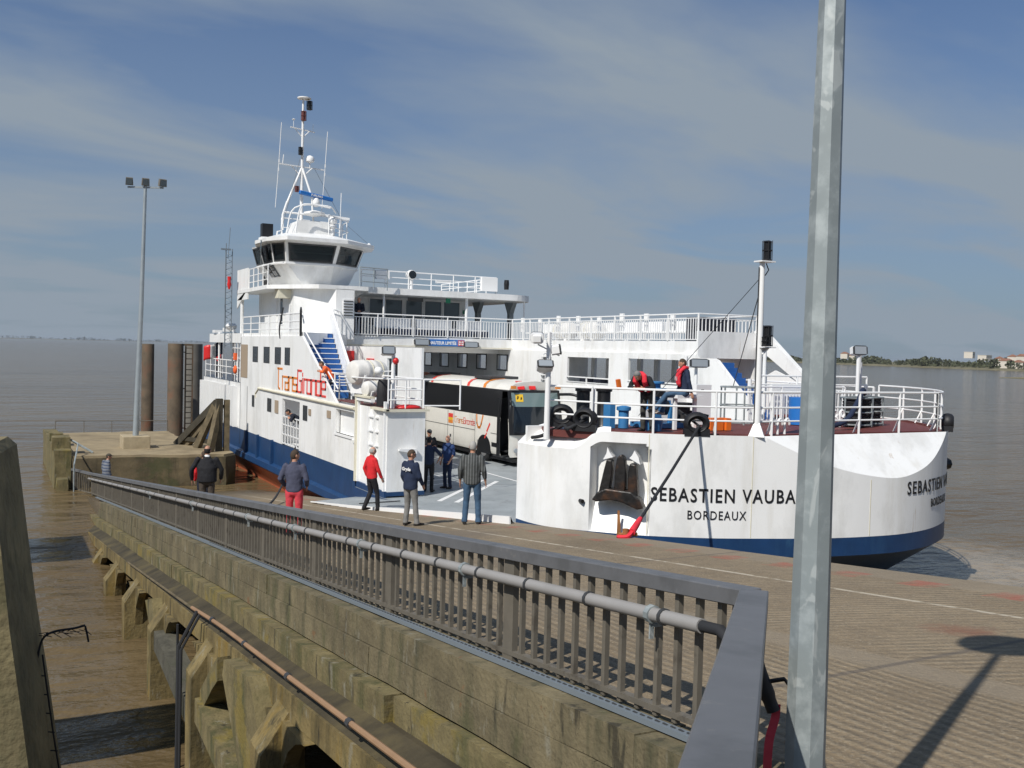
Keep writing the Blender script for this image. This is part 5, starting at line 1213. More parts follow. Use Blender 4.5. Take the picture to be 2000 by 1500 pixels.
b = MB(); b.tube([(MX + .6, MU, 17), (15.2, 46.8, 14.6), (16.1, 45.4, 13.4)], .008, 4); b.tube([(MX - .1, MU, 17.4), (11.9, 46, 13.7)], .008, 4); b.build('mast_stay', 'dark_grey', ferry)

# big route name on the side: single-stroke squared letters
GLY = {'T': (1.15, [[(0, 1.6), (1.05, 1.6)], [(.22, 1.6), (.22, .12), (.34, 0), (.55, 0)]]), 'r': (.62, [[(0, 0), (0, 1), (.5, 1)]]), 'a': (.9, [[(0, 1), (.68, 1), (.68, 0), (0, 0), (0, .55), (.68, .55)]]), 'n': (.9, [[(0, 0), (0, 1), (.68, 1), (.68, 0)]]),
       's': (.88, [[(.68, 1), (0, 1), (0, .5), (.68, .5), (.68, 0), (0, 0)]]), 'G': (1.0, [[(.74, 1.6), (0, 1.6), (0, 0), (.74, 0), (.74, .85), (.4, .85)]]), 'i': (.28, [[(0, 0), (0, 1)], [(0, 1.25), (0, 1.4)]]), 'o': (.9, [[(0, 0), (0, 1), (.68, 1), (.68, 0), (0, 0)]]),
       'd': (.9, [[(.68, 1.6), (.68, 0), (0, 0), (0, 1), (.68, 1)]]), 'e': (.85, [[(.7, 0), (0, 0), (0, 1), (.68, 1), (.68, .5), (0, .5)]])}
def stroke_word(word, x, sx, sz, w, th=.004):
    """strokes in x-z, front towards -y; returns mesh and the end x"""
    mb = MB()
    for ch_ in word:
        adv, ls = GLY[ch_]
        for l in ls:
            for (a, c) in zip(l, l[1:]):
                A = Vector((x + a[0] * sx, 0, a[1] * sz)); C = Vector((x + c[0] * sx, 0, c[1] * sz)); d = (C - A).normalized() * w * .5; mb.bar(A - d, C + d, w, th, (0, 1, 0))
        x += adv * sx
    return mb, x
SC = 6.85 / (1.15 + .62 + .9 + .9 + .88 + 1.0 + .28 + .62 + .9 + .9 + .9 + .7)
m1, xe = stroke_word('Trans', 0, SC, .53, .078, .02); m2_, _ = stroke_word('Gironde', xe, SC, .53, .078, .02)
for mm, k in ((m1, 'logo_orange'), (m2_, 'logo_red')):
    fix_mb(mm, lambda p: Vector((10.69 + p.y, 41.4 - p.x, 6.58 + p.z))); mm.build('route_lettering', k, ferry)
# name on the bow, wrapped round the plating
def bow_text(txt, s0, z, size, length, m='letter_black', bold=.006):
    t = text_mb(txt, size, 1.18, bold, 'LEFT', .003); w0 = max(v[0] for v in t.v)
    def fn(p):
        pt, nn, d = bow_at(s0 + p.x * length / w0); return Vector((pt.x, pt.y, z + p.z)) + nn * (.012 - p.y)
    fix_mb(t, fn); return t.build('name_lettering', m, ferry)
def s_of_px(px, z):      # arc length where a sight line at that picture column meets the bow (used once, to size the lettering)
    best = None
    for k in range(len(bow)):
        q = Vector((bow[k].x, bow[k].y, z)) - Vector((0, 0, 8.45)); X = 1000 + F_PX * q.dot(r2) / q.dot(fw); 
        if best is None or abs(X - px) < best[0]:
            if bow_at(arc[k])[1].dot(-q) > 0: best = (abs(X - px), arc[k])
    return best[1]
sA = s_of_px(1272, 5.2); sB = s_of_px(1568, 5.2); bow_text('SEBASTIEN VAUBAN', sA, 5.08, .44, (sB - sA) * 1.02)
sA = s_of_px(1341, 4.8); sB = s_of_px(1455, 4.8); bow_text('BORDEAUX', sA, 4.68, .29, sB - sA, bold=.001)
sA = s_of_px(1772, 5.3); bow_text('SEBASTIEN VAUBAN', sA, 5.20, .44, 4.0); sA = s_of_px(1817, 4.9); bow_text('BORDEAUX', sA, 4.80, .29, 1.45, bold=.004)

# fore deck, red coaming and cap along the bow edge
fd = [(p - bow_at(a)[1] * .05) for p, a in zip(bow, arc)]
b = MB(); b.prism([(p.x, max(p.y, 17.02 if p.x > 14.5 else 0)) for p in fd[20::6]] + [(25.2, 24), (25.2, 28.8), (23.7, 28.8), (23.7, 20.9), (12.0, 20.9)], 'z', 6.42, 6.58); b.build('fore_deck', 'deck_red', ferry)
# sloping shoulder over the port corner post
b = MB(); ks = [k for k in range(0, len(bow)) if arc[k] < s_of_x(12.7)]
inner_l = [Vector((12.35, 21.2, 6.66)).lerp(Vector((12.75, 18.95, 6.63)), (k / max(1, len(ks) - 1))) for k in range(len(ks))]
rows_ = []
for k, q in zip(ks, inner_l):
    p = bow[k]; e = Vector((p.x, p.y, bow_top(arc[k]))); rows_.append([e, e.lerp(q, .35) + Vector((0, 0, .10)), e.lerp(q, .7) + Vector((0, 0, .08)), q])
b.add([p for r_ in rows_ for p in r_], [(i * 4 + j, (i + 1) * 4 + j, (i + 1) * 4 + j + 1, i * 4 + j + 1) for i in range(len(rows_) - 1) for j in range(3)]); b.build('corner_shoulder', 'white_paint', ferry, 60)
b = MB(); b.box(11.6, 25.2, 20.9, 21.0, FZ, 6.6); b.add([(11.55, 21.3, 3.74), (11.55, 21.3, 6.16), (12.35, 21.2, 6.66), (12.35, 21.2, 3.74)], [(0, 1, 2, 3)]); b.build('bow_inner_bulkhead', 'white_paint', ferry)
def edge(s, inw, z): p, nn, d = bow_at(s); q = p - nn * inw; y = max(q.y, 17.05 + inw * .6) if q.x > 14.5 else q.y; return Vector((q.x, y, z))
S0, S1, S2 = s_of_x(12.35), s_of_x(21.8), s_of_x(24.9)
b = MB(); hrail(b, [edge(S0 + (S1 - S0) * k / 30, .16, FD) for k in range(31)], (.14 + .2, .66, 1.02), .022, 1.42, .03, True); b.build('bow_railing', 'white_trim', ferry)
b = MB(); hrail(b, [edge(S1 + (S2 + 1.5 - S1) * k / 16, .16, FD) for k in range(17)], (.34, .66, 1.02), .022, 1.3, .03, True); b.build('bow_quarter_railing', 'white_trim', ferry)
b = MB(); hrail(b, [(11.75, 20.2, 6.62), (12.4, 19.25, 6.62)], (.34, .66, 1.0), .022, .9); b.build('corner_railing', 'white_trim', ferry)
b = MB()
for k in range(60): 
    a = edge(S0 + .2 + (S2 - S0) * k / 60, .30, FD - .02); c = edge(S0 + .2 + (S2 - S0) * (k + 1) / 60, .30, FD - .02); b.bar(a, c, .06, .10)
b.build('red_coaming', 'deck_red', ferry)
b = MB()
for px in (1268, 1468, 1700):
    s_ = s_of_px(px, 5.6)
    for z0, z1 in ((4.27, 6.6),) if px < 1600 else ((4.27, 5.6),):
        p, nn, d = bow_at(s_); q = p + nn * .003; b.bar((q.x, q.y, z0), (q.x, q.y, z1), .02, .006, (nn.x, nn.y, 0))
each(b, 'plate_seam', 'cream_trim', ferry)
# Panama fairleads: thick black oval rings on the deck edge
def fairlead(c, yaw, r=.205, th=.085, dep=.30):
    b = MB(); pts = []
    for k in range(28):
        a = 2 * PI * k / 28; pts.append(Vector((math.cos(a) * r * 1.08, 0, math.sin(a) * r * .92)))
    n = len(pts); vs = []; m = 8
    for k, p in enumerate(pts):
        o_ = p.normalized()
        for j in range(m): a = 2 * PI * j / m; vs.append(p + o_ * math.cos(a) * th + Vector((0, math.sin(a) * dep / 2, 0)))
    b.add(vs, [(k * m + j, k * m + (j + 1) % m, ((k + 1) % n) * m + (j + 1) % m, ((k + 1) % n) * m + j) for k in range(n) for j in range(m)])
    b.box(-r - th * 1.0, r + th * 1.0, -dep * .45, dep * .45, -r - th * .9, -r * .55)
    mt = Matrix.Rotation(yaw, 3, 'Z'); fix_mb(b, lambda p: Vector(c) + mt @ p); return b.build('fairlead', 'black_rubber', ferry, 50)
def fair_at(px, **kw):
    s = s_of_px(px, 6.7); p, nn, d = bow_at(s); q = edge(s, .12, FD + .27); fairlead(q, math.atan2(d.y, d.x), **kw); return q
FL1 = fair_at(1362); FL2 = fair_at(1142)
fairlead((12.05, 20.05, 6.92), R(-30))
_p = edge(s_of_x(22.6), .02, FD + .22); fairlead(_p, R(40), .17)
# masts and lights on the bow
BM = edge(s_of_px(1482, 6.7), .15, FD)
b = MB(); b.tube([BM, BM + Vector((0, 0, 4.02))], [.085, .062], 12); b.lathe(BM, [(.26, 0), (.24, .03), (.09, .32)], 4); b.build('bow_mast', 'white_trim', ferry, 40)
b = MB(); b.box(BM.x - .13, BM.x + .28, BM.y - .14, BM.y + .14, FD + 4.02, FD + 4.05); b.box(BM.x - .05, BM.x + .36, BM.y - .16, BM.y + .16, FD + 2.05, FD + 2.08); b.bar((BM.x + .02, BM.y, FD + 1.9), (BM.x + .2, BM.y, FD + 2.05), .2, .03); b.build('lantern_bracket', 'white_trim', ferry)
b = MB(); lantern(b, (BM.x + .14, BM.y, FD + 4.06), .11, .46); b.tube([(BM.x + .12, BM.y, FD + 4.0), (BM.x + .2, BM.y, FD + 3.85), (BM.x + .1, BM.y, FD + 3.72)], .014, 5); b.build('top_lantern', 'black_paint', ferry)
b = MB(); lantern(b, (BM.x + .18, BM.y - .05, FD + 2.09), .12, .48); lantern(b, (BM.x + .06, BM.y - .12, FD + 2.09), .09, .22); b.build('lower_lantern', 'black_paint', ferry)
b = MB(); b.tube([(BM.x, BM.y, FD + 3.7), (14.2, 19.9, FD + .3)], .008, 4); b.tube([(BM.x + .05, BM.y, FD + 3.65), (18.6, 21.5, FD + 1.0)], .012, 4); b.tube([(BM.x - .09, BM.y, FD + .1), (BM.x - .09, BM.y, FD + 3.9)], .014, 5); b.build('bow_stay', 'dark_grey', ferry)
CM = Vector((11.42 + .2, 20.0, 6.35)); b = MB(); b.tube([CM, CM + Vector((0, 0, 2.55))], [.075, .05], 12); b.bar(CM + Vector((-.3, 0, 2.25)), CM + Vector((.35, .1, 2.0)), .03)
for k in range(8): b.bar(CM + Vector((-.07, 0, 2.1 + .06 * k)), CM + Vector((.07, 0, 2.1 + .06 * k)), .02)
b.tube([CM + Vector((-.12 + .07 * math.cos(a * .5), -.05, 1.95 + .09 * math.sin(a * .5))) for a in range(13)], .008, 4); b.build('corner_light_mast', 'white_trim', ferry)
floodlight(CM + Vector((-.30, .05, 2.42)), R(150), R(-10), .30, .24, .2); floodlight(CM + Vector((.30, .0, 2.15)), R(60), R(-10), .30, .24, .2); floodlight(CM + Vector((-.14, -.10, 1.80)), R(-20), R(-38), .38, .20, .2)
def post_light(x, y, h, lampd=True, w=.5):
    b = MB(); b.tube([(x, y, FD), (x, y, FD + h)], .055, 8); b.tube([(x + .16, y + .1, FD + .2), (x + .16, y + .1, FD + h * .72)], .035, 6); b.build('deck_post', 'white_trim', ferry)
    if lampd: floodlight((x, y - .05, FD + h + .12), R(-18), R(-8), .42, .26, .2)
post_light(21.9, 20.0, 1.98); post_light(22.6, 20.6, 2.0, False); post_light(20.2, 22.0, 2.0, False); post_light(19.2, 21.5, 1.2, False)
b = MB(); b.tube([(22.95, 20.9, FD + .7), (22.95, 20.9, FD + 1.75)], .07, 8); b.build('vent_pipe', 'white_trim', ferry, 50)
floodlight((19.05, 23.6, 8.2), R(-15), R(-6), .62, .26, .2)
b = MB(); b.tube([(19.05, 23.75, FD), (19.05, 23.75, 8.15)], .05, 8); b.tube([(17.9, 22.8, FD), (17.9, 22.8, 8.4)], .06, 8); each(b, 'lamp_standard', 'white_trim', ferry)
# winches, bollards, bins and rope baskets on the fore deck
wn = MB(); wn.box(14.3, 15.4, 19.6, 20.4, FD, FD + .12); wn.prism([(14.45, FD + .1), (14.6, FD + .6), (14.72, FD + .6), (14.78, FD + .1)], 'y', 19.7, 19.8); wn.prism([(15.0, FD + .1), (15.06, FD + .6), (15.2, FD + .6), (15.26, FD + .1)], 'y', 19.7, 19.8); wn.box(14.6, 15.15, 19.85, 20.2, FD + .42, FD + .68)
wn.lathe((14.78, 20.05, FD), [(.14, .6), (.14, .92), (.30, .95), (.30, .985), (.15, 1.0), (.15, 1.09), (.25, 1.11), (.25, 1.15), (.08, 1.16)], 18); wn.lathe((13.75, 19.9, FD), [(.13, .0), (.13, .42), (.18, .44), (.18, .52), (.06, .55)], 14); wn.box(13.35, 13.5, 19.9, 20.2, FD, FD + .62)
wn.build('anchor_winch', 'winch_blue', ferry, 40)
b = MB(); b.lathe((14.85, 19.95, FD + .5), [(.2, -.22), (.2, .22)], 14, 'x'); b.lathe((14.78, 20.05, FD), [(.28, .78), (.28, .94)], 16); b.bar((15.0, 19.5, FD + .5), (15.9, 19.3, FD + .3), .08, .1); b.lathe((15.6, 19.9, FD), [(.2, .0), (.17, .1), (.17, .5), (.24, .54), (.24, .62)], 14); b.build('winch_drum', 'black_rubber', ferry, 40)
b = MB()
for x, y in ((13.0, 20.6), (13.55, 20.5), (16.6, 20.6)): b.lathe((x, y, FD), [(.2, 0), (.17, .04), (.17, .86), (.21, .88), (.21, .94), (.05, .96)], 16)
each(b, 'bollard', 'black_paint', ferry, 40)
b = MB(); b.lathe((14.0, 19.0, FD), [(.19, 0), (.23, .27), (.24, .30), (.23, .31)], 16); b.build('blue_bucket', 'winch_blue', ferry, 40)
b = MB(); b.box(15.55, 15.95, 18.75, 19.0, FD, FD + .3); b.box(16.0, 16.15, 18.7, 19.0, FD, FD + .3); b.bar((13.6, 19.9, FD + .95), (13.55, 19.9, FD + 1.2), .09); each(b, 'yellow_chain_stopper', 'orange_paint', ferry)
b = MB(); b.box(15.0, 16.6, 20.8, 20.9, FD, FD + .95); b.box(16.4, 16.9, 20.4, 20.8, FD, FD + 1.06); b.build('control_stand', 'white_trim', ferry)
def basket(x, y, r, h, full):
    b = MB()
    for z in (.05, h * .5, h): b.tube([(x + r * math.cos(2 * PI * k / 14), y + r * math.sin(2 * PI * k / 14), FD + z) for k in range(14)], .02, 5, closed=True)
    for k in range(6): a = 2 * PI * k / 6; b.tube([(x + r * math.cos(a), y + r * math.sin(a), FD), (x + r * math.cos(a), y + r * math.sin(a), FD + h)], .025, 5)
    b.build('rope_basket', 'galvanised', ferry)
    if full:
        b = MB()
        for k in range(9): b.tube([(x + (r - .1) * (1 + .03 * math.sin(k * 2.1)) * math.cos(2 * PI * j / 14 + k), y + (r - .1) * math.sin(2 * PI * j / 14 + k), FD + .06 + .085 * k) for j in range(14)], .05, 5, closed=True)
        b.lathe((x, y, FD), [(r * .7, .02), (r * .7, .8)], 12); b.build('coiled_rope', 'rope_black', ferry)
basket(18.0, 20.5, .55, 1.0, False); basket(21.0, 19.2, .42, .78, True); basket(21.9, 19.6, .42, .78, True)
b = MB(); b.lathe((20.6, 20.4, FD), [(.3, 0), (.32, .3), (.32, .85), (.28, .9)], 14); b.lathe((19.7, 20.0, FD), [(.3, 0), (.3, .75)], 14); each(b, 'blue_barrel', 'sign_blue', ferry, 40)
b = MB(); b.box(19.6, 21.2, 21.0, 21.1, FD + .2, FD + 1.05); b.build('fore_screen', 'white_trim', ferry)
b = MB()
for k in range(4): a = 19.4 + .26 * k; b.tube(smoothline([(a, 19.0, FD), (a, 19.0, FD + .35), (a + .08, 19.0, FD + .45), (a + .16, 19.0, FD + .35), (a + .1, 19.0, FD + .25)], 4), .035, 6)
for k in range(3): a = 15.95 + .22 * k; q = edge(s_of_x(a), .3, FD); b.tube(smoothline([q, q + Vector((0, 0, .3)), q + Vector((.08, 0, .4)), q + Vector((.15, 0, .25))], 4), .03, 6)
each(b, 'swan_neck_vent', 'white_trim', ferry, 40)
b = MB(); b.tube(smoothline([(18.6, 18.3, FD + .05), (19.6, 18.3, FD + .2), (20.4, 18.6, FD + .7), (20.9, 18.9, FD + 1.0), (21.3, 19.2, FD + .9)], 5), .07, 8); b.build('thick_hose', 'cloth_navy', ferry, 50)
b = MB(); b.lathe((23.0, 18.0, 5.62), [(.06, -.3), (.1, 0), (.16, .3)], 8, 'x'); b.lathe((12.2, 19.33, 4.95), [(.05, -.1), (.05, .02)], 8, 'y'); each(b, 'bow_fitting', 'black_paint', ferry)
# anchor in its pocket
sm = (PK0 + PK1) / 2; ap, an, ad_ = bow_at(sm)
def AP(a, dep, z): q = ap + ad_ * a - an * dep; return Vector((q.x, q.y, z))
b = MB(); 
def slab(mb, pts, d0, d1):
    n = len(pts); vs = [AP(a, d0, z) for a, z in pts] + [AP(a, d1, z) for a, z in pts]; mb.add(vs, [tuple(range(n)), tuple(range(n, 2 * n))[::-1]] + [(i, n + i, n + (i + 1) % n, (i + 1) % n) for i in range(n)])
slab(b, [(-.62, 5.02), (-.50, 5.20), (-.30, 5.30), (.30, 5.26), (.50, 5.10), (.60, 4.90), (.45, 4.86), (.1, 5.0), (-.2, 5.04), (-.5, 4.98)], -.16, .20)
slab(b, [(-.50, 5.15), (-.24, 5.2), (-.17, 5.75), (-.19, 5.95), (-.32, 5.97), (-.38, 5.72)], -.02, .22); slab(b, [(.20, 5.2), (.44, 5.12), (.40, 5.6), (.37, 5.88), (.23, 5.90), (.19, 5.7)], -.02, .22)
b.build('anchor', 'anchor_iron', ferry, mods=(('BEVEL', dict(width=.03, segments=2)),))
b = MB(); slab(b, [(-.12, 5.15), (.13, 5.15), (.15, 5.7), (.11, 6.02), (.02, 6.1), (-.07, 6.02), (-.11, 5.7)], -.06, .20); b.build('anchor_shank', 'anchor_iron', ferry, mods=(('BEVEL', dict(width=.03, segments=2)),))
b = MB(); slab(b, [(-.42, 5.95), (-.18, 6.02), (-.26, 6.12), (-.32, 6.25), (-.34, 6.1)], .05, .40); slab(b, [(.20, 6.02), (.46, 5.88), (.42, 6.04), (.32, 6.20), (.26, 6.08)], .05, .40); each(b, 'anchor_stop', 'white_trim', ferry)
b = MB(); slab(b, [(-.02, 4.80), (.03, 4.80), (.06, 4.45), (.10, 4.02), (-.03, 4.0), (-.02, 4.4)], .03 - .075, .035 - .07); 
for k in range(len(b.v)): pass
b.build('rust_streak', 'rust', ferry)

# ------------------------------------------------------------------ the coach on the car deck
BX0, BX1, BU0, BU1 = 18.28, 20.78, 34.25, 46.6
bus = thing('coach', 'white and black touring coach with open front door coming off the car deck', 'bus', ((BX0 + BX1) / 2, 40, FZ))
BZ = FZ
def bus_section(u, front=0.0):
    """half-rounded section; front bends the nose back with height"""
    W2 = (BX1 - BX0) / 2; cx = (BX0 + BX1) / 2
    pr = [(W2 - .06, .38), (W2, .50), (W2, 1.0), (W2, 1.90), (W2 - .005, 1.93), (W2 - .03, 2.4), (W2 - .07, 3.02), (W2 - .10, 3.08), (W2 - .20, 3.22), (W2 - .40, 3.34), (W2 - .75, 3.41), (0, 3.45)]
    pts = [(cx - a, h) for a, h in pr] + [(cx + a, h) for a, h in pr[-2::-1]]
    return [(x, u + front * max(0, (h - 1.2)) ** 1.25 * .16 + front * .09 * ((x - cx) / W2) ** 2 * 2, BZ + h) for x, h in pts]
bm_ = MB(); secs = [BU0, BU0 + .06, BU0 + .5, BU0 + 1.0] + [BU0 + 1 + k * (BU1 - BU0 - 1.2) / 10 for k in range(1, 11)] + [BU1]
allp = []
for i, u in enumerate(secs): allp += bus_section(u, max(0, 1 - (u - BU0) / 1.0))
nS = 23; fs = []; mis = []
for i in range(len(secs) - 1):
    um = (secs[i] + secs[i + 1]) / 2
    for j in range(nS - 1):
        jj = min(j, nS - 2 - j); mi = 1 if jj in (4, 5, 6) else 0
        # the front door bay on the kerb side is left open
        if j < 6 and i in (1, 2): continue
        fs.append((i * nS + j, (i + 1) * nS + j, (i + 1) * nS + j + 1, i * nS + j + 1)); mis.append(mi)
bm_.add(allp, fs); bm_.mi = mis
# back, floor and front panel below the screen
bm_.add(allp[-nS:], [tuple(range(nS))]); bm_.mi[-1] = 0
fr = allp[:nS]; bm_.add([fr[0], fr[1], fr[2], (fr[2][0], fr[2][1], BZ + 1.28), (fr[20][0], fr[20][1], BZ + 1.28), fr[20], fr[21], fr[22]], [(0, 1, 2, 3, 4, 5, 6, 7)[::-1]])
bm_.add([fr[k] for k in range(7, 16)], [tuple(range(9))[::-1]])
bm_.build('body', ['bus_white', 'black_paint'], bus, 35)
# windscreen: dark glass filling the front above the bumper panel
b = MB(); W2 = (BX1 - BX0) / 2; cx = (BX0 + BX1) / 2; vs = []; nh = 9; nw = 12
def fy(x, h): return BU0 + max(0, h - 1.2) ** 1.25 * .16 + .18 * ((x - cx) / W2) ** 2
def wx(h): return W2 if h < 1.93 else W2 - .03 * (h - 1.93)
for i in range(nh):
    h = 1.28 + (3.08 - 1.28) * i / (nh - 1)
    for j in range(nw + 1): x = cx + wx(h) * (-1 + 2 * j / nw); vs.append((x, fy(x, h) - .012, BZ + h))
b.add(vs, [(i * (nw + 1) + j, i * (nw + 1) + j + 1, (i + 1) * (nw + 1) + j + 1, (i + 1) * (nw + 1) + j) for i in range(nh - 1) for j in range(nw)]); ws = b.build('windscreen_surround', 'black_paint', bus, 60)
def screen(x0, x1, h0, h1, name, m, par, off=.02, n=6):
    b = MB(); vs = []
    for i in range(n + 1):
        h = h0 + (h1 - h0) * i / n
        for j in range(n + 1): x = cx + x0 + (x1 - x0) * j / n; vs.append((x, fy(x, h) - off, BZ + h))
    b.add(vs, [(i * (n + 1) + j, i * (n + 1) + j + 1, (i + 1) * (n + 1) + j + 1, (i + 1) * (n + 1) + j) for i in range(n) for j in range(n)]); return b.build(name, m, par, 60)
mat('glass_visor', (.16, .22, .22), .1, spec=.6)
screen(-1.08, 1.08, 1.38, 2.42, 'windscreen', 'glass_dark', bus); screen(-1.08, 1.08, 2.42, 2.98, 'sun_visor_band', 'glass_visor', bus)
sgn = screen(-.92, -.60, 2.62, 2.92, 'school_sign', 'yellow', bus, .03, 2)
b = MB()
for x, h, s in ((-.83, 2.79, .9), (-.69, 2.76, .72)):
    X = cx + x; y = fy(X, h) - .04; b.lathe((X, y, BZ + h + .05 * s), [(.03 * s, -.003), (.03 * s, .003)], 8, 'y'); b.prism([(X - .045 * s, BZ + h + .01), (X + .045 * s, BZ + h + .01), (X + .035 * s, BZ + h - .12 * s), (X - .035 * s, BZ + h - .12 * s)], 'y', y - .003, y + .003)
b.build('pictogram', 'black_paint', sgn)
b = MB(); b.ball((cx + .55, BU0 + .75, BZ + 1.75), (.22, .16, .3)); b.ball((cx + .55, BU0 + .72, BZ + 2.1), (.1, .11, .13)); b.box(cx + .3, cx + .8, BU0 + .9, BU0 + 1.05, BZ + 1.2, BZ + 2.2); b.build('driver_seat', 'dark_grey', bus)
# interior seen through the door
b = MB(); b.box(BX0 + .15, BX1 - .1, BU0 + 1.75, BU0 + 1.8, BZ + .4, BZ + 2.7); b.box(BX0 + 1.1, BX0 + 1.15, BU0 + .3, BU0 + 1.8, BZ + .35, BZ + 1.5)
for k in range(4): b.box(BX0 + .05 + .25 * k, BX0 + .4 + .25 * k, BU0 + .4, BU0 + 1.7, BZ + .3 + .2 * k, BZ + .36 + .2 * k)
b.build('entrance_step', 'dark_grey', bus)
b = MB(); b.tube([(BX0 + .1, BU0 + 1.55, BZ + .5), (BX0 + .15, BU0 + 1.5, BZ + 1.8)], .02, 6); b.tube([(BX0 + .35, BU0 + .35, BZ + .6), (BX0 + .35, BU0 + .35, BZ + 1.9)], .02, 6); each(b, 'door_handrail', 'yellow', bus)
b = MB(); b.prism([(BU0 - .12, .42), (BU0 + .12, .42), (BU0 + .12, 2.8), (BU0 - .06, 2.8)], 'x', BX0 - .38, BX0 - .33); fix_mb(b, lambda p: Vector((p.x, p.y + .45, p.z + BZ))); b.build('open_door', 'black_paint', bus)
# panel lines, flaps, lettering and stripes on the kerb side
SX = BX0 - .006
b = MB()
for u in (37.6, 39.8, 40.45, 43.0, 45.4): b.box(SX, SX + .01, u - .012, u + .012, BZ + .40, BZ + 1.90)
b.box(SX, SX + .01, 37.6, 46.3, BZ + 1.22, BZ + 1.245); b.box(SX, SX + .01, 35.3, 36.1, BZ + 1.22, BZ + 1.245)
for u in (37.25, 40.12, 44.2): b.box(SX - .01, SX + .01, u - .06, u + .06, BZ + .72, BZ + .84)
b.build('panel_joint', 'dark_grey', bus)
b = MB(); b.box(SX - .001, SX + .012, 35.55, 36.0, BZ + .68, BZ + .86); b.build('door_handle', 'black_paint', bus)
SCB = 2.05 / 9.55; m1, xe = stroke_word('Trans', 0, SCB, .16, .028); m2_, _ = stroke_word('Gironde', xe, SCB, .16, .028)
for mm, k in ((m1, 'logo_orange'), (m2_, 'logo_red')): fix_mb(mm, lambda p: Vector((SX + p.y, 39.72 - p.x, BZ + 1.42 + p.z))); mm.build('route_lettering', k, bus)
b = MB()
def band(mb, pts, w, dx=0):
    for a, c in zip(pts, pts[1:]):
        A = Vector((SX + dx, a[0], BZ + a[1])); C = Vector((SX + dx, c[0], BZ + c[1])); d = (C - A).normalized() * w * .3; mb.bar(A - d, C + d, w, .006, (1, 0, 0))
band(b, [(37.45, 1.90), (37.42, 1.55), (37.3, 1.38), (37.12, 1.38), (37.0, 1.55), (36.85, 1.90)], .10); b.build('orange_loop', 'logo_orange', bus)
b = MB(); band(b, [(36.2, 1.6), (36.45, 1.28)], .10); band(b, [(36.48, 1.18), (36.65, .98)], .08); b.build('red_slash', 'logo_red', bus)
b = MB(); b.box(SX - .002, SX + .01, 39.9, 40.38, BZ + 1.60, BZ + 1.78); sq = b.build('stripe_panel', 'logo_red', bus); b = MB(); b.box(SX - .002, SX + .01, 39.9, 40.38, BZ + 1.34, BZ + 1.48); b.build('orange_stripe', 'logo_orange', sq)
b = MB(); b.box(SX - .002, SX + .01, 39.9, 40.38, BZ + 1.49, BZ + 1.59); b.build('yellow_stripe', 'yellow', sq)
b = MB(); b.prism([(44.6, .40), (45.0, .40), (46.4, 1.90), (46.0, 1.90)], 'x', SX - .002, SX + .008); fix_mb(b, lambda p: Vector((p.x, p.y, p.z + BZ))); b.build('rear_slash', 'deck_red', bus)
def roofbow(u, w, m, x0=-.99, x1=.2):
    mb = MB(); pr = [(-1.14, 3.09), (-1.05, 3.23), (-.85, 3.35), (-.5, 3.425), (0, 3.46)]
    vs = []
    for k, (a, h) in enumerate(pr): vs += [(cx + a - .006, u - w / 2 + .10 * k, BZ + h), (cx + a - .006, u + w / 2 + .10 * k, BZ + h)]
    mb.add(vs, [(2 * k, 2 * k + 1, 2 * k + 3, 2 * k + 2) for k in range(len(pr) - 1)]); o = mb.build('roof_stripe', m, bus); o.modifiers.new('t', 'SOLIDIFY').thickness = .008
for u, m in ((42.6, 'logo_red'), (38.6, 'logo_red'), (37.0, 'logo_orange'), (45.5, 'logo_red'), (44.9, 'logo_orange'), (44.3, 'logo_red')): roofbow(u, .24, m)
for x0 in (-.80, -.30):
    b = MB(); vs = []
    for k, (h, dx, dy) in enumerate(((3.10, 0, 0), (3.22, .05, .10), (3.34, .12, .30), (3.42, .22, .62))):
        for x in (x0 + dx, x0 + dx + .30): vs.append((cx + x, BU0 + .02 + max(0, h - 1.2) ** 1.25 * .16 + .18 * (x / W2) ** 2 - .04 + dy, BZ + h + .02))
    b.add(vs, [(2 * k, 2 * k + 1, 2 * k + 3, 2 * k + 2) for k in range(3)]); o = b.build('brow_stripe', 'red_paint', bus); o.modifiers.new('t', 'SOLIDIFY').thickness = .01
b = MB(); b.box(cx - .7, cx + .7, 37.4, 38.9, BZ + 3.43, BZ + 3.55); b.box(cx - .6, cx + .6, 43.2, 44.2, BZ + 3.43, BZ + 3.53); each(b, 'roof_hatch', 'dark_grey', bus)
b = MB(); b.box(BX1 - .3, BX1 - .12, BU0 + .25, BU0 + .4, BZ + 3.14, BZ + 3.26); b.box(BX0 + .12, BX0 + .3, BU0 + .25, BU0 + .4, BZ + 3.14, BZ + 3.26); each(b, 'marker_light', 'logo_orange', bus)
# front swoosh, lamps, bumper
b = MB(); y = BU0 + .045
def fband(pts, w, m, nm):
    mb = MB()
    for a, c in zip(pts, pts[1:]):
        A = Vector((cx + a[0], fy(cx + a[0], a[1]) - .012, BZ + a[1])); C = Vector((cx + c[0], fy(cx + c[0], c[1]) - .012, BZ + c[1])); d = (C - A).normalized() * w * .3; mb.bar(A - d, C + d, w, .01, (0, 1, 0))
    return mb.build(nm, m, bus)
fband([(.1, 1.02), (-.35, .98), (-.62, .88), (-.78, .72), (-.72, .55)], .16, 'red_paint', 'red_swoosh'); fband([(.3, .86), (-.2, .84), (-.45, .74), (-.5, .62), (-.3, .56)], .15, 'logo_orange', 'orange_swoosh')
for sx in (-1, 1):
    b = MB(); 
    for k in range(2): X = cx + sx * (.72 + .26 * k); b.lathe((X, fy(X, .62) - .02, BZ + .66 - .0 * k), [(.085, -.02), (.10, .02)], 12, 'y')
    b.build('headlight', 'lamp_lens', bus)
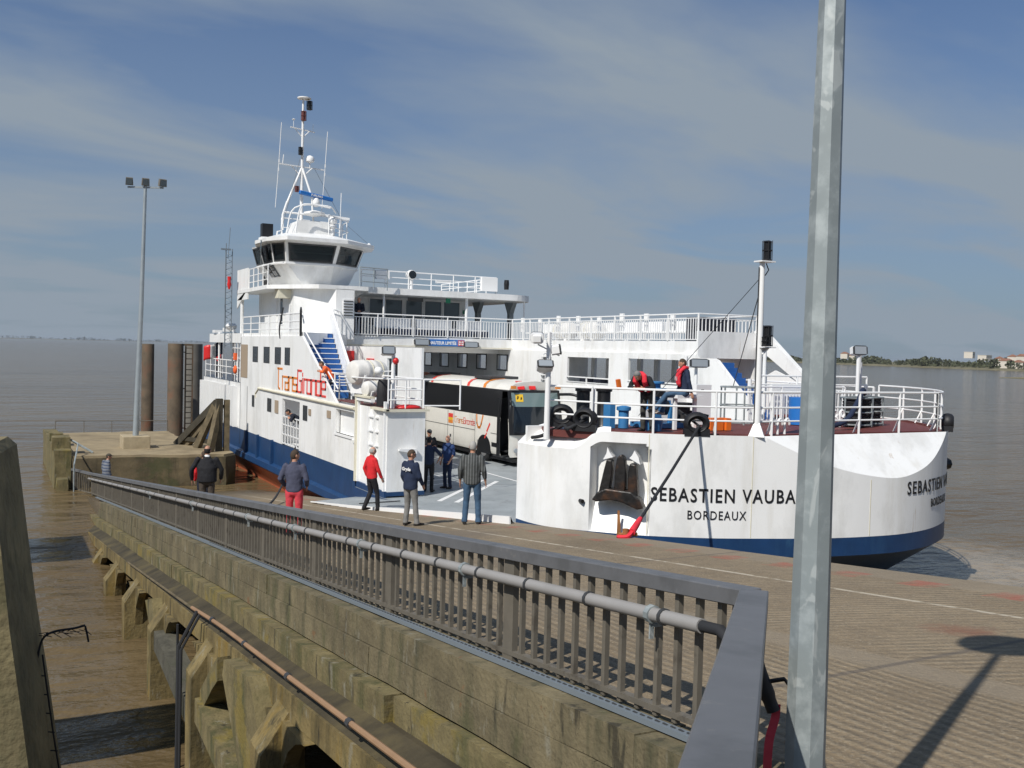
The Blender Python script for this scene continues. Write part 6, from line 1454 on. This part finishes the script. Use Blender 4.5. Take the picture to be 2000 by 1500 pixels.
b = MB(); b.box(cx - .26, cx + .26, BU0 - .03, BU0 + .0, BZ + .42, BZ + .53); b.build('number_plate', 'white_trim', bus)
b = MB(); b.box(cx - 1.15, cx + 1.15, BU0 + .10, BU0 + 12, BZ + .18, BZ + .32); b.build('underbody', 'black_paint', bus)
for u in (36.72, 43.6):
    for sx, X in ((-1, BX0 + .16), (1, BX1 - .16)):
        w_ = MB(); w_.lathe((X, u, BZ + .49), [(.20, -.14), (.44, -.15), (.49, -.10), (.49, .10), (.44, .15), (.20, .14)], 26, 'x'); wo = w_.build('wheel', 'tyre', bus, 40)
        w_ = MB(); w_.lathe((X + sx * .13, u, BZ + .49), [(.29, -.03), (.29, .02), (.12, .05), (.10, .02)], 18, 'x'); w_.build('rim', 'wheel_rim', wo, 40)
    b = MB(); pts = [(u + .66 * math.cos(R(a)), BZ + .49 + .62 * math.sin(R(a))) for a in range(-14, 195, 16)]; b.prism(pts, 'x', BX0 - .004, BX0 + .02); b.build('wheel_arch', 'black_paint', bus)
# mirrors on bent arms
b = MB(); b.tube(smoothline([(BX1 - .1, BU0 + .35, BZ + 2.92), (BX1 + .18, BU0 - .2, BZ + 2.94), (BX1 + .36, BU0 - .42, BZ + 2.82), (BX1 + .38, BU0 - .45, BZ + 2.45)], 4), .06, 8); b.loft([(BX1 + .38, BU0 - .45, BZ + 2.42), (BX1 + .38, BU0 - .45, BZ + 2.35), (BX1 + .38, BU0 - .45, BZ + 1.9), (BX1 + .38, BU0 - .45, BZ + 1.82)], [(.08, .05), (.13, .08), (.13, .08), (.08, .05)], n=10); b.build('mirror', 'black_paint', bus, 50)
b = MB(); b.tube(smoothline([(BX0 + .1, BU0 + .3, BZ + 2.75), (BX0 - .12, BU0 - .05, BZ + 2.7), (BX0 - .10, BU0 - .12, BZ + 2.45)], 4), .04, 8); b.loft([(BX0 - .10, BU0 - .12, BZ + 2.5), (BX0 - .10, BU0 - .12, BZ + 2.42), (BX0 - .10, BU0 - .12, BZ + 1.85), (BX0 - .10, BU0 - .12, BZ + 1.75)], [(.08, .05), (.12, .08), (.12, .08), (.08, .05)], n=10); b.build('mirror', 'black_paint', bus, 50)

# ------------------------------------------------------------------ people
def lathe_head(mb, c, fwd, tilt=0.0, s=1.0):
    """head with brow, nose, lips, chin and ears; fwd = yaw of the face (0 = +y)"""
    def fn(p):
        x, y, z = p
        if z < 0: k = 1 + z / .30 * .55; x *= k; y = y * (1 + z / .30 * .18) + (-z) * .12 * (y > 0)
        if y > 0 and -.03 < z < .03: y -= .012 * math.exp(-((abs(x) - .032) / .018) ** 2)
        if y > 0: y += .010 * math.exp(-((z - .035) / .015) ** 2) * (abs(x) < .06)
        if y > 0: y += .007 * math.exp(-((z + .065) / .012) ** 2) * (abs(x) < .028)
        return Vector((x, y, z))
    t = MB(); t.ball((0, 0, 0), (.076 * s, .097 * s, .118 * s), 20, 16, fn=fn)
    t.loft([(0, .082 * s, .02 * s), (0, .102 * s, -.012 * s), (0, .112 * s, -.028 * s), (0, .085 * s, -.036 * s)], [(.008, .008), (.013, .012), (.017, .012), (.012, .008)], n=8)
    for sg in (-1, 1): t.ball((sg * .078 * s, -.008, -.005), (.012, .026, .034), 8, 6)
    m = Matrix.Rotation(fwd, 3, 'Z') @ Matrix.Rotation(tilt, 3, 'X')
    fix_mb(t, lambda p: Vector(c) + m @ p); mb.add(t.v, t.f); return m
def hand(mb, w, d, palm_n, thumb_dir, s=1.0, curl=.5):
    """palm and five fingers at wrist w, pointing along d; palm_n = where the palm faces"""
    w = Vector(w); d = Vector(d).normalized(); nrm = Vector(palm_n); nrm = (nrm - d * nrm.dot(d)).normalized(); t = Vector(thumb_dir); t = (t - d * t.dot(d) - nrm * t.dot(nrm)).normalized()
    mb.loft([w - d * .02, w + d * .02, w + d * .06, w + d * .095], [(.026, .020), (.036, .018), (.041, .017), (.037, .014)], side=t, n=10)
    for k, (o_, L) in enumerate(((.030, .068), (.010, .078), (-.010, .073), (-.029, .058))):
        a = w + d * .088 + t * o_; dd = (d + t * o_ * 1.2).normalized(); p1 = a + dd * L * .45; d2 = (dd * math.cos(curl) + nrm * math.sin(curl)).normalized(); p2 = p1 + d2 * L * .32; d3 = (dd * math.cos(curl * 1.9) + nrm * math.sin(curl * 1.9)).normalized(); p3 = p2 + d3 * L * .25
        mb.loft([a - dd * .02, a, p1, p2, p3], [.010, .0098, .0092, .0084, .0065], side=t, n=7)
    a = w + d * .022 + t * .028; dd = (d * .62 + t * .72 + nrm * .25).normalized(); p1 = a + dd * .038; p2 = p1 + (d * .85 + t * .35 + nrm * .35).normalized() * .034; mb.loft([a - dd * .02, a, p1, p2], [.013, .013, .0115, .0085], side=nrm, n=7)
def person(label, loc, yaw, H=1.76, top='cloth_navy', legs='cloth_jeans', hair='hair_dark', shoe='shoe_dark', skin='skin', J=None, head_yaw=0, head_tilt=0, build=1.0, bald=False, cap=None, glasses=False, hem=.93, sleeve=1.0, group=None, wide=1.0, collar=None, cut=None, hairlong=1.0):
    """one figure: continuous skin body, clothes and hair as parts. Local frame: x to its right, y forwards, z up"""
    s = H / 1.78
    j = dict(pel=(0, 0, .95), waist=(0, .0, 1.08), chest=(0, -.01, 1.30), neck=(0, -.015, 1.50), head=(0, .012, 1.655),
             shL=(-.185, -.015, 1.43), elL=(-.235, -.03, 1.16), wrL=(-.235, .06, .91), shR=(.185, -.015, 1.43), elR=(.235, -.03, 1.16), wrR=(.235, .06, .91),
             hiL=(-.095, 0, .92), knL=(-.105, .02, .49), anL=(-.115, -.02, .085), hiR=(.095, 0, .92), knR=(.105, .02, .49), anR=(.115, -.02, .085), toeL=(-.14, .16), toeR=(.14, .16))
    if J: j.update(J)
    V = {k: Vector(v) for k, v in j.items() if len(v) == 3}
    rot = Matrix.Rotation(yaw, 3, 'Z'); L0 = Vector(loc)
    root = thing('person', label, 'person', loc, group, 0)
    def place(mb): return fix_mb(mb, lambda p: L0 + rot @ (p * s))
    def spine(t):   # 0 pelvis .. 1 neck
        P = [V['pel'], V['waist'], V['chest'], V['neck']]; q = min(2.999, t * 3); i = int(q); return P[i].lerp(P[i + 1], q - i)
    shv = (V['shR'] - V['shL']).normalized()
    # body
    B = MB()
    B.loft([spine(0) - (spine(.1) - spine(0)).normalized() * .10, spine(0), spine(.33), spine(.66), spine(.85), spine(.97), V['neck'].lerp(V['head'], .25)], [(.12, .09), (.155 * build, .10), (.14 * build, .095 * build), (.165 * build, .105 * build), (.16, .09), (.07, .065), (.055, .056)], side=shv)
    B.loft([V['neck'] - Vector((0, 0, .03)), V['neck'].lerp(V['head'], .4), V['head'] + Vector((0, 0, -.03))], [(.058, .06), (.054, .057), (.05, .055)], side=shv, n=12)
    hm = lathe_head(B, V['head'], head_yaw, head_tilt)
    for a in 'LR':
        sh, el, wr = V['sh' + a], V['el' + a], V['wr' + a]; d = (wr - el).normalized()
        B.loft([sh + (sh - el).normalized() * .03, sh, sh.lerp(el, .5), el, el.lerp(wr, .35), wr], [.04, .052, .045, .039, .039, .026], side=(0, 1, 0), n=10)
        inw = Vector((1 if a == 'L' else -1, 0, 0)); hand(B, wr, j.get('hd' + a, d), j.get('pn' + a, inw), j.get('th' + a, Vector((0, 1, 0)) if abs(d.y) < .8 else Vector((0, 0, 1))), 1, .45)
        hi, kn, an = V['hi' + a], V['kn' + a], V['an' + a]
        B.loft([hi + Vector((0, 0, .06)), hi, hi.lerp(kn, .5), kn, kn.lerp(an, .3), an, an - Vector((0, 0, .05))], [.075, .08, .07, .052, .056, .038, .035], side=(1, 0, 0), n=10)
    bo = place(B).build('body', skin, root, 80, mods=(('REMESH', dict(mode='VOXEL', voxel_size=.0105, use_smooth_shade=True)), ('SMOOTH', dict(factor=.5, iterations=2))))
    # eyes
    E = MB()
    for sg in (-1, 1):
        E.ball(V['head'] + hm @ Vector((sg * .030, .082, .012)), (.011, .009, .006), 8, 6)
    place(E).build('eyes', 'white_trim' if not glasses else 'black_paint', root)
    if glasses:
        E = MB(); E.loft([V['head'] + hm @ Vector((-.07, .055, .015)), V['head'] + hm @ Vector((-.035, .095, .012)), V['head'] + hm @ Vector((0, .102, .015)), V['head'] + hm @ Vector((.035, .095, .012)), V['head'] + hm @ Vector((.07, .055, .015))], [(.012, .004), (.02, .006), (.01, .005), (.02, .006), (.012, .004)], side=(0, 0, 1), n=8)
        for sg in (-1, 1): E.tube([V['head'] + hm @ Vector((sg * .07, .055, .016)), V['head'] + hm @ Vector((sg * .082, -.02, .012))], .004, 5)
        place(E).build('sunglasses', 'black_paint', root)
    # hair
    Hh = MB()
    def hf(p):
        n_ = .006 * math.sin(p.x * 160) * math.sin(p.z * 140 + p.y * 90); return p * (1 + n_ * 3)
    t = MB(); t.ball((0, -.004, .006), (.0795, .100, .117), 22, 16, fn=hf)
    keep = []
    for f in t.f:
        c = sum((Vector(t.v[i]) for i in f), Vector()) / len(f)
        lim = (.052 if c.y > .02 else .0 if c.y > -.02 else -.055) * 1.0
        if bald: ok = c.y < .01 and c.z < .055 and c.z > (-.055) 
        else: ok = c.z > lim + (.012 if c.y > .06 else 0)
        if ok: keep.append(f)
    t.f = keep; t.mi = [0] * len(keep); fix_mb(t, lambda p: V['head'] + hm @ p); place(t); ho = t.build('hair', hair, root, 80); ho.modifiers.new('thick', 'SOLIDIFY').thickness = .006
    if cap:
        t = MB(); t.ball((0, -.002, .035), (.092, .112, .10), 18, 12); t.f = [f for f in t.f if sum(t.v[i][2] for i in f) / len(f) > .045]; t.mi = [0] * len(t.f); t.prism([(-.06, .08), (-.045, .15), (0, .165), (.045, .15), (.06, .08)], 'z', .045, .055); fix_mb(t, lambda p: V['head'] + hm @ p); place(t); co = t.build('cap', cap, root, 60); co.modifiers.new('thick', 'SOLIDIFY').thickness = .008
    # top garment: torso and sleeves in one soft shape
    T = MB(); d0 = (spine(.1) - spine(0)).normalized(); bw = build * wide
    T.loft([spine(0) - d0 * (.95 - hem), spine(0) - d0 * max(.0, .91 - hem) * .5, spine(.2), spine(.38), spine(.6), spine(.78), spine(.90), spine(.98), V['neck'] + Vector((0, 0, .035))], [(.175 * bw, .125 * bw), (.182 * bw, .13 * bw), (.175 * bw, .13 * bw), (.172 * bw, .128 * bw), (.184 * bw, .128 * build), (.182, .115), (.150, .096), (.090, .082), (.068, .072)], side=shv, n=18)
    for a in 'LR':
        sh, el, wr = V['sh' + a], V['el' + a], V['wr' + a]; end = el.lerp(wr, sleeve) if sleeve > 0 else sh.lerp(el, .75)
        P = [sh + (sh - el).normalized() * .045 + (V['neck'] - sh) * .12, sh, sh.lerp(el, .35), sh.lerp(el, .7)]; rr = [.056, .069, .063, .058]
        if sleeve > 0: P += [el, el.lerp(end, .5), end]; rr += [.058, .053, .045]
        T.loft(P, rr, side=(0, 1, 0), n=12)
    clouds = bpy.data.textures.get('cloth_folds') or bpy.data.textures.new('cloth_folds', 'CLOUDS'); clouds.noise_scale = .11
    place(T); to = T.build('jacket', top, root, 80, mods=(('REMESH', dict(mode='VOXEL', voxel_size=.015, use_smooth_shade=True)), ('SMOOTH', dict(factor=.5, iterations=5)), ('DISPLACE', dict(texture=clouds, strength=.022, mid_level=.5))))
    if collar:
        Cc = MB(); Cc.loft([V['neck'] + Vector((0, .0, .0)), V['neck'] + Vector((0, .005, .025)), V['neck'] + Vector((0, .01, .04))], [(.078, .082), (.068, .074), (.064, .07)], side=shv, n=14); place(Cc).build('collar', collar, root, 60)
    # trousers
    G = MB(); G.loft([V['pel'] + Vector((0, 0, .10)), V['pel'] + Vector((0, 0, .03)), V['pel'] + Vector((0, 0, -.06)), (V['hiL'] + V['hiR']) / 2 - Vector((0, 0, .09))], [(.155 * build, .108 * build), (.165 * build, .118 * build), (.175 * build, .122), (.15, .10)], side=(1, 0, 0), n=16)
    for a in 'LR':
        hi, kn, an = V['hi' + a], V['kn' + a], V['an' + a]
        G.loft([hi + Vector((0, 0, .05)), hi - Vector((0, 0, .04)), hi.lerp(kn, .55), kn, kn.lerp(an, .4), kn.lerp(an, .85), an - (an - kn).normalized() * .0 + (an - kn).normalized() * .035], [.09, .098, .082, .067, .066, .062, .066], side=(1, 0, 0), n=14)
    place(G); G.build('trousers', legs, root, 80, mods=(('REMESH', dict(mode='VOXEL', voxel_size=.015, use_smooth_shade=True)), ('SMOOTH', dict(factor=.5, iterations=4)), ('DISPLACE', dict(texture=clouds, strength=.020, mid_level=.5))))
    for a in 'LR':
        an = V['an' + a]; tv = j['toe' + a]; td = Vector((tv[0] - (-.115 if a == 'L' else .115), tv[1], 0)); td = td.normalized() if len(tv) == 2 else Vector(tv).normalized()
        Sh = MB(); z = an.z; h0 = an - td * .07 - Vector((0, 0, .045)); P = [h0, h0 + td * .05, h0 + td * .14, h0 + td * .22, h0 + td * .275]; Sh.loft(P, [(.03, .028), (.042, .045), (.046, .04), (.048, .03), (.03, .018)], side=td.cross(Vector((0, 0, 1))), n=12); place(Sh).build('shoe', shoe, root, 60)
    return root, place, V, hm

def on_ramp(x, y): return (x, y, ramp_z(y))
CAMDIR = math.atan2(-.47, .883)      # yaw that faces away from the camera
def stripes_material():
    m = mat('cloth_pinstripe', (.05, .055, .055), .85); nt = m.node_tree; nd = nt.nodes; tc = nd.new('ShaderNodeTexCoord'); wv = nd.new('ShaderNodeTexWave'); wv.inputs['Scale'].default_value = 5.2; wv.bands_direction = 'X'; wv.inputs['Distortion'].default_value = .3
    mp = nd.new('ShaderNodeMapping'); mp.inputs['Rotation'].default_value = (0, 0, R(28)); r = nd.new('ShaderNodeValToRGB'); r.color_ramp.elements[0].position = .72; r.color_ramp.elements[1].position = .92; r.color_ramp.elements[0].color = (.048, .053, .052, 1); r.color_ramp.elements[1].color = (.15, .155, .155, 1)
    nt.links.new(tc.outputs['Object'], mp.inputs[0]); nt.links.new(mp.outputs[0], wv.inputs['Vector']); nt.links.new(wv.outputs['Fac'], r.inputs[0]); nt.links.new(r.outputs[0], nd['Principled BSDF'].inputs['Base Color'])
    m = mat('cloth_bands', (.1, .1, .15), .85); nt = m.node_tree; nd = nt.nodes; tc = nd.new('ShaderNodeTexCoord'); wv = nd.new('ShaderNodeTexWave'); wv.inputs['Scale'].default_value = 2.6; wv.bands_direction = 'Z'; wv.inputs['Distortion'].default_value = 1.5
    r = nd.new('ShaderNodeValToRGB'); r.color_ramp.elements[0].color = (.05, .07, .12, 1); r.color_ramp.elements[1].color = (.19, .20, .22, 1); nt.links.new(tc.outputs['Object'], wv.inputs['Vector']); nt.links.new(wv.outputs['Fac'], r.inputs[0]); nt.links.new(r.outputs[0], nd['Principled BSDF'].inputs['Base Color'])
stripes_material()

# on the slipway
person('man in a charcoal pinstripe shirt and blue jeans seen from behind at the ramp', on_ramp(9.44, 19.5), CAMDIR - R(4), 1.87, 'cloth_pinstripe', 'cloth_jeans', 'hair_silver', 'shoe_dark', hem=.86, sleeve=.75, wide=1.06,
       J=dict(elL=(-.25, -.06, 1.17), wrL=(-.26, .03, .90), elR=(.25, -.05, 1.17), wrR=(.28, .05, .92), anL=(-.14, -.03, .085), anR=(.15, .0, .085), knL=(-.12, .03, .49), knR=(.13, .04, .49)))
root, place, V, hm = person('man in a navy jacket with white back lettering and grey trousers', on_ramp(8.23, 20.15), CAMDIR - R(38), 1.72, 'cloth_navy', 'cloth_grey', 'hair_brown', 'shoe_dark', hem=.84, wide=1.08, head_yaw=R(-34), head_tilt=R(-12), glasses=True,
       J=dict(elL=(-.245, -.02, 1.16), wrL=(-.23, .10, .93), elR=(.245, .03, 1.16), wrR=(.22, .17, .96), knR=(.12, .05, .49), anR=(.16, .06, .085)))
t = text_mb('Gryde', .105, 1.0, .004); fix_mb(t, lambda p: Vector((.01 + p.x, -.165 + p.y, 1.30 + p.z))); place(t); t.build('back_lettering', 'white_cloth', root)
person('bald man in a bright red jacket and black trousers walking down the ramp', on_ramp(9.29, 25.59), CAMDIR - R(52), 1.80, 'cloth_red', 'cloth_black', 'hair_silver', 'shoe_dark', bald=True, skin='skin_pale', hem=.90, glasses=True, collar='cloth_red', head_tilt=R(-10), wide=1.05,
       J=dict(elL=(-.28, -.08, 1.17), wrL=(-.25, .0, .94), elR=(.27, .04, 1.16), wrR=(.26, .16, .93), knL=(-.10, .02, .50), anL=(-.11, -.16, .10), knR=(.10, .12, .50), anR=(.11, .14, .085)))
person('man in a blue grey sweater and coral red trousers behind the railing', on_ramp(5.5, 19.8), CAMDIR - R(8), 1.78, 'cloth_bluegrey', 'cloth_pinkred', 'hair_brown', 'shoe_dark', hem=.90, head_yaw=R(-38), wide=1.02, sleeve=.85,
       J=dict(elL=(-.29, -.05, 1.17), wrL=(-.22, .12, .98), elR=(.28, -.04, 1.17), wrR=(.22, .14, 1.0)))
person('stout balding man in a black jumper and brown trousers by the railing', on_ramp(4.95, 26.2), CAMDIR + R(6), 1.94, 'cloth_black', 'cloth_brown', 'hair_dark', 'shoe_dark', bald=True, build=1.16, wide=1.14, hem=.90, collar='white_cloth',
       J=dict(elL=(-.36, -.02, 1.19), wrL=(-.37, .08, .93), shL=(-.22, -.015, 1.43), shR=(.22, -.015, 1.43), elR=(.34, .03, 1.19), wrR=(.30, .14, .95)))
person('person in a red top mostly hidden behind the man in the black jumper', on_ramp(5.46, 29.4), CAMDIR + R(20), 1.80, 'cloth_red', 'cloth_darknavy', 'hair_brown', 'shoe_dark', skin='skin_pale')
person('man with a brown cap and blue striped sweater at the foot of the railing', on_ramp(3.98, 41.8), CAMDIR - R(40), 1.80, 'cloth_bands', 'cloth_darknavy', 'hair_brown', 'shoe_dark', cap='cap_brown', hem=.88, wide=1.1, head_yaw=R(-30), J=dict(chest=(0, .02, 1.29), neck=(0, .05, 1.48), head=(0, .10, 1.63)))
# on the car deck beside the ramp tower
person('man in navy overalls with folded arms on the car deck', (13.45, 29.7, FZ), R(112), 1.80, 'cloth_workblue', 'cloth_navy', 'hair_silver', 'shoe_dark', bald=True, hem=.86, head_yaw=R(20), sleeve=.2, J=dict(elL=(-.28, .0, 1.17), wrL=(-.2, .1, .95)))
person('man with hand on hip in dark blue shaded by the ramp tower', (12.55, 29.2, FZ), R(-40), 1.80, 'cloth_navy', 'cloth_black', 'hair_dark', 'shoe_dark', sleeve=.15, hem=.9, J=dict(elR=(.40, .02, 1.20), wrR=(.28, .14, 1.02)))
person('man in black with a grey cap and sunglasses facing out from the coach side', (13.75, 32.0, FZ), R(172), 1.80, 'cloth_black', 'cloth_black', 'hair_dark', 'shoe_dark', cap='cloth_charcoal', glasses=True, sleeve=.25, hem=.9, J=dict(elL=(-.27, .0, 1.2), wrL=(-.06, .18, 1.15), elR=(.27, .0, 1.2), wrR=(.06, .2, 1.18)))
# crew about the ferry
person('crewman leaning out over the gate of the low side door', (11.05, 38.75, 4.26), R(75), 1.80, 'cloth_darknavy', 'cloth_darknavy', 'hair_dark', hem=.9, head_tilt=R(-35), J=dict(waist=(0, .07, 1.06), chest=(0, .26, 1.21), neck=(0, .44, 1.34), head=(0, .56, 1.44), shL=(-.185, .38, 1.28), shR=(.185, .38, 1.28), elL=(-.24, .44, 1.10), wrL=(-.15, .50, 1.18), elR=(.24, .44, 1.10), wrR=(.15, .50, 1.18)))
person('crewman in an orange vest at the stair foot above the route lettering', (11.05, 34.9, 6.52), R(70), 1.72, 'vest_orange', 'cloth_darknavy', 'hair_brown', hem=.92, head_tilt=R(-25), J=dict(waist=(0, .05, .85), chest=(0, .18, 1.02), neck=(0, .32, 1.17), head=(0, .42, 1.28), pel=(0, 0, .74), hiL=(-.095, 0, .70), hiR=(.095, 0, .70), knL=(-.1, .18, .42), knR=(.1, .18, .42), shL=(-.185, .27, 1.12), shR=(.185, .27, 1.12), elL=(-.26, .36, .98), wrL=(-.2, .46, 1.0), elR=(.26, .36, .98), wrR=(.2, .46, 1.0)))
person('bald man in dark clothes leaning on the upper deck railing', (14.72, 42.78, UD), R(166), 1.78, 'cloth_darknavy', 'cloth_darknavy', 'hair_dark', bald=True, head_tilt=R(-14), J=dict(waist=(0, .03, 1.07), chest=(0, .10, 1.28), neck=(0, .15, 1.47), head=(0, .19, 1.61), shL=(-.185, .12, 1.40), shR=(.185, .12, 1.40), elL=(-.22, .26, 1.16), wrL=(-.05, .38, 1.10), elR=(.22, .26, 1.16), wrR=(.05, .38, 1.10)))
person('helmsman looking out of the wheelhouse side window', (12.55, 45.9, BD + .03), R(95), 1.74, 'cloth_darknavy', 'cloth_darknavy', 'hair_dark', head_tilt=R(-10))
def lifejacket(place, root, V, par):
    mb = MB(); n = V['neck']; c = V['chest']; f = (n - V['waist']).normalized(); rgt = (V['shR'] - V['shL']).normalized(); fr_ = f.cross(rgt) * -1
    fr_ = rgt.cross(f) * -1 if (rgt.cross(f) * -1).dot(V['head'] - n) > 0 else rgt.cross(f)
    for sg in (-1, 1): mb.loft([n - fr_ * .09 + f * .03, n + rgt * sg * .11 + f * .05, n + rgt * sg * .12 + fr_ * .11 - f * .02, c + rgt * sg * .105 + fr_ * .17, c + rgt * sg * .10 + fr_ * .17 - f * .14, c + rgt * sg * .06 + fr_ * .15 - f * .20], [(.05, .05), (.06, .055), (.065, .055), (.07, .05), (.065, .045), (.03, .03)], side=rgt, n=12)
    place(mb).build('lifejacket', 'lifejacket_red', root, 70, mods=(('REMESH', dict(mode='VOXEL', voxel_size=.014, use_smooth_shade=True)), ('SMOOTH', dict(factor=.5, iterations=3))))
    mb = MB()
    for sg in (-1, 1): q = c + rgt * sg * .11 + fr_ * .225; mb.box(q.x - .025, q.x + .025, q.y - .004, q.y + .004, q.z - .05, q.z + .05)
    place(mb).build('reflector', 'white_cloth', root)
LP = edge(s_of_px(1240, 7.0), .42, FD)
root, place, V, hm = person('crewman in a red lifejacket bending over the bow railing', (LP.x + .38, LP.y + .10, FD - .01), R(118), 1.80, 'cloth_black', 'cloth_olive', 'hair_grey', hem=.86, wide=1.1, head_tilt=R(-52), sleeve=.9,
     J=dict(waist=(0, .06, 1.06), chest=(0, .22, 1.20), neck=(0, .40, 1.30), head=(.02, .53, 1.33), shL=(-.19, .34, 1.25), shR=(.19, .34, 1.25), elL=(-.33, .34, 1.04), wrL=(-.12, .48, 1.03), elR=(.31, .36, 1.04), wrR=(.10, .50, 1.04)))
lifejacket(place, root, V, None)
SP = edge(s_of_px(1338, 7.2), 1.55, FD)
st = MB(); st.box(SP.x - .1, SP.x + .75, SP.y - .12, SP.y + .35, FD + .78, FD + .86); st.bar((SP.x + .6, SP.y + .1, FD), (SP.x + .6, SP.y + .1, FD + .78), .08); st.bar((SP.x, SP.y + .1, FD), (SP.x, SP.y + .1, FD + .78), .08); st.build('perch_rail', 'white_trim', ferry)
root, place, V, hm = person('crewman in a red lifejacket and jeans perched sideways on a white rail', (SP.x + .2, SP.y, FD), R(62), 1.78, 'cloth_navy', 'cloth_jeans', 'hair_brown', 'shoe_pale', head_tilt=R(-14), hem=.9,
     J=dict(pel=(0, 0, .96), waist=(0, -.02, 1.08), chest=(0, .0, 1.29), neck=(0, .03, 1.48), head=(0, .07, 1.63), hiL=(-.095, .03, .93), hiR=(.095, .03, .93), knL=(-.1, .46, .86), anL=(-.1, .72, .52), knR=(.08, .44, .84), anR=(.1, .52, .44), elL=(-.26, -.05, 1.17), wrL=(-.27, -.12, .93), elR=(.25, .04, 1.17), wrR=(.22, .14, .95)))
lifejacket(place, root, V, None)
person('crewman in a red lifejacket far off beside the flag at the stern', (11.35, 57.0, 6.5), R(140), 1.78, 'lifejacket_red', 'cloth_darknavy', 'hair_dark', J=dict(waist=(0, .05, 1.07), chest=(0, .14, 1.26), neck=(0, .24, 1.44), head=(0, .30, 1.57), shL=(-.185, .19, 1.36), shR=(.185, .19, 1.36), elL=(-.22, .3, 1.12), wrL=(-.1, .42, 1.05), elR=(.22, .3, 1.12), wrR=(.1, .42, 1.05)))

# ------------------------------------------------------------------ mooring ropes
q0 = FL1 + Vector((0, -.1, -.05)); q1 = Vector((10.38, 14.65, ramp_z(14.65) + .10))
rope = thing('mooring_rope', 'taut dark mooring rope with red end from the bow to the quay edge', 'rope', tuple(q1))
pts = [q0 + Vector((.05, .8, .25)), q0, q0.lerp(q1, .5) - Vector((0, 0, .03)), q1]
MB().tube(pts[1:] , .032, 8).build('line', 'rope_black', rope, 50); MB().tube([q0, q0 + Vector((.1, .9, .3))], .032, 6).build('inboard_line', 'rope_black', rope)
d = (q0 - q1).normalized(); MB().tube([q1, q1 + d * .35, q1 + d * .55], [.07, .06, .045], 8).build('chafe_sleeve', 'lifejacket_red', rope, 50)
b = MB(); b.tube(smoothline([q1 + d * .1, q1 + Vector((-.12, -.05, -.06)), q1 + Vector((-.22, .1, -.09)), q1 + Vector((.05, .18, -.08)), q1 + d * .1], 5), .045, 6); b.build('red_eye', 'lifejacket_red', rope, 50)
b = MB(); b.tube([q1 + Vector((-.1, .05, -.12)), q1 + Vector((-.1, .05, .06))], .06, 8); b.tube([q1 + Vector((-.22, .1, -.05)), q1 + Vector((.12, .0, -.05))], .04, 6); b.build('mooring_hook', 'rust', rope, 50)
b = MB(); b.tube(smoothline([FL2 + Vector((.1, .1, 0)), FL2 + Vector((-.4, .1, -.22)), Vector((12.0, 19.9, 6.68)), Vector((11.7, 20.3, 6.42)), Vector((11.62, 20.7, 6.33))], 5), .045, 8); tag(b.build('slack_rope', 'rope_black', None, 50), 'slack dark blue rope lying over the white shoulder of the bow corner', 'rope')
b = MB(); b.tube(smoothline([(10.75, 38.6, 4.35), (9.2, 34.5, 3.55), (7.6, 30.0, ramp_z(30) + .12), (6.4, 27.6, ramp_z(27.6) + .04)], 6), .035, 8); tag(b.build('stern_rope', 'rope_black', None, 50), 'long dark rope stretched from the low side door to the slipway by the stout man', 'rope')
b = MB(); b.tube([(12.4, 19.4, FD + .9), (12.5, 19.5, FD + .2)], .02, 6)

# ------------------------------------------------------------------ thin river haze
hm_ = bpy.data.materials.new('haze'); hm_.use_nodes = True; nt = hm_.node_tree; nt.nodes.clear(); ho_ = nt.nodes.new('ShaderNodeOutputMaterial'); pv = nt.nodes.new('ShaderNodeVolumePrincipled')
pv.inputs['Color'].default_value = (.80, .88, .97, 1); pv.inputs['Density'].default_value = .00005; pv.inputs['Anisotropy'].default_value = .2; nt.links.new(pv.outputs[0], ho_.inputs['Volume']); MATS['haze'] = hm_
b = MB(); b.box(-22500, 22500, -6500, 24500, -4, 26); tag(b.build('haze', 'haze'), kind='stuff')
